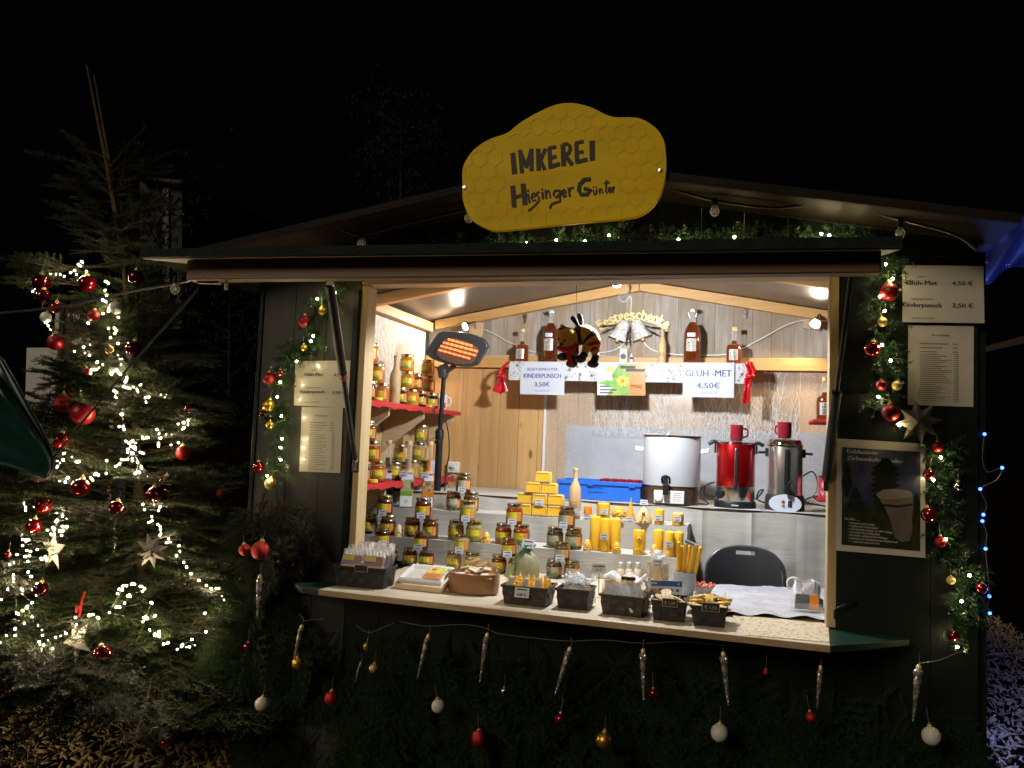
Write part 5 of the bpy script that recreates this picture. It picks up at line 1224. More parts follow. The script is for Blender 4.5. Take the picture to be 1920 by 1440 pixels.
# ================================================================ wax blocks, bottle, candles
yw = YU+.05; bwx = (997-968)*mpp(ay(1010, 955, yw)); P0 = ay(1010, 966, yw); bh = 20.3*mpp(P0)
rowdef = [(-1, 0, 1), (-1, 0, 1), (-.5, .5), (0,)]
rn = ('bottom row', 'second row', 'third row', 'top'); cn = {3: ('left', 'middle', 'right'), 2: ('left', 'right'), 1: ('single',)}
xc = ay(1013, 960, yw).x
for q, row in enumerate(rowdef):
    for j, o_ in enumerate(row):
        sh_ = (0, 0, .004, .012)[q]; c = Vector((xc+o_*(bwx+.002)+sh_, yw+random.uniform(-.004,.004), ZU+.002+q*(bh+.0008)))
        t = thing('wax_block', f'yellow beeswax block, {cn[len(row)][j]} of the {rn[q]} in the wax pyramid', 'wax block', c, random.uniform(-.03,.03), 'beeswax blocks stacked as a pyramid')
        hwx, hz = bwx*.5, bh*.5; mb = MB()
        pts = [(-hwx*.98, 0),(-hwx, .01),(-hwx*.93, bh-.004),(-hwx*.88, bh),(hwx*.88, bh),(hwx*.93, bh-.004),(hwx,.01),(hwx*.98,0)]
        mb.prism([(a, -.022, b) for a, b in pts], (0,.05,0)); me = mb.mesh('block', M['wax']); fix_normals(me); obj('block', me, t, bevel=.003)
        m2 = MB(); rim = [(a*.97, b) for a, b in pts]
        m2.prism([(-hwx*.94,-.0245,.006),(hwx*.94,-.0245,.006),(hwx*.88,-.0245,.010),(-hwx*.88,-.0245,.010)], (0,.002,0)).prism([(-hwx*.90,-.0245,bh-.007),(hwx*.90,-.0245,bh-.007),(hwx*.88,-.0245,bh-.003),(-hwx*.88,-.0245,bh-.003)], (0,.002,0)).prism([(-hwx*.96,-.0245,.004),(-hwx*.90,-.0245,.008),(-hwx*.86,-.0245,bh-.005),(-hwx*.92,-.0245,bh-.005)], (0,.002,0)).prism([(hwx*.90,-.0245,.008),(hwx*.96,-.0245,.004),(hwx*.92,-.0245,bh-.005),(hwx*.86,-.0245,bh-.005)], (0,.002,0))
        me = m2.mesh('raised_rim', M['wax_pale']); fix_normals(me); obj('raised_rim', me, t)
        if q == 1 and j == 1: price_tag(t, (0, -.028, .014), '5,00 €', (rad(-5),0,0), .95)
Pw = ay(1077, 968, YU+.045); Pw.z = ZU+.002
wb = wood_bottle(Pw, 93*mpp(Pw), 'turned wooden bottle with burnt round emblem on the upper step', r=.032)
price_tag(wb, (.025, -.040, .035), '28,00 €', (0,0,.1), .8)
def wickm(P, h, parent, lean=.004): return wpart('wick', MB().tube([P, P+Vector((lean*.4,0,h*.6)), P+Vector((lean,0,h))], .0014, 5), M['wick'], parent)
def candle(px, w, hpx, y, z, label, tagtxt=None, cat='candle', m='wax', group=None, tagz=.45, name='pillar_candle'):
    P = ay(px, 960, y); P.z = z; k = mpp(P); r = w*k/2; h = hpx*k
    t = thing(name, label, cat, P, 0, group)
    wpart('wax_body', MB().lathe([(r*.97,0),(r,.003),(r,h-.008),(r*.93,h-.003),(r*.5,h+.002),(.001,h+.003)], 28, P), M[m], t)
    wickm(P+Vector((0,0,h)), .014, t, random.uniform(-.008,.008))
    if tagtxt: price_tag(t, (0, -r-.003, h*tagz), tagtxt, (0,0,0), min(.9, r/.024*.75))
    return t
zu = ZU+.002
P = ay(1102, 972, YU+.03); P.z = zu; k = mpp(P)
t = thing('wax_cone', 'amber orange wax block on a clear stand', 'candle', P)
wpart('stand', MB().box(P+Vector((0,0,.011)), (.056,.03,.022)), M['clear_glass'], t)
wpart('wax_body', MB().lathe([(.024,.0225),(.020,.066),(.017,.069)], 6, P), M['wax_orange'], t, .002)
price_tag(t, (.0, -.019, .010), '4,00 €', (0,0,0), .9)
# clover pillar candle
P = ay(1131, 972, YU+.04); P.z = zu; k = mpp(P)
t = thing('clover_candle', 'broad beeswax candle of four joined columns', 'candle', P)
wpart('wax_body', MB().lathe([(1,0),(1.02,.003),(1.02,30*k),(.9,31.5*k),(.001,32*k)], 48, P, fn=lambda a, z: 12.5*k*(.88+.14*abs(math.cos(2*a+.9))) if True else 0), M['wax'], t)
wickm(P+Vector((0,0,32*k)), .014, t); price_tag(t, (.012, -.040, 16*k), '7,00 €', (0,0,0), .75)
# ball candle with relief
P = ay(1160, 974, YU+.035); P.z = zu; k = mpp(P)
t = thing('ball_candle', 'round beeswax ball candle with raised flowers', 'candle', P)
mb = MB().ball(P+Vector((0,0,13*k)), 13.2*k, 28, 18)
bb = wpart('wax_body', mb, M['wax_gold'], t)
mb = MB(); rr = random.Random(5)
for i in range(70):
    a, b = rr.uniform(-PI, 0), rr.uniform(-.2, 1.3); d = Vector((math.cos(a)*math.cos(b), math.sin(a)*math.cos(b), math.sin(b)))
    mb.ball(P+Vector((0,0,13*k))+d*13.0*k, rr.uniform(1.2, 2.2)*k, 6, 4)
wpart('relief', mb, M['wax_gold'], bb); wickm(P+Vector((0,0,26*k)), .008, t); price_tag(t, (.014, -.046, .010), '5,00 €', (0,0,0), .8)
# spruce shaped candle
P = ay(1182, 972, YU+.03); P.z = zu; k = mpp(P)
t = thing('tree_candle', 'beeswax candle shaped like a small spruce tree', 'candle', P)
mb = MB().lathe([(3*k,0),(8*k,4*k),(8*k,8*k),(.5*k,41*k)], 16, P)
for lv in range(10):
    z_ = 4+lv*3.4; rr_ = 8.0*(1-lv/11)
    for q in range(9):
        a = q*2*PI/9+lv*.35; mb.ball(P+Vector((rr_*k*math.cos(a), rr_*k*math.sin(a), z_*k)), 2.0*k*(1-lv*.05), 6, 4, sc=(1,1,1.1))
wpart('wax_body', mb, M['wax_gold'], t); wickm(P+Vector((0,0,41*k)), 4*k, t, .003); price_tag(t, (.002, -.030, .012), '6,00 €', (0,0,0), .8)
# nativity candle
P = ay(1207, 978, YU+.025); P.z = zu; k = mpp(P)
t = thing('nativity_candle', 'pale wax figure candle with an arched niche in clear wrap', 'candle', P)
wpart('wax_body', MB().lathe([(15*k,0),(15*k,4*k),(12*k,14*k),(8*k,24*k),(4.5*k,30*k),(.001,32*k)], 24, P, fn=lambda a, z: 1+.06*math.sin(7*a+z*200)), M['wax_pale'], t)
wpart('niche', MB().prism([P+Vector((a*k, -15.5*k+abs(b)*.32*k, b*k)) for a, b in ((-6,3),(6,3),(6,12),(3.5,17),(0,19),(-3.5,17),(-6,12))], (0,.003,0)), M['wax_orange'], t)
wpart('figure', MB().ball(P+Vector((0,-13*k,20*k)), 3.4*k, 12, 8).tube([P+Vector((-4*k,-15*k,4*k)), P+Vector((-2*k,-13.5*k,13*k))], 2.4*k, 8).tube([P+Vector((4*k,-15*k,4*k)), P+Vector((2*k,-13.5*k,13*k))], 2.4*k, 8), M['wax_pale'], t)
price_tag(t, (.0, -.012, 38*k), '8,00 €', (rad(-10),0,0), .8)
candle(1236, 19, 27, YU+.028, zu, 'short yellow pillar candle near the right end of the upper step', '4,00 €', tagz=.42)
P = ay(1271, 980, YU+.028); P.z = zu; k = mpp(P)
t = thing('rose_candle', 'squat wax candle with a rose topped rim at the right end', 'candle', P)
wpart('wax_body', MB().lathe([(10.5*k,0),(11*k,2*k),(11*k,19*k),(9*k,21*k),(.001,20*k)], 20, P), M['wax'], t)
mb = MB()
for q in range(7): mb.ball(P+Vector((7.5*k*math.cos(q*.9), 7.5*k*math.sin(q*.9), 20.5*k)), 3.6*k, 8, 6, sc=(1,1,.75))
wpart('roses', mb, M['wax_pale'], t); price_tag(t, (-.001, -11.5*k, 12*k), '5,00 €', (0,0,0), .8)
# candles on the lower step
zm = ZM+.002; gP = 'tall yellow pillar candles on the lower step'
candle(1117, 20, 62, YM+.075, zm, 'tall yellow pillar candle, left of the three tall pillars', None, group=gP)
candle(1136, 20, 61, YM+.045, zm, 'tall yellow pillar candle with price tag, front one of the three tall pillars', '9,00 €', group=gP, tagz=.46)
candle(1155, 20, 61, YM+.075, zm, 'tall yellow pillar candle, right of the three tall pillars', None, group=gP)
gQ = 'medium yellow pillar candles at the right of the lower step'
candle(1236, 19, 46, YM+.075, zm, 'medium yellow pillar candle, left of the three medium pillars', None, group=gQ)
candle(1257, 18, 46, YM+.04, zm, 'medium yellow pillar candle with price tag, middle of the three medium pillars', '6,00 €', group=gQ, tagz=.50)
candle(1274, 18, 45, YM+.075, zm, 'medium yellow pillar candle, right of the three medium pillars', None, group=gQ)
P = ay(1198, 1043, YM+.045); P.z = zm; k = mpp(P)
t = thing('angel_candle', 'thick yellow candle with a carved angel on its front', 'candle', P)
r = 11.5*k; wpart('wax_body', MB().lathe([(r*.98,0),(r,.003),(r,42*k),(r*.94,44*k),(.001,44*k)], 28, P, fn=lambda a, z: 1+.02*math.sin(a*6)), M['wax'], t)
wickm(P+Vector((0,0,44*k)), .014, t)
fy_ = P.y-r*1.02; A = lambda a, b: Vector((P.x+a*k, fy_+ (abs(a)*k)**2/(2*r), P.z+b*k))
mb = MB().ball(A(0,30), 2.6*k, 10, 8).tube([A(0,27), A(0,22)], 1.6*k, 8).tube(spline([A(-1,26), A(-5,30), A(-5,36)], 4), 1.3*k, 6).tube(spline([A(1,26), A(5,30), A(5,36)], 4), 1.3*k, 6).prism([A(-1,24), A(-5,8), A(5,8), A(1,24)], (0,.002,0)).tube(spline([A(-5,8), A(0,10), A(5,8)], 4), 1.1*k, 6)
wpart('angel_relief', mb, M['wax_gold'], t)
def skep(px, label, y, z, m='wax_gold', sc=1.0):
    P = ay(px, 1030, y); P.z = z; k = mpp(P)*sc; t = thing('beehive_candle', label, 'candle', P, 0, 'small beehive shaped candles')
    prof = []
    for q in range(13):
        a = q/12; rr_ = 8.2*math.sqrt(max(1-(a*.96)**2.3, 0)); prof.append((max(rr_, .2)*k*(1+.05*math.cos(q*PI)), a*20*k))
    wpart('wax_body', MB().lathe(prof, 20, P), M[m], t)
    mb = MB(); rr = random.Random(px)
    for i in range(9):
        a, b = rr.uniform(-2.7,-.4), rr.uniform(2, 13); q = 8.2*math.sqrt(1-(b/20)**2.3); mb.ball(P+Vector((q*k*math.cos(a), q*k*math.sin(a), b*k)), 1.5*k, 6, 4)
    wpart('bees', mb, M[m], t); wickm(P+Vector((0,0,20*k)), .010, t, .003)
skep(1101, 'small beehive candle between the nut jars and the tall pillars', YM+.03, zm)
skep(1156, 'small beehive candle in front of the right tall pillar', YM+.02, zm)
skep(746, 'pale beehive candle between the two left jar stacks', YM+.03, zm, 'wax_pale', 1.05)
skep(911, 'yellow beehive candle between the pale and the red jar stacks', YM+.03, zm)
skep(1227, 'small beehive candle behind the paper gift bag', YM+.03, zm)
# ================================================================ things on the counter
def basket(P, w, d, h, label, m='weave', rz=0, tag2=None):
    """woven strip basket: every strip bends over and under the bands"""
    t = thing('woven_basket', label, 'basket', P, rz, 'woven baskets along the counter edge')
    fl = 1.12; nb = 3
    def edge(u, side, z):        # u in -1..1 along a side
        s_ = 1-(1-z/h)*(1-1/fl); hw_, hd = w/2*s_, d/2*s_
        return {0: Vector((u*hw_, -hd, z)), 1: Vector((hw_, u*hd, z)), 2: Vector((-u*hw_, hd, z)), 3: Vector((-hw_, -u*hd, z))}[side]
    nrm = [Vector((0,-1,0)), Vector((1,0,0)), Vector((0,1,0)), Vector((-1,0,0))]
    for b in range(nb):
        z0, z1 = h*(.02+b*.315), h*(.02+b*.315+.29); mb = MB()
        cs = [edge(u, s_, z) for z in (z0, z1) for s_ in range(4) for u in (-1,)]
        ring0 = [edge(-1, s_, z0)*1 for s_ in range(4)]; ring1 = [edge(-1, s_, z1) for s_ in range(4)]
        mb.add(ring0+ring1, [(i, (i+1) % 4, (i+1) % 4+4, i+4) for i in range(4)])
        me = mb.mesh('band', M[m]); obj('band', me, t)
    for side, n in ((0, max(int(w/.030), 4)), (1, max(int(d/.034), 3)), (2, max(int(w/.030), 4)), (3, max(int(d/.034), 3))):
        for i in range(n):
            u0, u1 = -1+2*(i+.05)/n, -1+2*(i+.95)/n; mb = MB(); L = []
            for q in range(7):
                z = h*q/6*.97; over = 1 if ((int(q/2.01)+i) % 2 == 0) else -1; off = nrm[side]*(.0028 if over > 0 else -.0022)
                L.append((edge(u0, side, z)+off, edge(u1, side, z)+off))
            mb.add([p for ab in L for p in ab], [(2*q, 2*q+1, 2*q+3, 2*q+2) for q in range(6)])
            obj('strip', mb.mesh('strip', M[m]), t)
    rim = [edge(-1, s_, h*.985)+nrm[s_]*.002+nrm[(s_-1) % 4]*.002 for s_ in range(4)]
    mb = MB()
    for i in range(4): mb.beam(rim[i], rim[(i+1) % 4], .006, .009)
    me = mb.mesh('rim', M[m]); fix_normals(me); obj('rim', me, t)
    obj('base', MB().box((0,0,.003), (w/fl*.99, d/fl*.99, .005)).mesh('base', M[m]), t)
    return t
def slate(P, label, s, w=.05, h=.028, parent=None):
    t = thing('chalk_sign', label, 'price sign', P)
    wpart('slate', MB().box(P+Vector((0,0,h/2)), (w,.004,h), mat=Matrix.Rotation(.18,3,'X')), M['slate'], t, .001)
    wpart('frame', MB().box(P+Vector((0,.0012,h/2)), (w+.006,.003,h+.006), mat=Matrix.Rotation(.18,3,'X')), M['sachet_brown'], t, .001)
    if s:
        mb = MB(); put_text(mb, s, P+Vector((0,-.0048,h*.28)), (1,0,0), (0,-.05,1), h*.46, 'C', w*.74); wpart('lettering', mb, M['chalk'], t, fix=False)
    return t
def footp(px0, px1, pyb, y=None):
    a, b = az(px0, pyb, ZC), az(px1, pyb+(px1-px0)*.085, ZC); return a, b
def put_basket(px0, px1, py0, py1, hpx, d, label, m='weave', w_=None):
    a, b = az(px0, py0, ZC), az(px1, py1, ZC); w = (b-a).length; mid = (a+b)/2; rz = math.atan2(b.y-a.y, b.x-a.x)*.6; k = mpp(mid)
    P = Vector((mid.x-math.sin(rz)*d/2*.9, mid.y+d/2*.9, ZC+.001))
    return basket(P, w, d, hpx*k, label, m, rz), P, w, d, hpx*k, rz
def rel(P, rz, x, y, z): return Vector(P)+Matrix.Rotation(rz, 3, 'Z') @ Vector((x, y, z))
def crumpled(seed, c, r, h, m, parent=None, label=None, cat=None, name='cellophane', n=5, group=None):
    """gathered clear wrap: a fan of creased flaps spreading from a tie"""
    rr = random.Random(seed); mb = MB()
    for q in range(n):
        a = rr.uniform(0, 2*PI); sp_ = rr.uniform(.35, .8); L = h*rr.uniform(.7, 1.1); ph = rr.uniform(0, 6)
        def f(u, v, a=a, sp_=sp_, L=L, ph=ph):
            w = (u-.5)*2*r*(.15+1.0*v); ln = v*L; z = ln*math.cos(sp_*v); o = ln*math.sin(sp_*v)+.25*r*math.sin(u*9+ph+v*4)*v
            return Vector(c)+Vector((math.cos(a)*o-math.sin(a)*w, math.sin(a)*o+math.cos(a)*w, z+.12*r*math.sin(u*15+ph)*v))
        mb.grid(f, 10, 8, sm=False)
    return solo(name, mb, M[m], label, cat, group, fix=False) if parent is None else wpart(name, mb, M[m], parent, fix=False)
def clear_bag(seed, P, w, d, h, m, bulge=.35):
    rr = random.Random(seed); ph = [rr.uniform(0, 6) for _ in range(6)]
    def f(u, v):
        a = 2*PI*u; q = v; s_ = (1-.12*q)+.10*math.sin(5*a+ph[0]+q*4)*q+.06*math.sin(9*a+ph[1]-q*7)
        return Vector(P)+Vector((math.cos(a)*w/2*s_, math.sin(a)*d/2*s_, h*q+.05*h*math.sin(3*a+ph[2])*q))
    return MB().grid(f, 36, 12, sm=False)

# 1 - basket with purple and yellow packets
bk, P, w, d, h, rz = put_basket(624, 722, 1098, 1106, 37, .135, 'dark woven basket of purple packets at the left end of the counter')
wn_ = ('front left', 'front right', 'middle left', 'middle right', 'back left', 'back right')
for i in range(6):
    cx_, cyy = (-.052 if i % 2 == 0 else .050)+.004*(i//2), -d*.30+.042*(i//2); lean = rad(-14+2*(i % 3))
    c = rel(P, rz, cx_, cyy, .016); t = thing('packet', f'clear packet with purple and yellow label, {wn_[i]} in the left basket', 'packet', c, rz+random.uniform(-.08,.08), 'purple labelled packets in the left basket')
    H = .142+.012*(i//2); Rx = Matrix.Rotation(lean, 3, 'X'); Wd = .098
    def bx(x0, z0, x1, z1, y, m, nm, sub=None):
        mb = MB(); mb.add([Rx @ Vector(v) for v in ((x0,y,z0),(x1,y,z0),(x1,y,z1),(x0,y,z1))], [(0,1,2,3)]); return obj(nm, mb.mesh(nm, M[m]), t)
    mb = MB(); mb.grid(lambda u, v: Rx @ Vector(((u-.5)*Wd, -.013*math.sin(PI*v)*(1-v*.4)+.002*math.sin(u*19+v*9+i), v*H)), 12, 12, sm=False).grid(lambda u, v: Rx @ Vector(((u-.5)*Wd, .011*math.sin(PI*v)*(1-v*.4), v*H)), 8, 8, sm=False)
    obj('clear_wrap', mb.mesh('clear_wrap', M['cello_bright']), t)
    bx(-.044, .044, .043, .116, -.0150, 'purple_pack', 'insert'); bx(-.042, .092, .012, .113, -.0165, 'mark_yellow', 'yellow_band'); bx(-.043, .062, .043, .073, -.0165, 'mark_yellow', 'yellow_band')
    for q in range(4): bx(.014+.007*q, .084, .019+.007*q, .110, -.0167, 'mark_orange', 'logo_letter')
slate(rel(P, rz, .012, -d/2-.006, h-.014), 'tiny black chalk label on the rim of the left basket', '', .056, .026)

# 2 - honeycomb tray on a wooden frame
c4 = [az(741, 1104, ZC), az(829, 1113, ZC), az(838, 1076, ZC), az(760, 1066, ZC)]
mid = sum(c4, Vector())/4; ex = (c4[1]-c4[0]).normalized(); eyv = Vector((-ex.y, ex.x, 0)); wT = (c4[1]-c4[0]).length; dT = .155
t = thing('honeycomb_tray', 'white plastic tray of comb honey on a slanted wooden frame', 'tray', mid+Vector((0,0,.001)))
def tq(u, v, z): return c4[0]+ex*(u*wT)+eyv*(v*dT)+Vector((0,0,z+.001+v*.045))
for nm, a, b, z0, z1 in (('frame_rail', (0,0), (1,0), 0, .024), ('frame_rail', (0,1), (1,1), -.040, .024), ('frame_rail', (0,.02), (0,.98), 0, .024), ('frame_rail', (1,.02), (1,.98), 0, .024)):
    wpart(nm, MB().beam(tq(*a, .012), tq(*b, .012), .012, .022), M['light_wood'], t, .002)
def tray_pt(u, v, z): return tq(.5+(u-.5)*.94, .5+(v-.5)*.94, z)
mb = MB(); lv = [(0, .038), (.035, .046), (.07, .044), (.10, .026)]
ringsP = [[tray_pt(i_, j_, z) for i_, j_ in ((e,e),(1-e,e),(1-e,1-e),(e,1-e))] for e, z in lv]
mb.add([p for r_ in ringsP for p in r_], [(4*a+i, 4*a+(i+1) % 4, 4*a+4+(i+1) % 4, 4*a+4+i) for a in range(3) for i in range(4)]+[(12,13,14,15)])
mb.add([tray_pt(0,0,.038), tray_pt(1,0,.038), tray_pt(.96,.04,.022), tray_pt(.04,.04,.022)], [(0,1,2,3)])
wpart('plastic_tray', mb, M['white_plastic'], t, fix=False)
wpart('comb', MB().grid(lambda u, v: tray_pt(.11+.78*u, .11+.78*v, .032+.0035*math.sin(u*60)*math.sin(v*50)), 40, 30), mat('comb_white', (.56,.53,.46), (.42,.38,.30), 60, rough=.35), t, fix=False)
wpart('lid_film', MB().grid(lambda u, v: tray_pt(.05+.9*u, .05+.9*v, .047+.001*math.sin(u*20+v*9)), 12, 10), M['clear_glass'], t, fix=False)
mb = MB(); mb.add([tray_pt(u, v, .0485) for u, v in ((.50,.10),(.93,.13),(.90,.55),(.52,.50))], [(0,1,2,3)]); lb = wpart('label_sticker', mb, M['mark_orange'], t, fix=False)
mb = MB(); mb.add([tray_pt(u, v, .0488) for u, v in ((.515,.44),(.905,.48),(.89,.82),(.53,.80))], [(0,1,2,3)]); wpart('label_sticker', mb, mat('sticker_green', (.16,.34,.03), (.62,.58,.06), 60, rough=.4), t, fix=False)
mb = MB(); mb.add([tray_pt(u, v, .0492) for u, v in ((.545,.30),(.88,.33),(.88,.36),(.545,.33))], [(0,1,2,3)]); mb.add([tray_pt(u, v, .0492) for u, v in ((.545,.20),(.80,.22),(.80,.25),(.545,.23))], [(0,1,2,3)]); wpart('print', mb, M['ink_soft'], lb, fix=False)
mb = MB(); mb.add([tray_pt(u, v, .0492) for u, v in ((.56,.66),(.62,.58),(.69,.64),(.66,.74),(.59,.75))], [(0,1,2,3,4)]); wpart('flower_print', mb, M['mark_red'], lb, fix=False)

# 3 - wooden bowl of sachets
Pb = az(877, 1116, ZC); k = mpp(Pb); r = 51*k; Pb = Vector((Pb.x, Pb.y+r*.62, ZC+.001))
bw_ = thing('wooden_bowl', 'round dark wooden bowl filled with paper sachets', 'bowl', Pb)
hB = 38*k
def oval(a, z): return 1.0/math.sqrt(math.cos(a)**2+(math.sin(a)/.72)**2) if False else 1.0
sq = Matrix.Diagonal((1, .70, 1))
wpart('bowl_body', MB().lathe([(r*.90,0),(r*.97,.006),(r*1.0,hB*.5),(r*1.0,hB),(r*.95,hB+.001),(r*.93,.014),(.001,.012)], 48, Pb, mat=sq), M['bowl_wood'], bw_, fix=False)
mb = MB(); mb.add([Pb+Vector((r*1.004*math.cos(a)*1, r*.703*math.sin(a), hB*.5+q)) for a, q in ((-1.75,-.012),(-1.45,-.014),(-1.25,-.002),(-1.45,.012),(-1.75,.012),(-1.9,0))], [tuple(range(6))])
rr = random.Random(21)
for i in range(26):
    back = i < 8; a = rr.uniform(0, 2*PI); q = rr.uniform(0, .72)
    if back: a = PI/2+rr.uniform(-1.1, 1.1); q = .66
    c = Pb+Vector((r*q*math.cos(a), r*.70*q*math.sin(a), hB*(.92+.13*(i % 3))+(.010 if back else 0)))
    wS, hS = (.056, .044) if back else (rr.uniform(.036,.046), rr.uniform(.022,.03)); E_ = Euler((rad(62 if back else rr.uniform(-20, 30)), rr.uniform(-.35,.35), rr.uniform(-.6,.6))).to_matrix()
    mb = MB(); mb.grid(lambda u, v: c+E_ @ Vector(((u-.5)*wS, (v-.5)*hS, .004*math.sin(PI*u)*math.sin(PI*v)+.0022*math.sin(v*8+i))), 6, 5).grid(lambda u, v: c+E_ @ Vector(((u-.5)*wS, (v-.5)*hS, -.004*math.sin(PI*u)*math.sin(PI*v)+.0022*math.sin(v*8+i))), 6, 5)
    solo('sachet', mb, M['sachet_brown' if back or i % 5 == 0 else 'sachet_cream'], 'kraft paper sachet standing at the back of the wooden bowl' if back else ('small cream paper sachet lying in the wooden bowl' if i % 5 else 'small brown paper sachet lying in the wooden bowl'), 'sachet', 'paper sachets in the wooden bowl', fix=False)
mb = MB(); mb.grid(lambda u, v: Pb+Vector(((u-.5)*r*1.7, (v-.5)*r*1.1, hB*.84)), 8, 6); wpart('paper_lining', mb, M['paper'], bw_, fix=False)

# 4 - basket of little candles
bk, P, w, d, h, rz = put_basket(941, 1024, 1131, 1140, 34, .15, 'brown woven basket packed with little yellow taper candles', 'weave_brown')
stub = MB().lathe([(.0062,0),(.0064,.004),(.0058,.060),(.003,.064),(.001,.065)], 10).mesh('wax_body', M['wax']); wkm = MB().tube([(0,0,.064),(.001,0,.075)], .0012, 5).mesh('wick', M['wick'])
rr = random.Random(3)
for i in range(58):
    gx, gy = i % 10, i//10
    c = rel(P, rz, (gx-4.5)/4.5*w*.42+rr.uniform(-.003,.003), (gy-2.5)/2.5*d*.38+rr.uniform(-.004,.004), .008+.004*(gy)+rr.uniform(0,.012))
    t = thing('taper_candle', 'short yellow taper candle in the brown woven basket', 'candle', c, 0, 'little taper candles in the brown basket'); t.rotation_euler = (rr.uniform(-.16,.10), rr.uniform(-.2,.2), rr.uniform(0,6))
    obj('wax_body', stub, t); obj('wick', wkm, t)
for x, lb in ((-.060, 'left of three'), (.002, 'middle of three'), (.052, 'right of three')):
    o = solo('gift_tag', MB().box(rel(P, rz, x, -d*.42, h+.012), (.020,.002,.040), mat=Matrix.Rotation(.5 if x < 0 else .15+x*3, 3, 'Y')), M['card_white'], f'small white tag hanging into the taper basket, {lb}', 'tag')
t = thing('price_tag', 'white price tag on the front of the taper candle basket', 'price tag', rel(P, rz, -.005, -d/2-.008, h*.60), rz); price_tag(t, (0,0,.010), '0,80 €', (rad(-12),0,0), 1.25)
# 5 - basket of cellophane bags
bk, P, w, d, h, rz = put_basket(1043, 1103, 1140, 1146, 36, .14, 'dark woven basket holding tied cellophane bags')
for i, (x, y, lb) in enumerate(((-.035, -.03, 'front left'), (.030, -.025, 'front right'), (-.020, .035, 'back left'), (.040, .04, 'back right'))):
    c = rel(P, rz, x, y, .012); t = thing('gift_bag', f'tied cellophane gift bag, {lb} in the small dark basket', 'bag', c, 0, 'cellophane bags in the small dark basket')
    wpart('contents', MB().ball(c+Vector((0,0,.030)), .026, 12, 8, sc=(1,.9,1.1)), M['wax_pale' if i % 2 else 'sachet_cream'], t)
    wpart('clear_bag', clear_bag(i, c, .066, .058, .062, 'cello'), M['cello'], t, fix=False)
    crumpled(40+i, c+Vector((0,0,.060)), .034, .062, 'cello', t, n=6)
    wpart('tie', MB().tube([c+Vector((.012*math.cos(a*PI/5), .012*math.sin(a*PI/5), .061)) for a in range(11)], .002, 6).tube(spline([c+Vector((-.01,-.012,.06)), c+Vector((-.022,-.02,.05)), c+Vector((-.026,-.022,.034))], 4), .0016, 5), M['sachet_brown'], t)
t = thing('price_tag', 'small white tag tied among the cellophane bags', 'price tag', rel(P, rz, .022, -.035, .085), 0); price_tag(t, (0,0,0), '', (rad(-15),.5,.1), .7)
# 6 - basket with large foil bag
bk, P, w, d, h, rz = put_basket(1126, 1206, 1150, 1160, 36, .16, 'brown woven basket with a large shiny clear bag', 'weave_brown')
c = rel(P, rz, 0, 0, .012); t = thing('gift_bag', 'large shiny clear bag of golden wax sheets in the brown basket', 'bag', c)
for i in range(4):
    wpart('wax_sheet', MB().box(rel(c, rz, -.012+.010*(i % 2), -.034+.020*i, .062), (.135-.01*i, .006, .10), mat=Matrix.Rotation(rz,3,'Z') @ Matrix.Rotation(-.16,3,'X') @ Matrix.Rotation(-.06*(i % 2),3,'Y')), M['wax'], t, .001)
wpart('white_insert', MB().box(rel(c, rz, 0, -.052, .070), (.125,.003,.058), mat=Matrix.Rotation(rz,3,'Z') @ Matrix.Rotation(-.1,3,'X')), M['card_white'], t)
def foilf(u, v):
    x = (u-.5)*(w*.98-.012*v); y = -.062-.010*math.sin(u*11+v*3)-.006*math.sin(u*27+v*17)+.075*max(v-.66, 0)/.34
    return rel(c, rz, x, y, .004+.128*min(v/.72, 1)+.010*math.sin(u*14)*v+.006*max(v-.72,0))
wpart('clear_bag', MB().grid(foilf, 34, 26, sm=False), M['cello_bright'], t, fix=False)
wpart('clear_bag_side', MB().grid(lambda u, v: rel(c, rz, w*.49+.006*math.sin(v*17+u*7), -.055+u*.11, .004+.12*v+.01*math.sin(u*19)), 10, 10, sm=False), M['cello_bright'], t, fix=False)
slate(rel(c, rz, .022, -.072, .125), 'small dark tag lying on the large shiny bag', '', .05, .010)
# white sign on stick before the bag
t, at, eu, ev = card('price_sign', 'small white price card behind the shiny clear bag', ((1110,1057),(1136,1058),(1110,1074),(1136,1075)), .20, M['paper'], 'price card')
write(t, at, eu, ev, [('15 €', .5, .78, .26, 'C', .42, 'ink', .02)])
flat(t, 'text_line', at, [(.10,.18),(.90,.18),(.90,.34),(.10,.34)], M['ink_soft'])
wpart('stick', MB().tube([at(.5, 1, -.001), Vector((at(.5,1).x, .21, ZC+.002))], .003, 6), M['light_wood'], t)
# three white dropper bottles
for px, lb in ((1163, 'left'), (1179, 'middle'), (1195, 'right')):
    P3 = az(px, 1092, ZC); P3.z = ZC+.001; k = mpp(P3)
    t = thing('spray_bottle', f'small white capped bottle, {lb} of three behind the shiny bag', 'bottle', P3, 0, 'small white bottles behind the shiny bag')
    wpart('bottle_body', MB().lathe([(7*k,0),(7.4*k,2*k),(7.4*k,20*k),(5*k,25*k)], 18, P3), M['sachet_cream'], t)
    wpart('cap', MB().lathe([(4.4*k,25.1*k),(4.6*k,26*k),(4.2*k,36*k),(3.2*k,37*k)], 16, P3), M['white_plastic'], t)
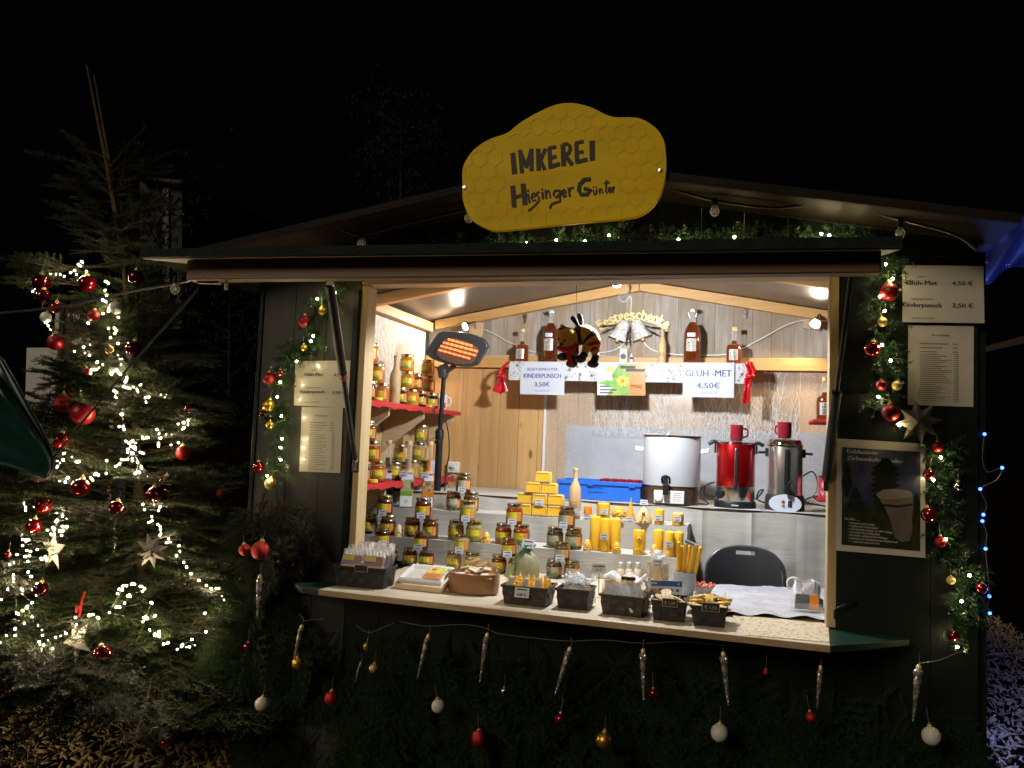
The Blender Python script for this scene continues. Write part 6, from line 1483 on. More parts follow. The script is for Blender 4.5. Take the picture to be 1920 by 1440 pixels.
# 7, 8 - baskets with walnut candles and star wax
bk, P, w, d, h, rz = put_basket(1222, 1284, 1162, 1168, 36, .15, 'black woven basket of walnut shell candles')
rr = random.Random(9)
for i in range(10):
    gx, gy = i % 4, i//4; c = rel(P, rz, (gx-1.5)*.036+rr.uniform(-.006,.006)+(.015 if gy == 1 else 0), (gy-1)*.045+rr.uniform(-.005,.005), h*.86+.010*gy)
    t = thing('walnut_candle', 'walnut shell half filled with yellow wax in the black basket', 'candle', c, 0, 'walnut shell candles in the black basket'); E_ = Euler((rad(rr.uniform(15,40)), rr.uniform(-.4,.4), rr.uniform(0,6))).to_matrix()
    wpart('shell', MB().lathe([(.001,-.016),(.012,-.012),(.019,-.003),(.021,.004),(.018,.004)], 14, c, mat=E_ @ Matrix.Diagonal((1.15,.9,1))), M['light_wood'], t, fix=False)
    wpart('wax_fill', MB().lathe([(.018,.002),(.010,.0035),(.001,.004)], 14, c, mat=E_ @ Matrix.Diagonal((1.15,.9,1))), M['wax_gold'], t)
    wpart('wick', MB().tube([c, c+E_ @ Vector((.002,0,.016))], .0013, 5), M['wick'], t)
slate(rel(P, rz, .006, -d/2-.010, h-.014), 'black chalk sign reading € 1,50 on the walnut basket', '€ 1,50', .052, .027)
bk, P, w, d, h, rz = put_basket(1296, 1362, 1172, 1178, 36, .15, 'black woven basket of star shaped wax pieces at the right')
for i in range(9):
    gx, gy = i % 3, i//3; c = rel(P, rz, (gx-1)*.048+rr.uniform(-.008,.008), (gy-1)*.042+rr.uniform(-.006,.006), h*.84+.010*gy)
    t = thing('star_candle', 'flat golden wax star with a wick in the right basket', 'candle', c, 0, 'wax stars in the right basket'); E_ = Euler((rr.uniform(-.1,.4), rr.uniform(-.25,.25), rr.uniform(0,6))).to_matrix()
    pts = [E_ @ Vector((.030*(1 if q % 2 == 0 else .58)*math.cos(q*PI/5), .030*(1 if q % 2 == 0 else .58)*math.sin(q*PI/5), 0)) for q in range(10)]
    wpart('wax_body', MB().prism([c+p for p in pts], E_ @ Vector((0,0,.013))), M['wax_gold' if i % 2 else 'wax_pale'], t, .002)
    wpart('wick', MB().tube([c+E_ @ Vector((0,0,.012)), c+E_ @ Vector((.002,.001,.030))], .0013, 5), M['wick'], t)
slate(rel(P, rz, .006, -d/2-.010, h-.012), 'black chalk sign reading € 1,50 on the wax star basket', '€ 1,50', .058, .029)
# paper gift bag with fretwork tree
Pg = az(1233, 1098, ZC); Pg = Vector((Pg.x-.01, .43, ZC+.001)); Pg.x = ay(1233, 1080, .43).x; k = mpp(Pg)
t = thing('gift_bag', 'kraft and clear gift bag with a small wooden tree charm', 'bag', Pg)
wpart('paper_back', MB().prism([Pg+Vector((a*k, .018, b*k)) for a, b in ((-21,0),(18,0),(19,52),(-21,54))], (0,.004,0)), M['sachet_cream'], t)
wpart('clear_bag', clear_bag(77, Pg, 42*k, .06, 52*k, 'cello'), M['cello'], t, fix=False)
wpart('contents', MB().ball(Pg+Vector((0,0,.035)), .030, 14, 10, sc=(1.1,.6,1.1)), M['sachet_brown'], t)
crumpled(78, Pg+Vector((-.006,-.005,52*k)), .040, .062, 'cello', t, n=6)
tr2 = [(0,34),(7,20),(4,20),(10,10),(6,10),(13,-2),(2,-2),(2,-7),(-2,-7),(-2,-2),(-13,-2),(-6,10),(-10,10),(-4,20),(-7,20)]
wpart('wooden_tree', MB().prism([Pg+Vector(((4+a*.85)*k, -.036, (18+b*.85)*k)) for a, b in tr2], (0,.003,0)), M['sachet_brown'], t)
price_tag(t, (.003, -.034, 55*k), '12,00 €', (0,.0,0), .95)
wpart('string', MB().tube(spline([Pg+Vector((-.030,-.02,58*k)), Pg+Vector((-.012,-.03,60*k)), Pg+Vector((.004,-.036,52*k)), Pg+Vector((.010,-.037,44*k))], 5), .0016, 5), M['sachet_cream'], t)
# vase of rolled tapers
Pv = Vector((ay(1284, 1080, .30).x, .30, ZC+.008)); k = mpp(Pv); hv = 49*k
t = thing('vase', 'faceted grey vase holding rolled beeswax tapers', 'vase', Pv)
mb = MB(); ringsv = [(13*k,0),(16*k,4*k),(21*k,hv*.52),(21*k,hv*.95),(21.6*k,hv),(19.5*k,hv),(18*k,hv*.4)]
n = 10; vsv = []
for q, (rv, zv) in enumerate(ringsv):
    for i in range(n): a = 2*PI*(i+.5*(q % 2))/n; vsv.append(Pv+Vector((rv*math.cos(a), rv*math.sin(a), zv)))
mb.add(vsv, [f for q in range(len(ringsv)-1) for i in range(n) for f in (((q*n+i, q*n+(i+1) % n, (q+1)*n+i), (q*n+(i+1) % n, (q+1)*n+(i+1) % n, (q+1)*n+i)) if q % 2 == 0 else ((q*n+i, q*n+(i+1) % n, (q+1)*n+(i+1) % n), (q*n+i, (q+1)*n+(i+1) % n, (q+1)*n+i)))]+[tuple(range(n-1,-1,-1))])
wpart('vase_body', mb, M['vase_grey'], t)
tips = [(1273,1015,-.02),(1278,1022,.02),(1287,1017,-.03),(1297,1020,0),(1304,1021,-.02),(1306,1020,.03),(1315,1025,-.01),(1291,1022,.03)]
for i, (px, py, dy) in enumerate(tips):
    top = ay(px, py, .30+dy); bot = Vector((Pv.x+(i-3.5)*.0075, Pv.y+dy*.5, Pv.z+.01)); dv = (top-bot)
    c = thing('taper_candle', f'rolled beeswax taper in the grey vase, {("leftmost", "second", "fourth", "fifth", "sixth", "seventh", "rightmost", "third")[i]} from the left', 'candle', bot, 0, 'rolled tapers in the grey vase')
    pts = [bot+dv*(q/40) for q in range(41)]; rs2 = [.0088*(1+(.07 if q % 2 else -.05)) for q in range(41)]; rs2[-1] = .005
    wpart('wax_body', MB().tube(pts, rs2, 10), M['wax_gold' if i % 3 else 'wax'], c)
    wpart('wick', MB().tube([top, top+dv.normalized()*.014+Vector((.002,0,0))], .0012, 5), M['wick'], c)
t = thing('price_tag', 'dark edged tag stuck on top of the rolled tapers', 'price tag', ay(1293, 1019, .26)); 
wpart('card_tag', MB().box(ay(1293, 1018, .26), (.05,.002,.018), mat=Matrix.Rotation(.33,3,'Y') @ Matrix.Rotation(-.5,3,'X')), M['card_white'], t)
wpart('print', MB().box(ay(1293, 1018, .26)+Vector((0,-.0016,.0005)), (.042,.001,.010), mat=Matrix.Rotation(.33,3,'Y') @ Matrix.Rotation(-.5,3,'X')), M['ink_soft'], t)
# payment card
t, at, eu, ev = card('payment_sign', 'small blue and white card listing payment marks behind the walnut basket', ((1219,1088),(1279,1090),(1218,1112),(1279,1115)), .02, M['card_white'])
flat(t, 'blue_band', at, [(0,0),(1,0),(1,.42),(0,.42)], M['blue_card'])
flat(t, 'dot_mark', at, [(.09+.026*math.cos(q*PI/5), .20+.085*math.sin(q*PI/5)) for q in range(10)], M['card_white'], .0022)
flat(t, 'wave_mark', at, [(.86,.22),(.92,.10),(.92,.34)], M['card_white'], .0022)
flat(t, 'text_mark', at, [(.13,.16),(.22,.16),(.22,.25),(.13,.25)], M['card_white'], .0022)
for u, m in ((.15,'chalk'),(.32,'blue_card'),(.50,'mark_red'),(.68,'mark_red'),(.86,'blue_card')):
    if u in (.50, .68):
        for du, mm in ((-.022, 'mark_red'), (.022, 'mark_orange' if u == .50 else 'blue_card')): flat(t, 'round_mark', at, [(u+du+.032*math.cos(q*PI/5), .70+.09*math.sin(q*PI/5)) for q in range(10)], M[mm], .0020+du*.01)
    else: flat(t, 'square_mark', at, [(u-.045,.60),(u+.045,.60),(u+.045,.82),(u-.045,.82)], M[m], .002)
wpart('stand', MB().box(at(.5, 1.05, -.02), (.10,.03,.012)), M['clear_glass'], t)
# scalloped red dish
Pd = az(1318, 1098, ZC); Pd = Vector((ay(1318, 1092, .42).x, .42, ZC+.012)); k = mpp(Pd)
t = thing('dish', 'grey dish with a wavy coral red rim beside the vase', 'dish', Pd)
rimf = lambda a: 1+.10*math.sin(9*a)
wpart('dish_body', MB().lathe([(11*k,0),(13*k,.002),(20*k,16*k),(18.5*k,16*k),(12*k,.005),(.001,.004)], 54, Pd, fn=lambda a, z: 1+.08*math.sin(9*a)*z/(16*k)), M['cloth_grey'], t, fix=False)
wpart('rim', MB().tube([Pd+Vector((20*k*rimf(a*2*PI/72)*math.cos(a*2*PI/72), 20*k*rimf(a*2*PI/72)*math.sin(a*2*PI/72), 16*k+2.6*k*math.sin(9*a*2*PI/72))) for a in range(73)], 2.0*k, 6), M['coral'], t)
wpart('contents', MB().ball(Pd+Vector((.0,0,10*k)), 9*k, 12, 8, sc=(1.3,1,.4)), M['honey_brown'], t)
# green organza pouch with hay
Pp = Vector((ay(987, 1078, .48).x, .48, ZC+.001)); k = mpp(Pp)
t = thing('pouch', 'green organza pouch filled with hay and tied at the top', 'pouch', Pp)
wpart('pouch_body', MB().lathe([(19*k,0),(23*k,5*k),(24*k,18*k),(22*k,34*k),(15*k,46*k),(8*k,52*k)], 36, Pp, fn=lambda a, z: (1+.035*math.sin(9*a+z*30))*(.92+.08*abs(math.cos(a)))), M['organza'], t)
wpart('gathered_top', MB().lathe([(7*k,50*k),(6*k,53*k),(12*k,60*k),(14*k,64*k)], 36, Pp, fn=lambda a, z: 1+.22*math.sin(7*a)*(z/(60*k))), M['organza_top'], t, fix=False)
wpart('ribbon', MB().tube(spline([Pp+Vector((-7*k,-9*k,52*k)), Pp+Vector((-16*k,-12*k,46*k)), Pp+Vector((-24*k,-14*k,30*k)), Pp+Vector((-25*k,-14*k,14*k))], 5), .003, 6).tube([Pp+Vector((8.5*k*math.cos(q*PI/6), 8.5*k*math.sin(q*PI/6), 52*k)) for q in range(13)], .003, 6), M['organza_top'], t)
wpart('tag', MB().prism([Pp+Vector((a*k, -.05, b*k)) for a, b in ((-39,4),(-24,0),(-18,22),(-30,26))], (0,.002,0)), mat('leaf_tag', (.20,.27,.10), rough=.6), t)
price_tag(t, (.010, -.025, 66*k), '5,00 €', (rad(-14),.06,0), 1.25)
# clear card holder, tissue pack at the right post
Pc = az(1512, 1150, ZC); Pc.z = ZC+.010; k = mpp(Pc)
t = thing('card_holder', 'clear plastic holder with dark and orange cards at the right post', 'card holder', Pc)
Rx = Matrix.Rotation(-.65, 3, 'X')
def cq(a, b, d=0): return Pc+Matrix.Rotation(.12,3,'Z') @ (Rx @ Vector((a*k, -d, b*k)))
mb = MB(); mb.prism([cq(-28,-2), cq(26,-2), cq(26,36), cq(-26,36)], (0,.003,0)); wpart('holder_back', mb, M['clear_glass'], t)
mb = MB(); mb.prism([cq(-22,2,.004), cq(6,2,.004), cq(8,33,.004), cq(-16,33,.004)], (0,.001,0)); wpart('dark_card', mb, mat('card_dark', (.05,.055,.065), (.12,.12,.12), 40, rough=.3), t)
mb = MB(); mb.prism([cq(4,0,.007), cq(22,0,.007), cq(25,32,.007), cq(10,32,.007)], (0,.001,0)); wpart('orange_card', mb, M['mark_orange'], t)
mb = MB(); mb.prism([cq(-30,-4,.012), cq(28,-4,.012), cq(28,12,.012), cq(-30,12,.012)], (0,.001,0)); wpart('holder_front', mb, M['clear_glass'], t)
Pc2 = az(1543, 1142, ZC); Pc2 = Vector((1.945, .34, ZC+.012)); k = mpp(Pc2)
t = thing('plastic_bag', 'half clear bag leaning against the right post behind the card holder', 'bag', Pc2)
wpart('clear_bag', clear_bag(5, Pc2, .11, .09, 46*k, 'cello'), M['cello_bright'], t, fix=False)
wpart('contents', MB().ball(Pc2+Vector((.015,0,.05)), .04, 14, 10, sc=(.9,.6,1.2)), M['cloth_grey'], t)
wpart('cloth', MB().box(Pc2+Vector((.04,.0,.02)), (.04,.05,.035), .3), mat('light_blue', (.16,.28,.42), rough=.6), t, .006)
solo('tape_roll', MB().tube([az(1494, 1130, ZC)+Vector((.028*math.cos(q*PI/10), .30, .035+.028*math.sin(q*PI/10))) for q in range(21)], .006, 8), M['cable_white'], 'pale ring of tape standing near the right post', 'tape')
# ================================================================ name board on the gable
YS = -.345
def SP(x, y, d=0):      # coordinates taken on an enlargement of the board
    return ay(840+x/4.364, 180+y/4.364, YS)+Vector((0, -d, 0))
outl = [(118,600),(117,730),(120,850),(160,960),(200,1020),(260,1060),(330,1092),(400,1105),(640,1083),(900,1056),(1200,1028),(1490,1000),(1580,975),(1650,930),(1700,875),(1740,800),(1768,710),(1785,620),(1788,540),(1785,480),(1770,370),(1720,280),(1640,215),(1560,180),(1480,172),(1370,172),(1290,150),(1180,95),(1080,65),(990,55),(880,70),(760,120),(640,185),(560,240),(500,290),(450,315),(370,340),(280,385),(200,450),(150,520)]
so_ = spline([(a, b, 0) for a, b in outl], 3, True)
sign = thing('name_board', 'yellow beehive shaped name board reading IMKEREI above the gable', 'sign', SP(950, 600))
wpart('board', MB().prism([SP(q.x, q.y) for q in so_], (0, .022, 0)), M['sign_yellow'], sign, .002)
def pin_poly(x, y):
    c = False; n = len(so_)
    for i in range(n):
        a, b = so_[i], so_[i-1]
        if (a.y > y) != (b.y > y) and x < (b.x-a.x)*(y-a.y)/(b.y-a.y)+a.x: c = not c
    return c
mb = MB(); done = set(); hr = 72; ca, sa = math.cos(-.09), math.sin(-.09)
for i in range(-16, 17):
    for j in range(-12, 13):
        gx, gy = (i+.5*(j % 2))*hr*1.732, j*hr*1.5; cx_, cy_ = 950+gx*ca-gy*sa, 560+gx*sa+gy*ca
        if 430 < cx_ < 1420 and 330 < cy_ < 900 and not (cx_ > 1230 and cy_ < 420): continue
        for q in range(6):
            a, b = [(cx_+hr*math.cos(PI/6+w_*PI/3-.09), cy_+hr*math.sin(PI/6+w_*PI/3-.09)) for w_ in (q, q+1)]
            key = tuple(sorted(((round(a[0]/8), round(a[1]/8)), (round(b[0]/8), round(b[1]/8)))))
            m_ = ((a[0]+b[0])/2, (a[1]+b[1])/2)
            if key in done or not pin_poly(*a) or not pin_poly(*b): continue
            done.add(key); stroke(mb, [a, b], 3.6, lambda x, y: SP(x, y, .0012))
wpart('comb_lines', mb, M['sign_line'], sign, fix=False)
mb = MB(); _ns = [0]
def st_(p, w):          # each brush stroke lies a hair above the one before
    _ns[0] += 1; dq = .0018+.00006*_ns[0]; stroke(mb, p, w, lambda x, y: SP(x, y, dq))
def fill(p): mb.add([SP(x, y, .0018) for x, y in p], [tuple(range(len(p)))])
fill([(510,468),(550,462),(568,635),(524,642)])
st_([(590,440),(606,632)], 34); st_([(588,448),(645,585)], 32); st_([(640,590),(682,440)], 30); st_([(682,432),(684,615)], 34)
st_([(738,432),(742,612)], 36); st_([(748,545),(798,432)], 30); st_([(752,520),(792,606)], 32)
st_([(830,425),(838,595)], 32); st_([(822,430),(886,416)], 28); st_([(830,512),(888,494)], 28); st_([(830,582),(916,556)], 34)
st_([(940,398),(946,574)], 38); st_([(936,400),(975,392),(998,410),(1000,440),(985,470),(950,486)], 30); st_([(955,480),(1018,566)], 36)
st_([(1050,384),(1056,548)], 34); st_([(1042,388),(1110,372)], 28); st_([(1050,466),(1110,456)], 24); st_([(1048,544),(1142,518)], 32)
fill([(1156,368),(1200,362),(1203,528),(1160,532)])
st_([(530,735),(542,912)], 38); st_([(614,718),(632,892)], 40); st_([(530,838),(622,806)], 26)
st_([(654,800),(668,876)], 17); st_([(652,768),(660,782)], 15)
st_([(682,832),(716,818),(710,794),(690,800),(682,832),(695,860),(722,850)], 13)
st_([(748,784),(728,794),(728,814),(746,832),(744,860),(700,908),(656,942)], 14)
st_([(772,786),(777,846)], 17); st_([(766,760),(774,770)], 15)
st_([(798,768),(804,842)], 16); st_([(803,792),(826,772),(838,834)], 14)
st_([(908,772),(874,778),(862,808),(886,832),(910,806)], 17); st_([(912,768),(918,862),(885,872),(848,886),(832,922)], 17)
st_([(930,802),(966,790),(955,768),(935,776),(930,805),(945,826),(972,812)], 15)
st_([(985,752),(996,824)], 16); st_([(990,782),(1008,752),(1030,750)], 15)
st_([(1168,682),(1118,684),(1078,724),(1070,770),(1090,808),(1140,806),(1166,770),(1112,758)], 32)
st_([(1188,768),(1196,806),(1214,800),(1216,764)], 13); st_([(1188,742),(1192,752)], 10); st_([(1210,740),(1214,750)], 10)
st_([(1238,758),(1241,802)], 12); st_([(1240,774),(1256,756),(1266,798)], 12)
st_([(1297,688),(1290,788),(1306,790)], 12); st_([(1274,716),(1322,706)], 10)
st_([(1312,774),(1336,765),(1328,748),(1314,756),(1312,778),(1324,790),(1340,780)], 11)
st_([(1346,744),(1350,792)], 12); st_([(1348,764),(1362,742)], 11)
wpart('lettering', mb, M['sign_ink'], sign, fix=False)
for x, y in ((135, 752), (1738, 610)): wpart('screw', MB().lathe([(.0085,0),(.008,.003),(.001,.004)], 14, SP(x, y, .0002), mat=Matrix.Rotation(PI/2, 3, 'X')), M['steel'], sign)
wpart('mount_batten', MB().beam(SP(300, 760)+Vector((0,.030,0)), SP(1700, 560)+Vector((0,.030,0)), .014, .05), M['fascia'], sign)
mb = MB(); rr = random.Random(2)
for i in range(60):
    x, y = (rr.gauss(430, 60), rr.gauss(600, 70)) if i < 46 else (rr.uniform(250, 480), rr.gauss(770, 25))
    mb.ball(SP(x, y, .0004), rr.uniform(.0012, .0032), 8, 6, sc=(1,.5,1))
wpart('water_drops', mb, M['clear_glass'], sign)

# ================================================================ notices on the front boards
def lines(t, at, u0, u1, v0, v1, n, m='ink_soft', h=.0045, price=None, rr=random.Random(6)):
    mb = MB()
    for i in range(n):
        v = v0+(v1-v0)*i/max(n-1, 1); a = u0+(u1-u0)*rr.uniform(.45, .95)
        mb.add([at(u0, v-h, .0016), at(a, v-h, .0016), at(a, v+h, .0016), at(u0, v+h, .0016)], [(0,1,2,3)])
        if price: mb.add([at(price, v-h, .0016), at(price+.08, v-h, .0016), at(price+.08, v+h, .0016), at(price, v+h, .0016)], [(0,1,2,3)])
    wpart('text_lines', mb, M[m], t, fix=False)
YF = -.026
t, at, eu, ev = card('price_notice', 'laminated drink notice with Glüh-Met and Kinderpunsch left of the opening', ((554,677),(661,676),(551,760),(655,765)), YF, M['paper_warm'], 'notice')
write(t, at, eu, ev, [('heißer', .34, .215, .030, 'C', .10, 'ink', .01), ('Glüh-Met', .34, .335, .075, 'C', .33, 'ink', .02), ('4,50 €', .80, .335, .068, 'C', .21, 'ink', .02), ('selbstgemacht', .34, .60, .030, 'C', .25, 'ink', .01), ('Kinderpunsch', .33, .715, .075, 'C', .42, 'ink', .02), ('3,50 €', .80, .715, .068, 'C', .22, 'ink', .02), ('Tasseneinsatz 3,00 €', .32, .92, .028, 'C', .26, 'ink', .01)])
t, at, eu, ev = card('price_list', 'narrow printed price list below the left drink notice', ((566,763),(643,764),(561,884),(638,887)), YF, M['paper_warm'], 'notice')
write(t, at, eu, ev, [('Preisliste', .50, .145, .028, 'C', .28, 'ink', .01)])
lines(t, at, .22, .70, .24, .36, 4, price=.72); lines(t, at, .22, .72, .40, .96, 22, h=.0035, price=.76)
t, at, eu, ev = card('price_notice', 'laminated drink notice with prices behind the right garland', ((1692,497),(1844,499),(1692,604),(1846,606)), -.045, M['paper_warm'], 'notice')
write(t, at, eu, ev, [('heißer', .24, .215, .030, 'C', .11, 'ink', .01), ('Glüh-Met', .24, .345, .080, 'C', .385, 'ink', .02), ('4,50 €', .74, .345, .074, 'C', .25, 'ink', .02), ('selbstgemacht', .24, .605, .030, 'C', .28, 'ink', .01), ('Kinderpunsch', .24, .735, .080, 'C', .49, 'ink', .02), ('3,50 €', .74, .735, .074, 'C', .25, 'ink', .02), ('Tasseneinsatz 3,00 €', .25, .94, .028, 'C', .28, 'ink', .01)])
t, at, eu, ev = card('price_list', 'dim printed price list hanging under the right drink notice', ((1703,610),(1826,611),(1702,759),(1825,763)), YF, M['paper_warm'], 'notice')
write(t, at, eu, ev, [('Preisliste', .50, .135, .030, 'C', .27, 'ink_soft', .01)])
lines(t, at, .18, .70, .23, .33, 3, price=.68); lines(t, at, .18, .72, .36, .94, 24, h=.0032, price=.70)
# poster of the wooden scent cup
pm, pt_, pb_ = nt('poster_print'); setp(pb_, rough=.3)
v_ = coords(pt_, (1,1,1), 'UV'); sep = pt_.nodes.new('ShaderNodeSeparateXYZ'); pt_.links.new(v_, sep.inputs[0])
skyc = ramp(pt_, noise(pt_, v_, 3.2, 5, .6), [(.42, (.030,.034,.085)), (.60, (.07,.07,.11)), (.74, (.17,.15,.16))])
gr_ = ramp(pt_, noise(pt_, v_, 9, 5, .6), [(.35, (.008,.014,.005)), (.7, (.04,.040,.010))])
pt_.links.new(mixc(pt_, ramp(pt_, sep.outputs['Y'], [(.38, (1,1,1)), (.50, (0,0,0))]), skyc, gr_), pb_.inputs['Base Color'])
t, at, eu, ev = card('poster', 'framed poster of a wooden cup under pines reading Exklusiver Zirbenduftspender', ((1569,822),(1735,832),(1567,1032),(1735,1046)), YF, M['paper_warm'], 'poster')
pmx = MB(); pmx.add([at(u, v, .0014) for u, v in ((.065,.045+.03),(.945,.045+.03),(.945,.945),(.065,.945))], [(0,1,2,3)])
pic = wpart('picture', pmx, pm, t, fix=False); uvl = pic.data.uv_layers.new(name='UVMap')
for li, uv in enumerate(((0,1),(1,1),(1,0),(0,0))): uvl.data[li].uv = uv
dk = mat('pine_print', (.006,.009,.005), (.011,.015,.007), 60, rough=.35)
def tree_print(cx_, base, top, w, seed):
    rr = random.Random(seed); mb = MB(); n = 9
    for i in range(n):
        v = top+(base-top)*(i+.2)/n; hw_ = w*(.35+.65*math.sin(PI*(i+1)/(n+1)))*rr.uniform(.7,1.15)
        mb.add([at(cx_-hw_, v+.02, .002+.0001*i), at(cx_-hw_*.5, v-.03, .002+.0001*i), at(cx_+hw_*.4, v-.035, .002+.0001*i), at(cx_+hw_, v+.01, .002+.0001*i), at(cx_+hw_*.3, v+.04, .002+.0001*i), at(cx_-hw_*.4, v+.045, .002+.0001*i)], [(0,1,2,3,4,5)])
    mb.add([at(cx_-.02, base, .002), at(cx_+.02, base, .002), at(cx_+.015, top, .002), at(cx_-.01, top, .002)], [(0,1,2,3)])
    wpart('tree_print', mb, dk, t, fix=False)
tree_print(.56, .62, .17, .20, 1); tree_print(.12, .50, .24, .065, 2); tree_print(.90, .62, .46, .05, 3); tree_print(.22, .62, .46, .10, 4)
cupm = mat('cup_print', (.10,.074,.06), (.15,.115,.092), 9, rough=.35)
flat(t, 'cup_print', at, [(.46,.46),(.60,.42),(.80,.42),(.86,.46),(.87,.55),(.85,.66),(.86,.76),(.83,.86),(.74,.88),(.66,.84),(.62,.72),(.56,.60),(.50,.53)], cupm, .0045)
flat(t, 'cup_print', at, [(.45,.475),(.53,.43),(.68,.415),(.84,.43),(.855,.47),(.72,.50),(.56,.515),(.48,.51)], mat('cup_top_print', (.18,.15,.13), rough=.35), .0048)
flat(t, 'cup_band', at, [(.52,.555),(.70,.56),(.86,.53),(.86,.55),(.70,.58),(.53,.575)], dk, .005)
write(t, at, eu, ev, [('Exklusiver', .12, .125, .036, 'L', .36, 'chalk', .025), ('Zirbenduftspender', .12, .185, .036, 'L', .64, 'chalk', .025), ('Die Zirbe .......', .10, .72, .020, 'L', .17, 'chalk', .01)] +
      [('• '+s, .14, .752+.027*i, .018, 'L', w, 'chalk', .01) for i, (s, w) in enumerate((('entspannt und beruhigt', .30), ('reguliert die Herzfrequenz', .34), ('senkt die Herzschläge um 3500 Schläge pro Nacht', .64), ('verbessert die Schlafqualität', .36), ('hat starke antibakterielle Wirkung', .44), ('verhindert die Entwicklung der Kleidermotte', .56), ('..... und kann noch viel mehr', .36)))])

# ================================================================ fir sprays and garlands (needles are real)
def needles(base, direc, n_len, wid, phi, rng, lift=.55):
    """one thin triangle per needle; arrays base (N,3), direc (N,3), phi (N,) round the twig"""
    d = direc/np.linalg.norm(direc, axis=1, keepdims=True)
    ref = np.tile(np.array([[0, 0, 1.]]), (len(d), 1)); ref[np.abs(d[:,2]) > .9] = (1, 0, 0)
    s = np.cross(d, ref); s /= np.linalg.norm(s, axis=1, keepdims=True); u = np.cross(s, d)
    rad_ = s*np.cos(phi)[:,None]+u*np.sin(phi)[:,None]
    tip = base+(d*lift+rad_*.85)*n_len[:,None]
    return np.stack([base-d*wid, base+d*wid, tip], 1)
def twig_mesh(name, paths, per_m, nlen, wid, seed, m_needle, m_bark, full=False, r0=.004):
    rng = np.random.default_rng(seed); T = []; mb = MB()
    for pts, r in paths:
        P = np.array([tuple(p) for p in pts]); seg = np.diff(P, axis=0); sl = np.linalg.norm(seg, axis=1); L = sl.sum(); n = max(int(L*per_m), 4)
        s = np.sort(rng.uniform(0, L, n)); cum = np.concatenate([[0], np.cumsum(sl)]); idx = np.clip(np.searchsorted(cum, s)-1, 0, len(seg)-1)
        tt = (s-cum[idx])/sl[idx]; b = P[idx]+seg[idx]*tt[:,None]
        phi = rng.uniform(0, 2*PI, n) if full else rng.normal(0, .55, n)+np.where(rng.random(n) < .5, .25, PI-.25)
        ln = nlen*rng.uniform(.7, 1.15, n)*np.clip(.55+1.2*(1-s/L), .55, 1); T.append(needles(b, seg[idx], ln, wid, phi, rng))
        mb.tube(pts, [r*(1-.75*i/(len(pts)-1)) for i in range(len(pts))], 4, cap=False, mi=1)
    T = np.concatenate(T); nb = len(mb.v)
    v = mb.v+[tuple(q) for q in T.reshape(-1, 3)]; f = mb.f+[(nb+3*i, nb+3*i+1, nb+3*i+2) for i in range(len(T))]
    me = bpy.data.meshes.new(name); me.from_pydata(v, [], f); me.materials.append(m_needle); me.materials.append(m_bark)
    me.polygons.foreach_set('material_index', [1]*len(mb.f)+[0]*len(T)); me.update(); return me
def spray_paths(L, seed, droop=.12, spread=.62):
    rr = random.Random(seed); out = []
    ax_ = lambda s: Vector((L*s, .03*L*math.sin(s*3+seed), L*(.10*s-droop*s*s)))
    out.append(([ax_(i/8) for i in range(9)], .005*L/.6))
    s = .14; side = 1
    while s < .96:
        l = L*(.52*(1-s)+.10)*rr.uniform(.75, 1.1); a = side*rr.uniform(.65, .95); e = rr.uniform(-.10, .22); o = ax_(s); d = Vector((math.cos(a), math.sin(a), e))
        p = [o+d*(l*q/4)+Vector((l*.16*(q/4)**2, 0, -l*.12*(q/4)**2)) for q in range(5)]; out.append((p, .0026))
        if l > .13:
            for q in (.35, .55, .75):
                for s2 in (-1, 1):
                    o2 = p[0].lerp(p[-1], q); l2 = l*(1-q)*.8; d2 = (Matrix.Rotation(s2*.75, 3, 'Z') @ d); out.append(([o2, o2+d2*l2*.5, o2+d2*l2+Vector((0,0,-.03*l2))], .0016))
        s += rr.uniform(.035, .06); side = -side
    return out
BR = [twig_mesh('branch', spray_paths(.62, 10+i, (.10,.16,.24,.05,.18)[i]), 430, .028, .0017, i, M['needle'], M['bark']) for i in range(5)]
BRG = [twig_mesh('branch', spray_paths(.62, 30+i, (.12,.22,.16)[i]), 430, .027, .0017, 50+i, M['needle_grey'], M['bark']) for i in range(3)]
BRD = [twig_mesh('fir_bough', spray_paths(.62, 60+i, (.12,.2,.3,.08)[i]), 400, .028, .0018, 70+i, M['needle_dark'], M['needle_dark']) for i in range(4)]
TIPL = [twig_mesh('shoot', [([Vector((0,0,0)), Vector((.22,.008,.03)), Vector((.44,0,.035))], .005), ([Vector((.16,0,.02)), Vector((.26,.06,.03)), Vector((.33,.09,.03))], .0025), ([Vector((.20,0,.02)), Vector((.29,-.05,.03)), Vector((.36,-.085,.03))], .0025)], 1150, .026, .0016, 97+i, M['needle_grey'], M['bark'], True) for i in range(2)]
TIP = [twig_mesh('shoot', [([Vector((0,0,0)), Vector((.11,.005,.012)), Vector((.22,0,.01))], .004), ([Vector((.09,0,.01)), Vector((.15,.035,.012)), Vector((.19,.05,.012))], .002), ([Vector((.10,0,.01)), Vector((.15,-.03,.012)), Vector((.18,-.05,.012))], .002)], 700, .022, .0011, 90+i, M['needle_grey'], M['bark'], True) for i in range(2)]
def orient(dirv, roll=0, upv=(0,0,1)):
    x = Vector(dirv).normalized(); y = Vector(upv).cross(x)
    if y.length < 1e-4: y = Vector((0,1,0))
    y.normalize(); z = x.cross(y); m = Matrix((x, y, z)).transposed(); return (m @ Matrix.Rotation(roll, 3, 'X')).to_euler()

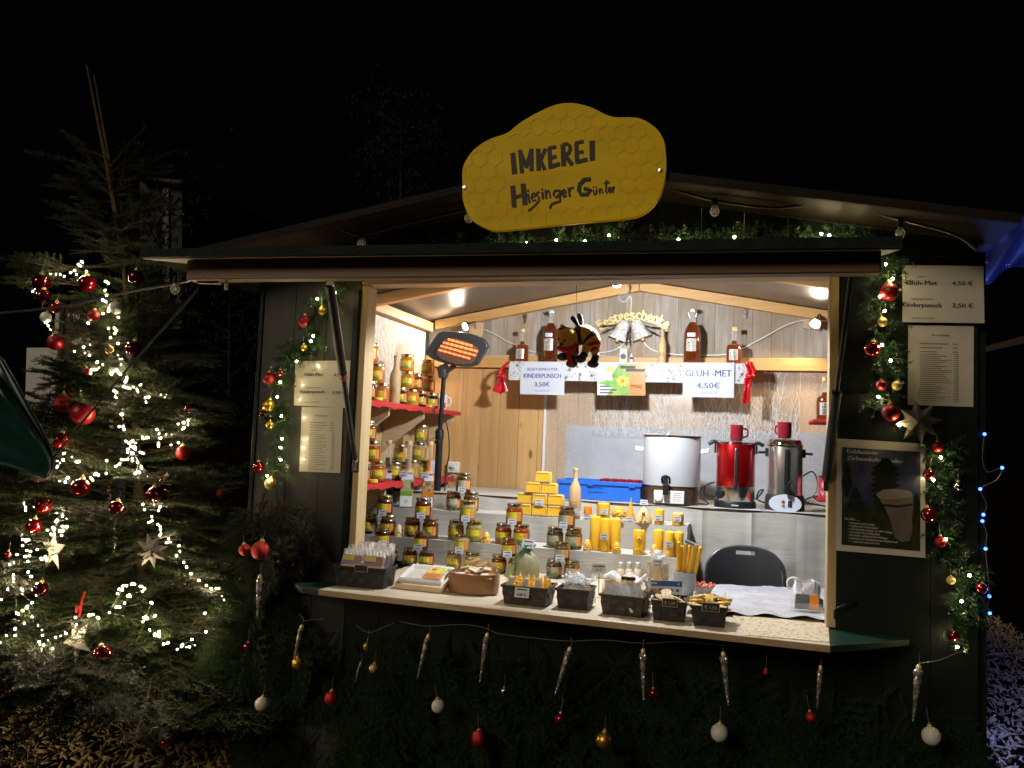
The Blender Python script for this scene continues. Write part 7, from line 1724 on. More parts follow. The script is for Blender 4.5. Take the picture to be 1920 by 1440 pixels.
# ---------------------------------------------------------------- Christmas tree
TY = .30
T_base = ay(292, 1395, TY); T_base.z = 0; T_top = ay(232, 480, TY); T_tip = ay(162, 122, TY-.05); T_tip2 = ay(176, 140, TY+.02)
def axis(z): return T_base.lerp(T_top, z/T_top.z) if z <= T_top.z else T_top.lerp(T_tip, (z-T_top.z)/(T_tip.z-T_top.z))
def trad(z):
    if z > T_top.z: return .34*(1-(z-T_top.z)/1.0)
    return .26+.78*(1-z/T_top.z)**.75+.16*math.sin(z*2.2)
tree = thing('christmas_tree', 'tall fir tree left of the hut, wound with fairy lights and hung with red baubles', 'tree', T_base)
def tp(name, mb, m): return wpart(name, mb, M[m], tree)
tp('trunk', MB().tube([axis(z) for z in (0, .4, .9, 1.4, 1.9, T_top.z)], [.050,.044,.034,.025,.018,.012], 10), 'bark')
fork = axis(T_top.z*.985)
twig_leader = [twig_mesh('leader', [([p0-fork, (p0.lerp(p1, .5)+Vector((.006,0,0)))-fork, p1-fork], r)], 900, .012, .0014, 7+i, M['lit_leader_bark'], M['lit_leader_bark'], True) for i, (p0, p1, r) in enumerate(((fork, T_tip, .016), (axis(T_top.z), T_tip2, .012)))]
for me_ in twig_leader: obj('leader', me_, tree, fork-tree.location)
rr = random.Random(17); nbr = 0; ga = 0
z = .42
while z < T_top.z and nbr < 205:
    fz = z/T_top.z; per = 1 if fz > .9 else 1
    ga += 2.39996+rr.uniform(-.3, .3)
    a = ga
    # the back of the tree shows only as silhouette: thin it out
    dirc = Vector((math.cos(a), math.sin(a), 0))
    if dirc.y > .45 and rr.random() < .55: z += .004; continue
    R_ = trad(z)*rr.uniform(.78, 1.12); el = -.16+.50*fz+rr.uniform(-.12, .14)
    inn = .30 if R_ > .62 else .02
    o = axis(z)+dirc*(R_*inn)
    L_ = R_*(1-inn)+.04
    d = Vector((dirc.x*math.cos(el), dirc.y*math.cos(el), math.sin(el)))
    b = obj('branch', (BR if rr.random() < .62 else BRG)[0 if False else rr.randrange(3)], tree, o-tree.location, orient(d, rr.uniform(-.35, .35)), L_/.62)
    nbr += 1; z += .0102
    if inn > .1 and nbr % 3 == 0:
        b2 = obj('branch', BRG[rr.randrange(3)], tree, axis(z)-tree.location, orient(Vector((d.x, d.y, .1)), rr.uniform(-1,1)), R_*.62/.62); nbr += 1
for i in range(30):       # dark low skirts hiding the trunk
    a = -PI*(.02+.96*(i+.5)/30)+rr.uniform(-.1,.1); zz = rr.uniform(.42, .74); L_ = rr.uniform(.45, .74); el = rr.uniform(-.22, .02)
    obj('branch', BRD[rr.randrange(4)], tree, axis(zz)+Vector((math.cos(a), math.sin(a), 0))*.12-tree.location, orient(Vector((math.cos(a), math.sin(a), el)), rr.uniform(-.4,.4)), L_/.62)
# sparse crown whorls above
for (px, py, ex_, ey_, s_) in ((190,322,45,296,1),(192,330,108,252,1),(192,345,105,340,1),(196,352,140,360,.9),(198,378,130,372,.8),(198,382,160,385,.7),(205,330,270,274,1),(206,340,336,290,1),(206,326,240,270,.8),(208,365,236,330,.8),(206,440,145,440,.9),(206,452,138,456,1),(210,440,300,415,1),(212,455,262,470,.9),(212,450,250,440,.7),(296,470,300,410,.9),(300,450,345,405,.7),(294,470,262,418,.7),(208,400,250,395,.8),(206,390,165,410,.8),(207,345,160,310,.8),(205,300,150,285,1),(206,310,255,300,1),(206,420,255,430,1),(206,425,150,418,1),(207,470,130,480,1),(208,475,290,470,1),(208,490,330,500,1),(207,360,250,352,1),(206,408,270,440,1),(207,400,140,395,1),(207,455,190,430,1),(207,350,215,300,1))+tuple((205+rr.uniform(-3,5), y_, 205+sg*rr.uniform(45,130)*(1-.0*y_), y_-rr.uniform(-25,75), 1) for y_ in range(312, 505, 11) for sg in (-1, 1)):
    p0, p1 = ay(px, py, TY+rr.uniform(-.05,.05)), ay(ex_, ey_, TY+rr.uniform(-.22,.15)); dv = p1-p0
    obj('branch', (TIP if dv.length < .27 else TIPL)[rr.randrange(2)], tree, p0-tree.location, orient(dv, rr.uniform(-.3,.3)), dv.length/(.22 if dv.length < .27 else .44))
for i in range(46):
    z_ = 1.75+.95*i/46; a = i*2.4+rr.uniform(-.4,.4); el = rr.uniform(.05,.6); d = Vector((math.cos(a)*math.cos(el), math.sin(a)*math.cos(el), math.sin(el)))
    obj('branch', BR[rr.randrange(5)], tree, axis(z_)-tree.location, orient(d, rr.uniform(-.6,.6)), (.50-.36*(z_-1.75))*rr.uniform(.7,1.15)/.62)
# big lower-left limbs sweeping out of the frame and right-hand limbs over the hut corner
for (px, py, ex_, ey_, dy) in ((205,520,0,492,-.35),(205,545,5,520,-.3),(205,560,70,560,-.25),(220,600,355,565,-.2),(225,650,395,690,-.2),(240,720,415,770,-.25),(240,800,420,790,-.2),(250,900,430,900,-.3),(255,980,440,1000,-.25),(260,1050,430,1115,-.45),(255,1080,400,1190,-.5),(250,880,20,900,-.55),(250,960,10,960,-.6),(250,1040,5,1060,-.6),(250,1120,0,1160,-.6),(255,1150,10,1210,-.5),(260,1170,330,1225,-.5),(250,1000,110,1030,-.7),(230,760,60,830,-.45),(230,700,60,720,-.35)):
    p0, p1 = ay(px, py, TY), ay(ex_, ey_, TY+dy); dv = p1-p0
    p0 = p0+dv*.25; obj('branch', BR[rr.randrange(5)], tree, p0-tree.location, orient(dv, rr.uniform(-.4,.4)), dv.length*.78/.62)
# ================================================================ lights on the tree
def tree_front(px, py, extra=0.0):
    """where a line of sight first meets the rounded outside of the tree"""
    d = ray(px, py).normalized(); best = None
    for i in range(140):
        q = CAM+d*(2.2+.018*i); a = axis(min(max(q.z, .05), T_top.z*1.15)); r = trad(min(max(q.z, 0.05), T_top.z))*.80
        if (Vector((q.x, q.y))-Vector((a.x, a.y))).length < r: best = q; break
    if best is None:
        a = axis(1.2); best = ay(px, py, TY-.20)
    return best-d*extra
bulb_w = MB().ball((0,0,0), .0026, 8, 6).mesh('bulb', M['bulb_warm'])
bulb_g = MB().ball((0,0,0), .0046, 8, 6).mesh('bulb', M['bulb_garland'])
bulb_b = MB().ball((0,0,0), .0062, 8, 6).mesh('bulb', M['bulb_blue'])
def light_string(label, pts, bm, wire, group=None, cat='light string', ex=.03, r=.0014):
    P = [tree_front(a, b, ex) for a, b in pts]; t = thing('light_string', label, cat, P[0], 0, group)
    wpart('wire', MB().tube(P, r, 4, cap=False), wire, t)
    P += [p.lerp(q, .5)+Vector((random.gauss(0,.012), random.gauss(0,.012), random.gauss(0,.012))) for p, q in zip(P, P[1:]) if (p-q).length < .06 and random.random() < .3]
    for i, p in enumerate(P):
        b = obj('bulb', bm, t, p-t.location+Vector((0,0,random.uniform(-.004,.004)))); b.scale = (random.uniform(.75, 1.25),)*3
    return t
LS = [
 ('warm white fairy light string over the top left boughs', [(80,515),(95,514),(105,513),(120,517),(133,512),(140,507),(150,500),(155,492),(162,508),(153,489),(147,497)]),
 ('warm white fairy lights beside the stacked red baubles at the tree left', [(62,545),(70,560),(75,563),(79,568),(86,606),(95,617),(90,612)]),
 ('warm white fairy light string running down past the silver ball near the trunk', [(200,527),(203,530),(197,544),(191,561),(194,563),(199,566),(204,578),(207,580),(203,582),(222,594),(193,589),(215,615),(218,620),(207,632),(204,615)]),
 ('warm white fairy light cluster above the brown sign', [(165,607),(170,645),(157,652),(160,662),(168,666),(155,670),(139,660),(142,668),(182,680),(193,683),(185,691),(175,695),(170,700),(180,694),(172,693)]),
 ('warm white fairy light string falling to the right of the brown sign', [(221,643),(222,667),(225,673),(227,685),(219,665),(220,693),(224,700),(209,703),(213,697),(226,703),(208,702),(235,715),(238,710)]),
 ('warm white fairy light string crossing the tree towards the right', [(232,726),(237,728),(244,729),(250,726),(257,731),(259,733),(263,723),(273,746),(279,744),(291,740),(293,738),(302,741),(310,745),(311,741)]),
 ('warm white fairy light string hanging straight down the middle of the tree', [(214,732),(216,745),(218,747),(222,763),(227,778),(229,777),(233,804),(224,800),(231,801),(246,829)]),
 ('warm white fairy light loop under the dark right hand bauble', [(350,770),(353,789),(344,793),(352,796),(343,804),(345,803),(334,795),(333,814),(323,815),(321,834),(335,829),(311,815),(298,814),(294,805),(297,831),(298,836)]),
 ('dense warm white fairy light cluster low on the trunk', [(275,822),(267,820),(268,823),(236,828),(254,830),(246,838),(239,842),(247,848),(254,841),(253,843),(263,848),(267,848),(269,849),(240,861),(248,865),(258,866),(265,876),(265,874),(260,868),(254,888),(262,889),(276,893),(250,850),(234,861),(222,873),(217,874),(225,870)]),
 ('warm white fairy light string under the green tent corner', [(108,850),(118,851),(121,849),(134,860),(134,858),(145,866),(148,867),(143,865),(107,865),(113,868),(118,863),(107,876),(128,895),(112,903),(122,905),(126,896),(178,892),(180,889),(174,899),(200,863),(199,888)]),
 ('warm white fairy light string around the matte red pair of baubles', [(275,923),(277,934),(290,943),(297,957),(271,955),(268,944),(300,950),(48,950),(48,956),(45,945)]),
 ('warm white fairy light tangle above the left paper star', [(125,973),(128,974),(105,977),(107,975),(117,966),(102,990),(101,992),(118,995),(125,989),(89,993),(66,978),(65,980),(96,1001),(99,1016),(43,1013),(50,1012),(42,1024),(116,1004),(70,1031),(57,1033),(48,1042),(52,1053),(55,1042),(27,1055),(18,1060),(78,1050),(79,1048),(85,1045),(87,1049),(32,1039)]),
 ('warm white fairy light string trailing down right past the silver star', [(285,970),(285,977),(300,987),(301,992),(302,1002),(312,1018),(318,1018),(336,1022),(331,1043),(345,1053),(350,1063),(358,1076),(373,1087),(387,1097),(396,1105),(411,1102),(418,1114),(416,1117),(420,1124),(409,1116),(384,1150),(386,1183)]),
 ('warm white fairy light arch in the lower middle of the tree', [(220,1113),(229,1105),(232,1097),(248,1095),(252,1094),(263,1098),(266,1100),(271,1105),(242,1116),(244,1117),(234,1131),(225,1140),(223,1139),(283,1129),(285,1131),(271,1160),(273,1157),(291,1155),(268,1166),(205,1148),(230,1103)]),
 ('warm white fairy light string along the lower right bough', [(281,1180),(289,1191),(291,1192),(298,1192),(299,1194),(307,1208),(313,1205),(316,1204),(342,1210),(340,1213),(351,1214),(360,1199),(332,1217),(366,1208)]),
 ('warm white fairy light string at the lower left of the tree', [(28,1180),(29,1177),(12,1192),(1,1206),(30,1189),(45,1170),(35,1150),(50,1138),(51,1137),(60,1157),(70,1171),(71,1173),(79,1182),(79,1192),(73,1205),(75,1207),(79,1218),(78,1220),(99,1217),(90,1199),(104,1194),(115,1191),(114,1193),(124,1187)]),
 ('warm white fairy light string leading to the lower paper star', [(167,1153),(168,1152),(183,1156),(185,1158),(143,1173),(142,1158),(122,1187)]),
 ('warm white fairy light string at the far left edge of the tree', [(15,1106),(2,1124),(40,1105),(43,1106),(58,1078),(59,1080),(25,1078),(16,1092),(60,1130),(32,1151),(26,1086)]),
]
for lb, pts in LS: light_string(lb, pts, bulb_w, M['wire_green'], 'fairy light strings on the tree')

# ================================================================ baubles
_bb = {}
def bauble_meshes(m):
    if m not in _bb:
        b = MB().ball((0,0,0), 1, 26, 16).mesh('ball', M[m])
        c = MB().lathe([(.26,.96),(.27,1.0),(.24,1.18),(.08,1.22),(.001,1.22)], 14).tube([(.10*math.cos(a*PI/5), 0, 1.30+.12*math.sin(a*PI/5)) for a in range(11)], .025, 5).mesh('cap', M['gold'])
        _bb[m] = (b, c)
    return _bb[m]
def bauble(P, rpx, m, label, group, hang=.035, sq=1.0, tilt=None):
    P = Vector(P); r = rpx*mpp(P); b, c = bauble_meshes(m)
    t = thing('bauble', label, 'bauble', P, random.uniform(0, 6), group); t.rotation_euler = (random.uniform(-.2,.2), random.uniform(-.2,.2), random.uniform(0,6)) if tilt is None else tilt
    obj('ball', b, t, scale=(r, r, r*sq)); obj('cap', c, t, scale=(r,)*3)
    o = obj('hanger', MB().tube([(0,0,r*1.35),(.002,.001,r*1.35+hang*.5),(0,0,r*1.35+hang)], .0011, 4).mesh('hanger', M['wire_clear']), t)
    return t
gT = 'baubles on the Christmas tree'
TB = [
 (77,530,16,'red_dark','glossy dark red bauble at the upper left tip of the tree'),(82,556,14,'red_dark','dark red bauble directly below the upper left one'),(104,576,11,'red_shiny','third red bauble in the upper left chain, lowest'),
 (163,532,16,'red_shiny','glossy red bauble under the topmost light string'),(255,520,14,'red_dark','dark glossy bauble under the left end of the hatch'),(175,591,11,'red_matte','small bright red bauble in front of the brown sign top'),
 (104,642,15,'red_matte','bright red bauble above the white board at the left'),(251,655,16,'red_dark','dark red bauble crossed by the guy rope in mid tree'),(205,656,8,'gold_matte','small gold bauble on the tree before the brown sign'),
 (118,757,16,'red_glitter','glittering dark red bauble beside the big matte one'),(155,775,22,'red_matte','biggest matte red bauble on the tree'),(115,826,15,'red_shiny','red bauble touching the guy rope above the tent corner'),
 (357,767,15,'red_dark','dark wine red bauble at the right of the tree'),(344,849,14,'red_matte','satin red bauble below the right light loop'),(77,896,9,'red_shiny','small red bauble peeping out below the tent corner'),
 (151,914,17,'red_shiny','glossy red bauble low right of the tent corner'),(310,909,16,'red_dark','dark bauble, upper one of the overlapping pair'),(288,928,15,'red_dark','dark bauble, lower one of the overlapping pair'),
 (82,948,16,'red_shiny','glossy red bauble left, under the tent corner'),(218,952,14,'red_shiny','glossy red bauble above the hanging silver tinsel'),(86,595,10,'silver_glitter','faceted silver ball at the left edge of the tree'),
 (217,577,12,'silver_glitter','faceted silver ball on the upper trunk'),(417,924,11,'red_matte','red bauble on the outermost right bough'),(63,987,14,'red_shiny','red bauble above the tangle of lights at the left'),
 (76,1105,14,'red_dark','shadowed dark bauble left of the lower paper star'),(192,1227,17,'red_shiny','large glossy red bauble beside the lower paper star'),(310,1393,11,'red_shiny','lone red bauble near the wood chips'),
 (163,697,7,'red_matte','tiny red bauble amid the light cluster of the brown sign'),(15,1040,7,'red_shiny','tiny red bauble at the left picture edge'),
]
for px, py, r, m, lb in TB:
    P = tree_front(px, py, .05); bauble(P, r, m, lb, gT)
gL = 'baubles on the left garland'; yG = -.075
for px, py, r, m, lb in [(604,583,8,'gold_matte','small gold bauble at the top of the left garland'),(571,603,12,'red_matte','red bauble near the top of the left garland'),(570,652,7,'gold_matte','small gold bauble half hidden in the left garland'),
  (505,710,12,'red_matte','red bauble at the outer bend of the left garland'),(525,700,7,'red_shiny','small red bauble beside the one at the outer bend'),(504,761,12,'gold_matte','matte gold bauble at the outer edge of the left garland'),
  (493,777,8,'red_dark','dark red bauble tucked under the matte gold one'),(507,797,8,'gold_matte','lower small gold bauble of the left garland'),(485,876,11,'red_shiny','glossy red bauble low on the left garland'),
  (507,907,11,'gold','shiny gold bauble at the lower end of the left garland'),(488,1032,17,'red_glitter','large sparkling red bauble on the dark fir boughs'),(459,1031,11,'red_glitter','dark sparkling bauble left of the large sparkling red one')]:
    bauble(ay(px, py, yG-.02 if py < 1000 else -.24), r, m, lb, gL)
gR = 'baubles on the right garland'
for px, py, r, m, lb in [(1667,548,17,'red_matte','big matte red bauble at the top of the right garland'),(1655,604,9,'gold','shiny gold bauble below the big matte red one'),(1635,655,15,'red_shiny','glossy dark red bauble on the right garland'),
  (1653,722,10,'red_matte','small matte red bauble, left of the mid garland pair'),(1682,723,9,'gold','small shiny gold bauble, right of the mid garland pair'),(1670,774,16,'red_matte','matte red bauble left of the right paper star'),
  (1757,838,10,'red_matte','small matte red bauble right of the poster top'),(1741,890,10,'red_shiny','small glossy red bauble at the poster edge'),(1797,912,9,'silver_lid','small silver bauble hanging free of the right garland'),
  (1741,965,14,'red_shiny','glossy red bauble over the poster edge'),(1764,1016,11,'red_glitter','sparkling red bauble beside a lit bulb'),(1783,1088,8,'gold','small gold bauble hanging on a thread low right'),
  (1840,1103,10,'red_shiny','dark red bauble at the right corner of the hut'),(1787,1192,10,'red_shiny','lowest red bauble of the right garland')]:
    bauble(ay(px, py, yG-.03), r, m, lb, gR)
gF = 'baubles on the dark fir boughs'
for px, py, r, m, lb, sq in [(464,1213,8,'red_shiny','small red bauble left below the first icicle',1),(558,1244,11,'gold_matte','matte gold bauble at the tip of the second icicle',1),(491,1320,13,'white_ball','white bauble at the lower left of the hut front',1),
  (621,1309,13,'red_glitter','sparkling red bauble right of the left white one',1.05),(701,1253,9,'gold_glitter','small sparkling gold bauble',1),(822,1324,13,'white_ball','white bauble in the middle of the hut front',1),
  (898,1384,14,'red_glitter','sparkling red bauble near the bottom edge',1.2),(687,1212,6,'gold_matte','tiny gold bell bauble on the clear wire',1.2),(945,1296,7,'silver_lid','tiny silvery bauble between two icicles',1),
  (1050,1348,10,'red_shiny','small red bauble in the middle of the hut front',1),(1133,1388,16,'gold_matte','large matte gold bauble near the bottom edge',1),(1225,1300,9,'red_shiny','small red bauble at the tip of an icicle',1),
  (1349,1374,16,'white_ball','white bauble right of the middle of the hut front',1.05),(1436,1260,6,'red_glitter','tiny sparkling red bauble under the counter',1.1),(1520,1344,10,'red_glitter','sparkling dark red bauble at the tip of the faint icicle',1),
  (1746,1380,17,'white_ball','white bauble at the lower right corner of the hut',1)]:
    bauble(ay(px, py, -.23), r, m, lb, gF, .05, sq)

# ================================================================ paper stars
def pstar(px, py, rpx, P, label, n=8, tilt=0.0, yaw=0, m='star_paper', inner=.5):
    k = mpp(P); t = thing('paper_star', label, 'star', P, yaw, 'pale star ornaments'); mb = MB(); R3 = Matrix.Rotation(yaw, 3, 'Z')
    pts = [(rpx*k*(1 if q % 2 == 0 else inner)*math.cos(q*PI/n+tilt), rpx*k*(1 if q % 2 == 0 else inner)*math.sin(q*PI/n+tilt)) for q in range(2*n)]
    V = [P+R3 @ Vector((a, 0, b)) for a, b in pts]; c0, c1 = P+R3 @ Vector((0,-.012,0)), P+R3 @ Vector((0,.012,0)); N = len(V)
    mb.add(V+[c0, c1], [(i, (i+1) % N, N) for i in range(N)]+[((i+1) % N, i, N+1) for i in range(N)])
    me = mb.mesh('star', M[m], P); fix_normals(me); o = obj('star', me, t); t.rotation_euler = (0,0,0)
    wpart('hanger', MB().tube([P+Vector((0,0,rpx*k)), P+Vector((.004,0,rpx*k+.04))], .001, 4), M['wire_clear'], t); return t
pstar(283, 1032, 34, tree_front(283, 1032, .07), 'silver eight pointed star hanging on the right of the tree', 8, .28, .2)
pstar(102, 1032, 42, tree_front(100, 1032, -.03), 'pale star half covered by needles at the left of the tree', 5, .35, -.3, 'star_paper', .40)
pstar(145, 1200, 44, tree_front(145, 1200, -.02), 'pale star with red bow low on the tree', 5, .9, -.2, 'star_paper', .42)
pstar(1722, 791, 42, ay(1722, 791, yG-.04), 'beige eight pointed star on the right garland', 8, .13, 0, 'star_paper', .52)
P = tree_front(151, 1140, .05); solo('ribbon_bow', MB().tube(spline([P+Vector((-.02,0,-.02)), P+Vector((-.012,-.01,.012)), P+Vector((0,0,-.01)), P+Vector((.012,-.01,.03)), P+Vector((.016,0,.07))], 4), .004, 6).tube(spline([P+Vector((0,0,-.01)), P+Vector((.004,-.01,-.035))], 3), .004, 6), M['ribbon'], 'thin red ribbon bow above the lower paper star', 'ribbon')
for px, y0, y1, lb in ((213, 975, 1042, 'string of silver tinsel hanging in the middle of the tree'), (197, 1252, 1270, 'short silver tinsel below the large glossy bauble')):
    p0, p1 = tree_front(px+3, y0, .05), tree_front(px, y1, .05); mb = MB(); r2 = random.Random(px)
    for i in range(40):
        c = p0.lerp(p1, r2.random()); mb.box(c+Vector((r2.uniform(-.006,.006), r2.uniform(-.006,.006), 0)), (.003,.0008,.012), mat=Euler((r2.uniform(-1,1), r2.uniform(-1,1), r2.uniform(-3,3))).to_matrix())
    solo('tinsel', mb, M['silver_lid'], lb, 'tinsel')

# ================================================================ needle garlands round the opening
def garland(name, label, pix, bulbs, y=-.06, thick=.068, dens=1.7, m='garland_green', seed=1, dark=False, spread=1.0):
    P = spline([ay(a, b, y) for a, b in pix], 6); r2 = random.Random(seed); paths = [(P, .005)]
    L = sum((b-a).length for a, b in zip(P, P[1:])); n = int(L/.0075*dens)
    for i in range(n):
        q = r2.random()*(len(P)-1.001); o = P[int(q)].lerp(P[int(q)+1], q-int(q)); tdir = (P[int(q)+1]-P[int(q)]).normalized()
        d = Vector((r2.gauss(0,1), -abs(r2.gauss(0,.8))*.8, r2.gauss(0,1))); d = (d-tdir*d.dot(tdir)*.6).normalized()+tdir*r2.uniform(-.5,.5)
        l = thick*r2.uniform(.6, 1.35); paths.append(([o, o+d*l*.55, o+d*l+Vector((0,0,-.012))], .0012))
    me = twig_mesh('foliage', paths, 420, .022, .0017, seed, M[m], M['wire_green'], True)
    t = thing(name, label, 'garland', P[0]); 
    for v in me.vertices: v.co -= t.location
    obj('foliage', me, t)
    for (a, b) in bulbs: 
        p = ay(a, b, y-thick*.92); obj('bulb', bulb_g, t, p-t.location)
    W_ = [ay(a, b, y-thick*.5) for a, b in bulbs]
    if len(W_) > 1: wpart('wire', MB().tube(W_, .0012, 4, cap=False), M['wire_green'], t)
    return t
garland('garland', 'green needle garland with tiny lights winding down left of the opening', [(640,535),(625,560),(598,580),(580,610),(588,640),(572,650),(548,660),(540,690),(525,715),(520,760),(528,790),(522,830),(528,870),(508,900)], [(595,560),(629,549),(587,630),(583,640),(556,678),(525,716),(520,744),(528,780),(529,823),(526,839),(526,862),(501,892)], seed=3)
garland('garland', 'green needle garland with tiny lights above the hatch', [(790,466),(850,462),(900,458),(960,456),(1010,462),(1060,452),(1100,448),(1145,440),(1200,440),(1265,448),(1320,452),(1380,442),(1440,446),(1500,446),(1550,440),(1600,440),(1640,447)], [(961,460),(987,456),(1043,450),(1075,461),(1097,452),(1142,441),(1272,449),(1310,456),(1377,444),(1515,449),(1555,441),(1597,447),(1540,438)], thick=.06, dens=1.2, seed=5)
garland('garland', 'green needle garland with tiny lights winding down right of the opening', [(1690,488),(1665,500),(1660,530),(1645,560),(1652,590),(1660,610)], [(1661,495),(1674,523),(1650,556),(1659,583)], seed=7)
garland('garland', 'middle stretch of the right garland above the paper star', [(1640,632),(1660,655),(1668,690),(1655,730),(1655,760),(1690,790),(1730,795)], [(1654,647),(1670,676),(1647,744),(1686,797)], seed=8)
garland('garland', 'lower stretch of the right garland beside the poster', [(1740,815),(1770,840),(1768,870),(1755,900),(1780,930),(1778,965),(1762,1000),(1775,1030),(1790,1060),(1818,1080),(1815,1110),(1805,1140),(1790,1165),(1815,1180)], [(1764,858),(1750,900),(1774,1011),(1818,1079),(1803,1127),(1795,1213)], seed=9, thick=.065)
P = ay(1790, 1212, -.06)
# ================================================================ dark fir boughs clothing the hut front
fb = thing('fir_cladding', 'dark fir boughs hung over the lower front and left corner of the hut', 'fir boughs', (0, -.06, .4))
rr = random.Random(31); nb_ = 0
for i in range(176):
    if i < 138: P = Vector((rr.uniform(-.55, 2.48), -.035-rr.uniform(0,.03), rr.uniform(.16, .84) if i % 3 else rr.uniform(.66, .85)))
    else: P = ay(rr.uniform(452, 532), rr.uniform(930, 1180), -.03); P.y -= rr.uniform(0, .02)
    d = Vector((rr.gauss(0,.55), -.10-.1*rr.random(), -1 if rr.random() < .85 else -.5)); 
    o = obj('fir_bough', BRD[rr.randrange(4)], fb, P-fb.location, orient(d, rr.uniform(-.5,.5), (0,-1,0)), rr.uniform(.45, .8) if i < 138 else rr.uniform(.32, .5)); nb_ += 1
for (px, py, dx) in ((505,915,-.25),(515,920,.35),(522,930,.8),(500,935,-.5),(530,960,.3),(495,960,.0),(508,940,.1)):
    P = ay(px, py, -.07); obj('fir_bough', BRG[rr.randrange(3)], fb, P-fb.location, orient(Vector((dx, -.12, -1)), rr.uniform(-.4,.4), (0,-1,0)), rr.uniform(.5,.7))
# ================================================================ icicle lights on a clear wire
yI = -.22
ic = [(487,1086,482,1158,'icicle ornament left of the counter, highest of the row'),(565,1180,549,1250,'icicle ornament above the matte gold bauble'),(674,1250,666,1278,'short icicle stub beside the small gold ball'),(802,1198,783,1272,'slanted icicle ornament below the honeycomb tray'),
      (913,1196,900,1279,'icicle ornament below the brown wax candle basket'),(1067,1222,1041,1303,'strongly slanted icicle ornament below the tied bags'),(1206,1226,1207,1312,'upright icicle ornament above the small red bauble'),(1357,1232,1366,1323,'icicle ornament leaning right near the white bauble'),(1538,1258,1532,1328,'faint icicle ornament under the right counter end'),(1722,1257,1712,1352,'large icicle ornament at the right corner')]
for x0, y0, x1, y1, lb in ic:
    p0, p1 = ay(x0, y0, yI), ay(x1, y1, yI); d = p1-p0; L = d.length; R3 = (-d).normalized().to_track_quat('Z', 'Y').to_matrix(); rI = min(.016, L*.085)
    t = thing('icicle_ornament', lb, 'icicle', p0, 0, 'glittering icicle ornaments')
    prof = [(max(rI*(1-.80*q/14)*(1+.10*math.sin(q*2.1)), .001), -L*q/14) for q in range(15)][::-1]
    wpart('icicle', MB().lathe(prof+[(rI*.6, .004)], 10, p0, mat=R3, fn=lambda a, z: 1+.10*math.sin(3*a+z*160)), M['icicle'], t)
    wpart('cap', MB().lathe([(rI*.62,.004),(rI*.62,.014),(rI*.3,.02)], 10, p0, mat=R3), M['gold'], t)
    wpart('hook', MB().tube([p0+R3 @ Vector((0,0,.018)), p0+R3 @ Vector((.003,0,.04)), p0+Vector((.004,0,.055))], .0014, 5), M['wire_clear'], t)
for pix, lb in (([(562,1150),(570,1163),(585,1162),(607,1160)], 'clear wire above the second icicle'), ([(668,1172),(690,1186),(715,1178),(737,1169)], 'clear wire holding the tiny gold bell'), ([(750,1165),(800,1174),(868,1171),(912,1178),(935,1188),(1000,1196),(1065,1202),(1130,1200),(1205,1206),(1280,1203),(1357,1210),(1450,1215),(1538,1232)], 'long clear wire strung under the counter between the icicles'), ([(1722,1244),(1760,1238),(1795,1224),(1817,1215)], 'clear lit wire at the lower right corner')):
    solo('cable', MB().tube(spline([ay(a, b, yI+.01) for a, b in pix], 6), .0014, 5), M['wire_clear'], lb, 'cable')
# ================================================================ unlit festoon bulbs on a dark cable along the gable
fest = [(328,542,-.9,'clear unlit festoon bulb hanging before the tree'),(678,458,-.20,'clear unlit festoon bulb at the left of the gable'),(879,408,-.20,'clear unlit festoon bulb under the left end of the name board'),(1340,396,-.20,'clear unlit festoon bulb right of the name board'),(1688,437,-.20,'clear unlit festoon bulb at the right end of the hatch')]
for px, py, y, lb in fest:
    P = ay(px, py, y); k = mpp(P); t = thing('festoon_bulb', lb, 'light bulb', P, 0, 'unlit festoon bulbs'); r = 9*k
    wpart('glass', MB().lathe([(.001,-r*1.15),(r*.6,-r*.95),(r,-r*.2),(r*.95,r*.3),(r*.5,r*1.0),(r*.45,r*1.2)], 18, P), glass_like('bulb_glass', (.97,.95,.9), .16, .03) if px == 328 else bpy.data.materials['bulb_glass'], t)
    wpart('filament', MB().tube([P+Vector((-.3*r,0,-.4*r)), P+Vector((-.2*r,0,.6*r)), P+Vector((0,0,-.5*r)), P+Vector((.2*r,0,.6*r)), P+Vector((.3*r,0,-.4*r))], .0016, 5), M['gold'], t)
    wpart('socket', MB().lathe([(r*.5,r*1.15),(r*.62,r*1.2),(r*.62,r*2.6),(r*.3,r*2.8)], 14, P), M['black_plastic'], t)
for pix, lb in (([(640,430),(678,440),(760,420),(880,392)], 'dark festoon cable along the left gable'), ([(1245,350),(1340,376),(1450,390),(1560,382),(1688,412),(1790,440),(1832,470)], 'dark festoon cable along the right gable')):
    solo('cable', MB().tube(spline([ay(a, b, -.20) for a, b in pix], 6), .006, 6), M['cable_black'], lb, 'cable')
solo('cable', MB().tube(spline([ay(0,587,-.9), ay(120,574,-.9), ay(230,550,-.9), ay(328,532,-.9), ay(372,522,-1.0)], 5), .005, 6), M['cable_black'], 'dark festoon cable swinging from the hatch across the tree', 'cable')

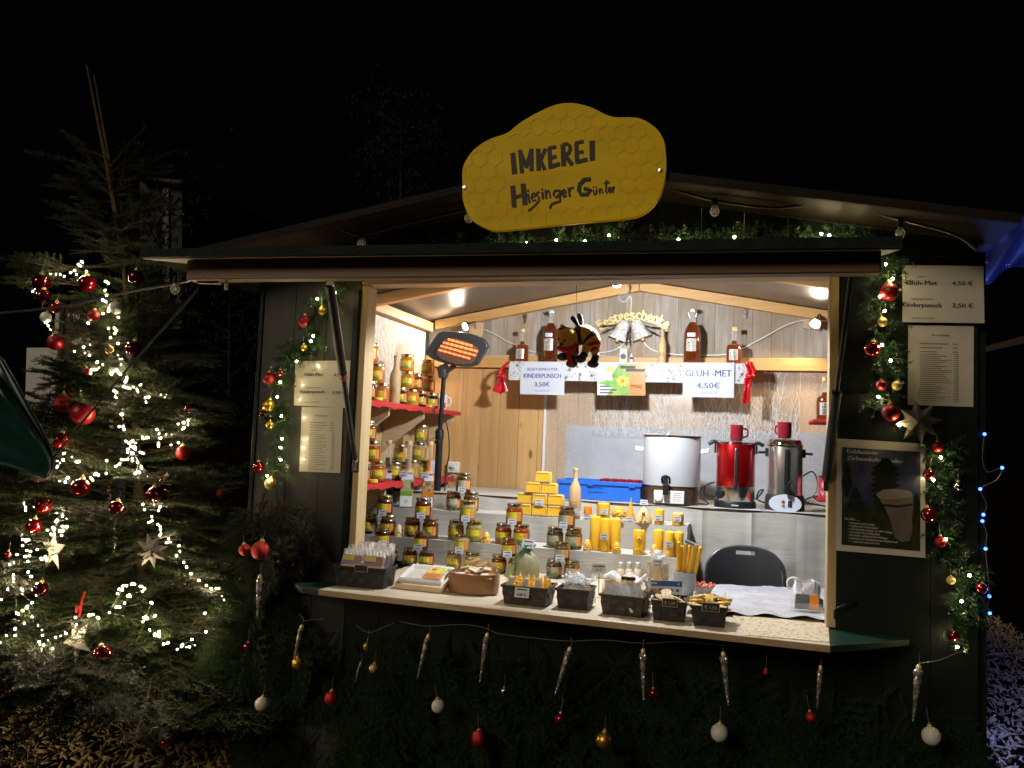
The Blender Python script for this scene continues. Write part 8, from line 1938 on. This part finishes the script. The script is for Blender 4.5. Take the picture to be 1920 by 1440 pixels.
# ================================================================ green tent corner with guy rope (left, near the viewer)
yT = -1.25
tp_ = [(-140,610),(-60,640),(0,672),(28,720),(58,775),(84,820),(99,858),(96,880),(88,893)]
tb_ = [(-140,840),(-60,852),(0,868),(20,872),(40,879),(56,884),(68,888),(80,891),(86,894)]
tent = thing('tent_canopy', 'dark green wet tent canopy corner reaching in at the left', 'tent', ay(50, 800, yT))
def tentf(u, v):
    i = min(int(u*(len(tp_)-1)), len(tp_)-2); f = u*(len(tp_)-1)-i; a = Vector((*tp_[i],0)).lerp(Vector((*tp_[i+1],0)), f); b = Vector((*tb_[i],0)).lerp(Vector((*tb_[i+1],0)), f); q = a.lerp(b, v)
    return ay(q.x, q.y, yT-.10*math.sin(v*PI*1.4+.3)*(1-u*.7)-.016*math.sin(v*21+u*4)*(1-u))
wpart('canopy', MB().grid(tentf, 40, 24), M['tent_green'], tent, fix=False)
wpart('hem', MB().tube([tentf(i/30, 0)+Vector((0,-.004,0)) for i in range(31)], [.012-.004*i/30 for i in range(31)], 8), M['tent_green'], tent)
wpart('hem', MB().tube([tentf(i/30, 1)+Vector((0,-.004,0)) for i in range(31)], .006, 8), M['tent_green'], tent)
solo('guy_rope', MB().tube([ay(97, 862, yT-.02), ay(160, 785, -1.20), ay(240, 690, -1.15), ay(372, 542, -1.10)], .0036, 6), M['cable_black'], 'dark guy rope running from the tent corner up to the hatch', 'rope')
# ================================================================ signs behind the tree
yS = 1.35
t, at, eu, ev = card('direction_sign', 'brown direction board with white lettering half hidden by the tree', ((118,572),(222,572),(106,792),(216,792)), yS, M['sign_brown'], 'sign', .03)
write(t, at, eu, ev, [('Wickelraum', .56, .18, .075, 'L', .80, 'card_white', .02), ('↓ W', .08, .15, .075, 'L', .24, 'card_white', .02), ('Panorama', .34, .52, .07, 'L', .55, 'card_white', .02), ('Tagesheim', .16, .78, .07, 'L', .70, 'card_white', .02)])
wpart('post', MB().beam(at(-.015, -.02, .012), at(-.015, 1.02, .012), .035, .05, (0,1,0)), M['plaster'], t)
wpart('post', MB().beam(at(1.0, -.02, .012), at(1.0, 1.9, .012), .035, .05, (0,1,0)), M['light_wood_z'], t)
t, at, eu, ev = card('info_board', 'white board with a dark blue disc of white stars behind the tree', ((50,652),(230,652),(42,940),(230,940)), yS+.15, M['plaster'], 'sign', .03)
flat(t, 'blue_disc', at, [(.98+.90*math.cos(q*PI/24), .66+.62*math.sin(q*PI/24)) for q in range(15, 40) if .98+.90*math.cos(q*PI/24) < 1.0]+[(1,1.0)], M['sign_blue'], .002)
flat(t, 'white_arc', at, [(.98+rr_*math.cos(q*PI/24), .66+rr_*.69*math.sin(q*PI/24)) for rr_, rg in ((.84, range(14,35)), (.82, range(34,13,-1))) for q in rg if .98+rr_*math.cos(q*PI/24) < 1.0], M['plaster'], .003)
for u, v, s_ in ((.30,.36,.05),(.28,.52,.05),(.22,.66,.06),(.40,.26,.045)): flat(t, 'star_mark', at, [(u+s_*(1 if q % 2 == 0 else .4)*math.cos(q*PI/5-PI/2), v+s_*.62*(1 if q % 2 == 0 else .4)*math.sin(q*PI/5-PI/2)) for q in range(10)], M['card_white'], .004)
for u in (.1, .9): wpart('post', MB().beam(at(u, 1.0, -.03), Vector((at(u, 1, 0).x, yS+.20, 0)), .05, .05), M['fascia'], t)
# ================================================================ cold blue LED string on the right side of the hut
pts = [(1846,814),(1842,860),(1852,885),(1879,877),(1868,900),(1838,917),(1850,945),(1844,965),(1842,977),(1850,1000),(1848,1029),(1852,1075),(1855,1118),(1852,1135),(1856,1150)]
lit = {(1846,814),(1879,877),(1838,917),(1844,965),(1842,977),(1848,1029),(1855,1118),(1856,1150)}
def bl(a, b): return ax(a, b, XR+.06) if a < 1860 else ax(a, b, XR+.12)
def bl(a, b): return ay(a, b, -.02+.0*a)
t = thing('light_string', 'cold blue LED string dangling along the right side of the hut', 'light string', bl(1846, 814))
wpart('wire', MB().tube(spline([bl(a, b) for a, b in pts], 4), .0016, 5), M['wire_clear'], t)
for a, b in lit: obj('bulb', bulb_b, t, bl(a, b)-t.location)
for i in range(22):       # string runs on unseen along the side wall, bulbs added to light the ground
    p = Vector((XR+.09, .35+.10*i, .85+.22*math.sin(i*1.9))); obj('bulb', bulb_b, t, p-t.location)
L = bpy.data.lights.new('led_fill', 'POINT'); o = bpy.data.objects.new('led_fill', L); COL.objects.link(o)  # added lamp off the string, stands in for the summed glow of its bulbs
L.energy = 50; L.color = (.17, .24, 1.0); L.shadow_soft_size = .25; o.parent = t; o.location = Vector((2.98, 1.5, .95))-t.location
# greyish tarpaulin strung beyond the right eave, blue light partly put into its colour
q4 = [(1846,412),(1990,392),(1838,520),(1990,455)]
tl, tr, bl_, br = [ay(a, b, .55) for a, b in q4]
solo('tarpaulin', MB().grid(lambda u, v: tl.lerp(tr, u).lerp(bl_.lerp(br, u), v)+Vector((0, .35*v-.03*math.sin(u*9+v*6), .02*math.sin(u*12))), 24, 14), M['tarp_lit_blue'], 'greyish tarpaulin coloured as if lit blue beyond the right end of the roof', 'tarpaulin', fix=False)
tt = thing('light_string', 'cold blue LED cluster under the tarpaulin at the right eave', 'light string', ay(1838, 475, .10))
wpart('wire', MB().tube(spline([ay(1832, 500, .0), ay(1838, 470, .05), ay(1848, 480, .2), ay(1850, 488, .3)], 5), .002, 5), M['wire_clear'], tt)
for a, b, y in ((1850,492,.18),(1887,497,.3),(1892,496,.5),(1851,525,.1)): obj('bulb', bulb_b, tt, ay(a, b, y)-tt.location).scale = (.16,)*3
# ================================================================ far things in the dark
Y = 13.0
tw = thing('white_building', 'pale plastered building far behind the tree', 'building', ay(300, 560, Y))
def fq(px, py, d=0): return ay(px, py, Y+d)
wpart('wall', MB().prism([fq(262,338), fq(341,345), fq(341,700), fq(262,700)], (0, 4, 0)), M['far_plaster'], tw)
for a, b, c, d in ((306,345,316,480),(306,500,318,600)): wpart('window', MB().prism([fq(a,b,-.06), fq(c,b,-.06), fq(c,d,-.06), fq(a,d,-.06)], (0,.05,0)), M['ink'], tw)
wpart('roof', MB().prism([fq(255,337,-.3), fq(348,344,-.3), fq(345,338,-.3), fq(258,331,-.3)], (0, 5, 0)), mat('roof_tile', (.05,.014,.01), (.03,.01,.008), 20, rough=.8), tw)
def bare_tree(name, label, px, py0, py1, y, spread, seed, leaf=None, leafn=0):
    p0, p1 = ay(px, py0, y), ay(px, py1, y); r2 = random.Random(seed); H = (p1-p0).length
    t = thing(name, label, 'tree', p0); mb = MB().tube([p0, p0.lerp(p1, .5), p1], [.05*H/3,.03*H/3,.01*H/3], 8); tips_ = []
    for i in range(34):
        o = p0.lerp(p1, r2.uniform(.15, .98)); a = r2.uniform(0, 6.28); l = spread*r2.uniform(.4, 1); d = Vector((math.cos(a), math.sin(a)*.7, r2.uniform(.1, .9)))
        q = o+d*l*.5; e = o+d*l+Vector((0,0,-.1*l)); mb.tube([o, q, e], [.012*H/3,.008*H/3,.003*H/3], 5); tips_.append(e)
        for j in range(4):
            e2 = q.lerp(e, r2.random())+Vector((r2.gauss(0,.25), r2.gauss(0,.2), r2.gauss(.1,.22)))*l; mb.tube([q.lerp(e, .3), e2], [.005*H/3,.002*H/3], 4); tips_.append(e2)
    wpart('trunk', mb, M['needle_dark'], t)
    if leaf:
        mb = MB()
        for i in range(leafn):
            c = tips_[r2.randrange(len(tips_))]+Vector((r2.gauss(0,.16), r2.gauss(0,.16), r2.gauss(0,.16)))*spread*.6; s_ = .036*H/3
            E_ = Euler((r2.uniform(-2,2), r2.uniform(-2,2), r2.uniform(-3,3))).to_matrix(); mb.add([c+E_ @ Vector(v) for v in ((-s_,0,0),(0,-s_*.5,0),(s_,0,0),(0,s_*.5,0))], [(0,1,2,3)])
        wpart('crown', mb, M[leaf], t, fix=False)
    return t
bare_tree('bare_tree', 'bare dark tree with thin twigs in front of the far pale building', 300, 760, 350, 9.0, 1.0, 4, 'needle_dark', 900)
bare_tree('leafy_tree', 'barely visible leafy tree in the dark behind the roof', 752, 480, 190, 7.0, .75, 8, 'needle_dark', 1300)
bare_tree('leafy_tree', 'dim leafy shrub between the Christmas tree and the hut', 430, 900, 560, 2.6, .45, 12, 'needle_dark', 900)
d0 = thing('stall_roof', 'faint yellowish eave of a neighbouring stall at the right edge', 'stall', ay(1885, 660, 9))
wpart('eave_board', MB().prism([ay(1838,652,9), ay(1935,626,9), ay(1935,640,9), ay(1838,662,9)], (0,.2,0)), M['bark'], d0)
# fir sprigs behind the bells of the gold ornament
for px, py, dx, dz in ((1160,610,-1,-.15),(1160,612,-.9,-.45),(1205,610,1,-.12),(1205,612,.9,-.45),(1182,612,.1,-1),(1182,614,-.15,-1)):
    P = ay(px, py, 1.895); obj('fir_sprig', TIP[0], oc, P-oc.location, orient(Vector((dx,-.03,dz)), PI/2, (0,-1,0)), .62)
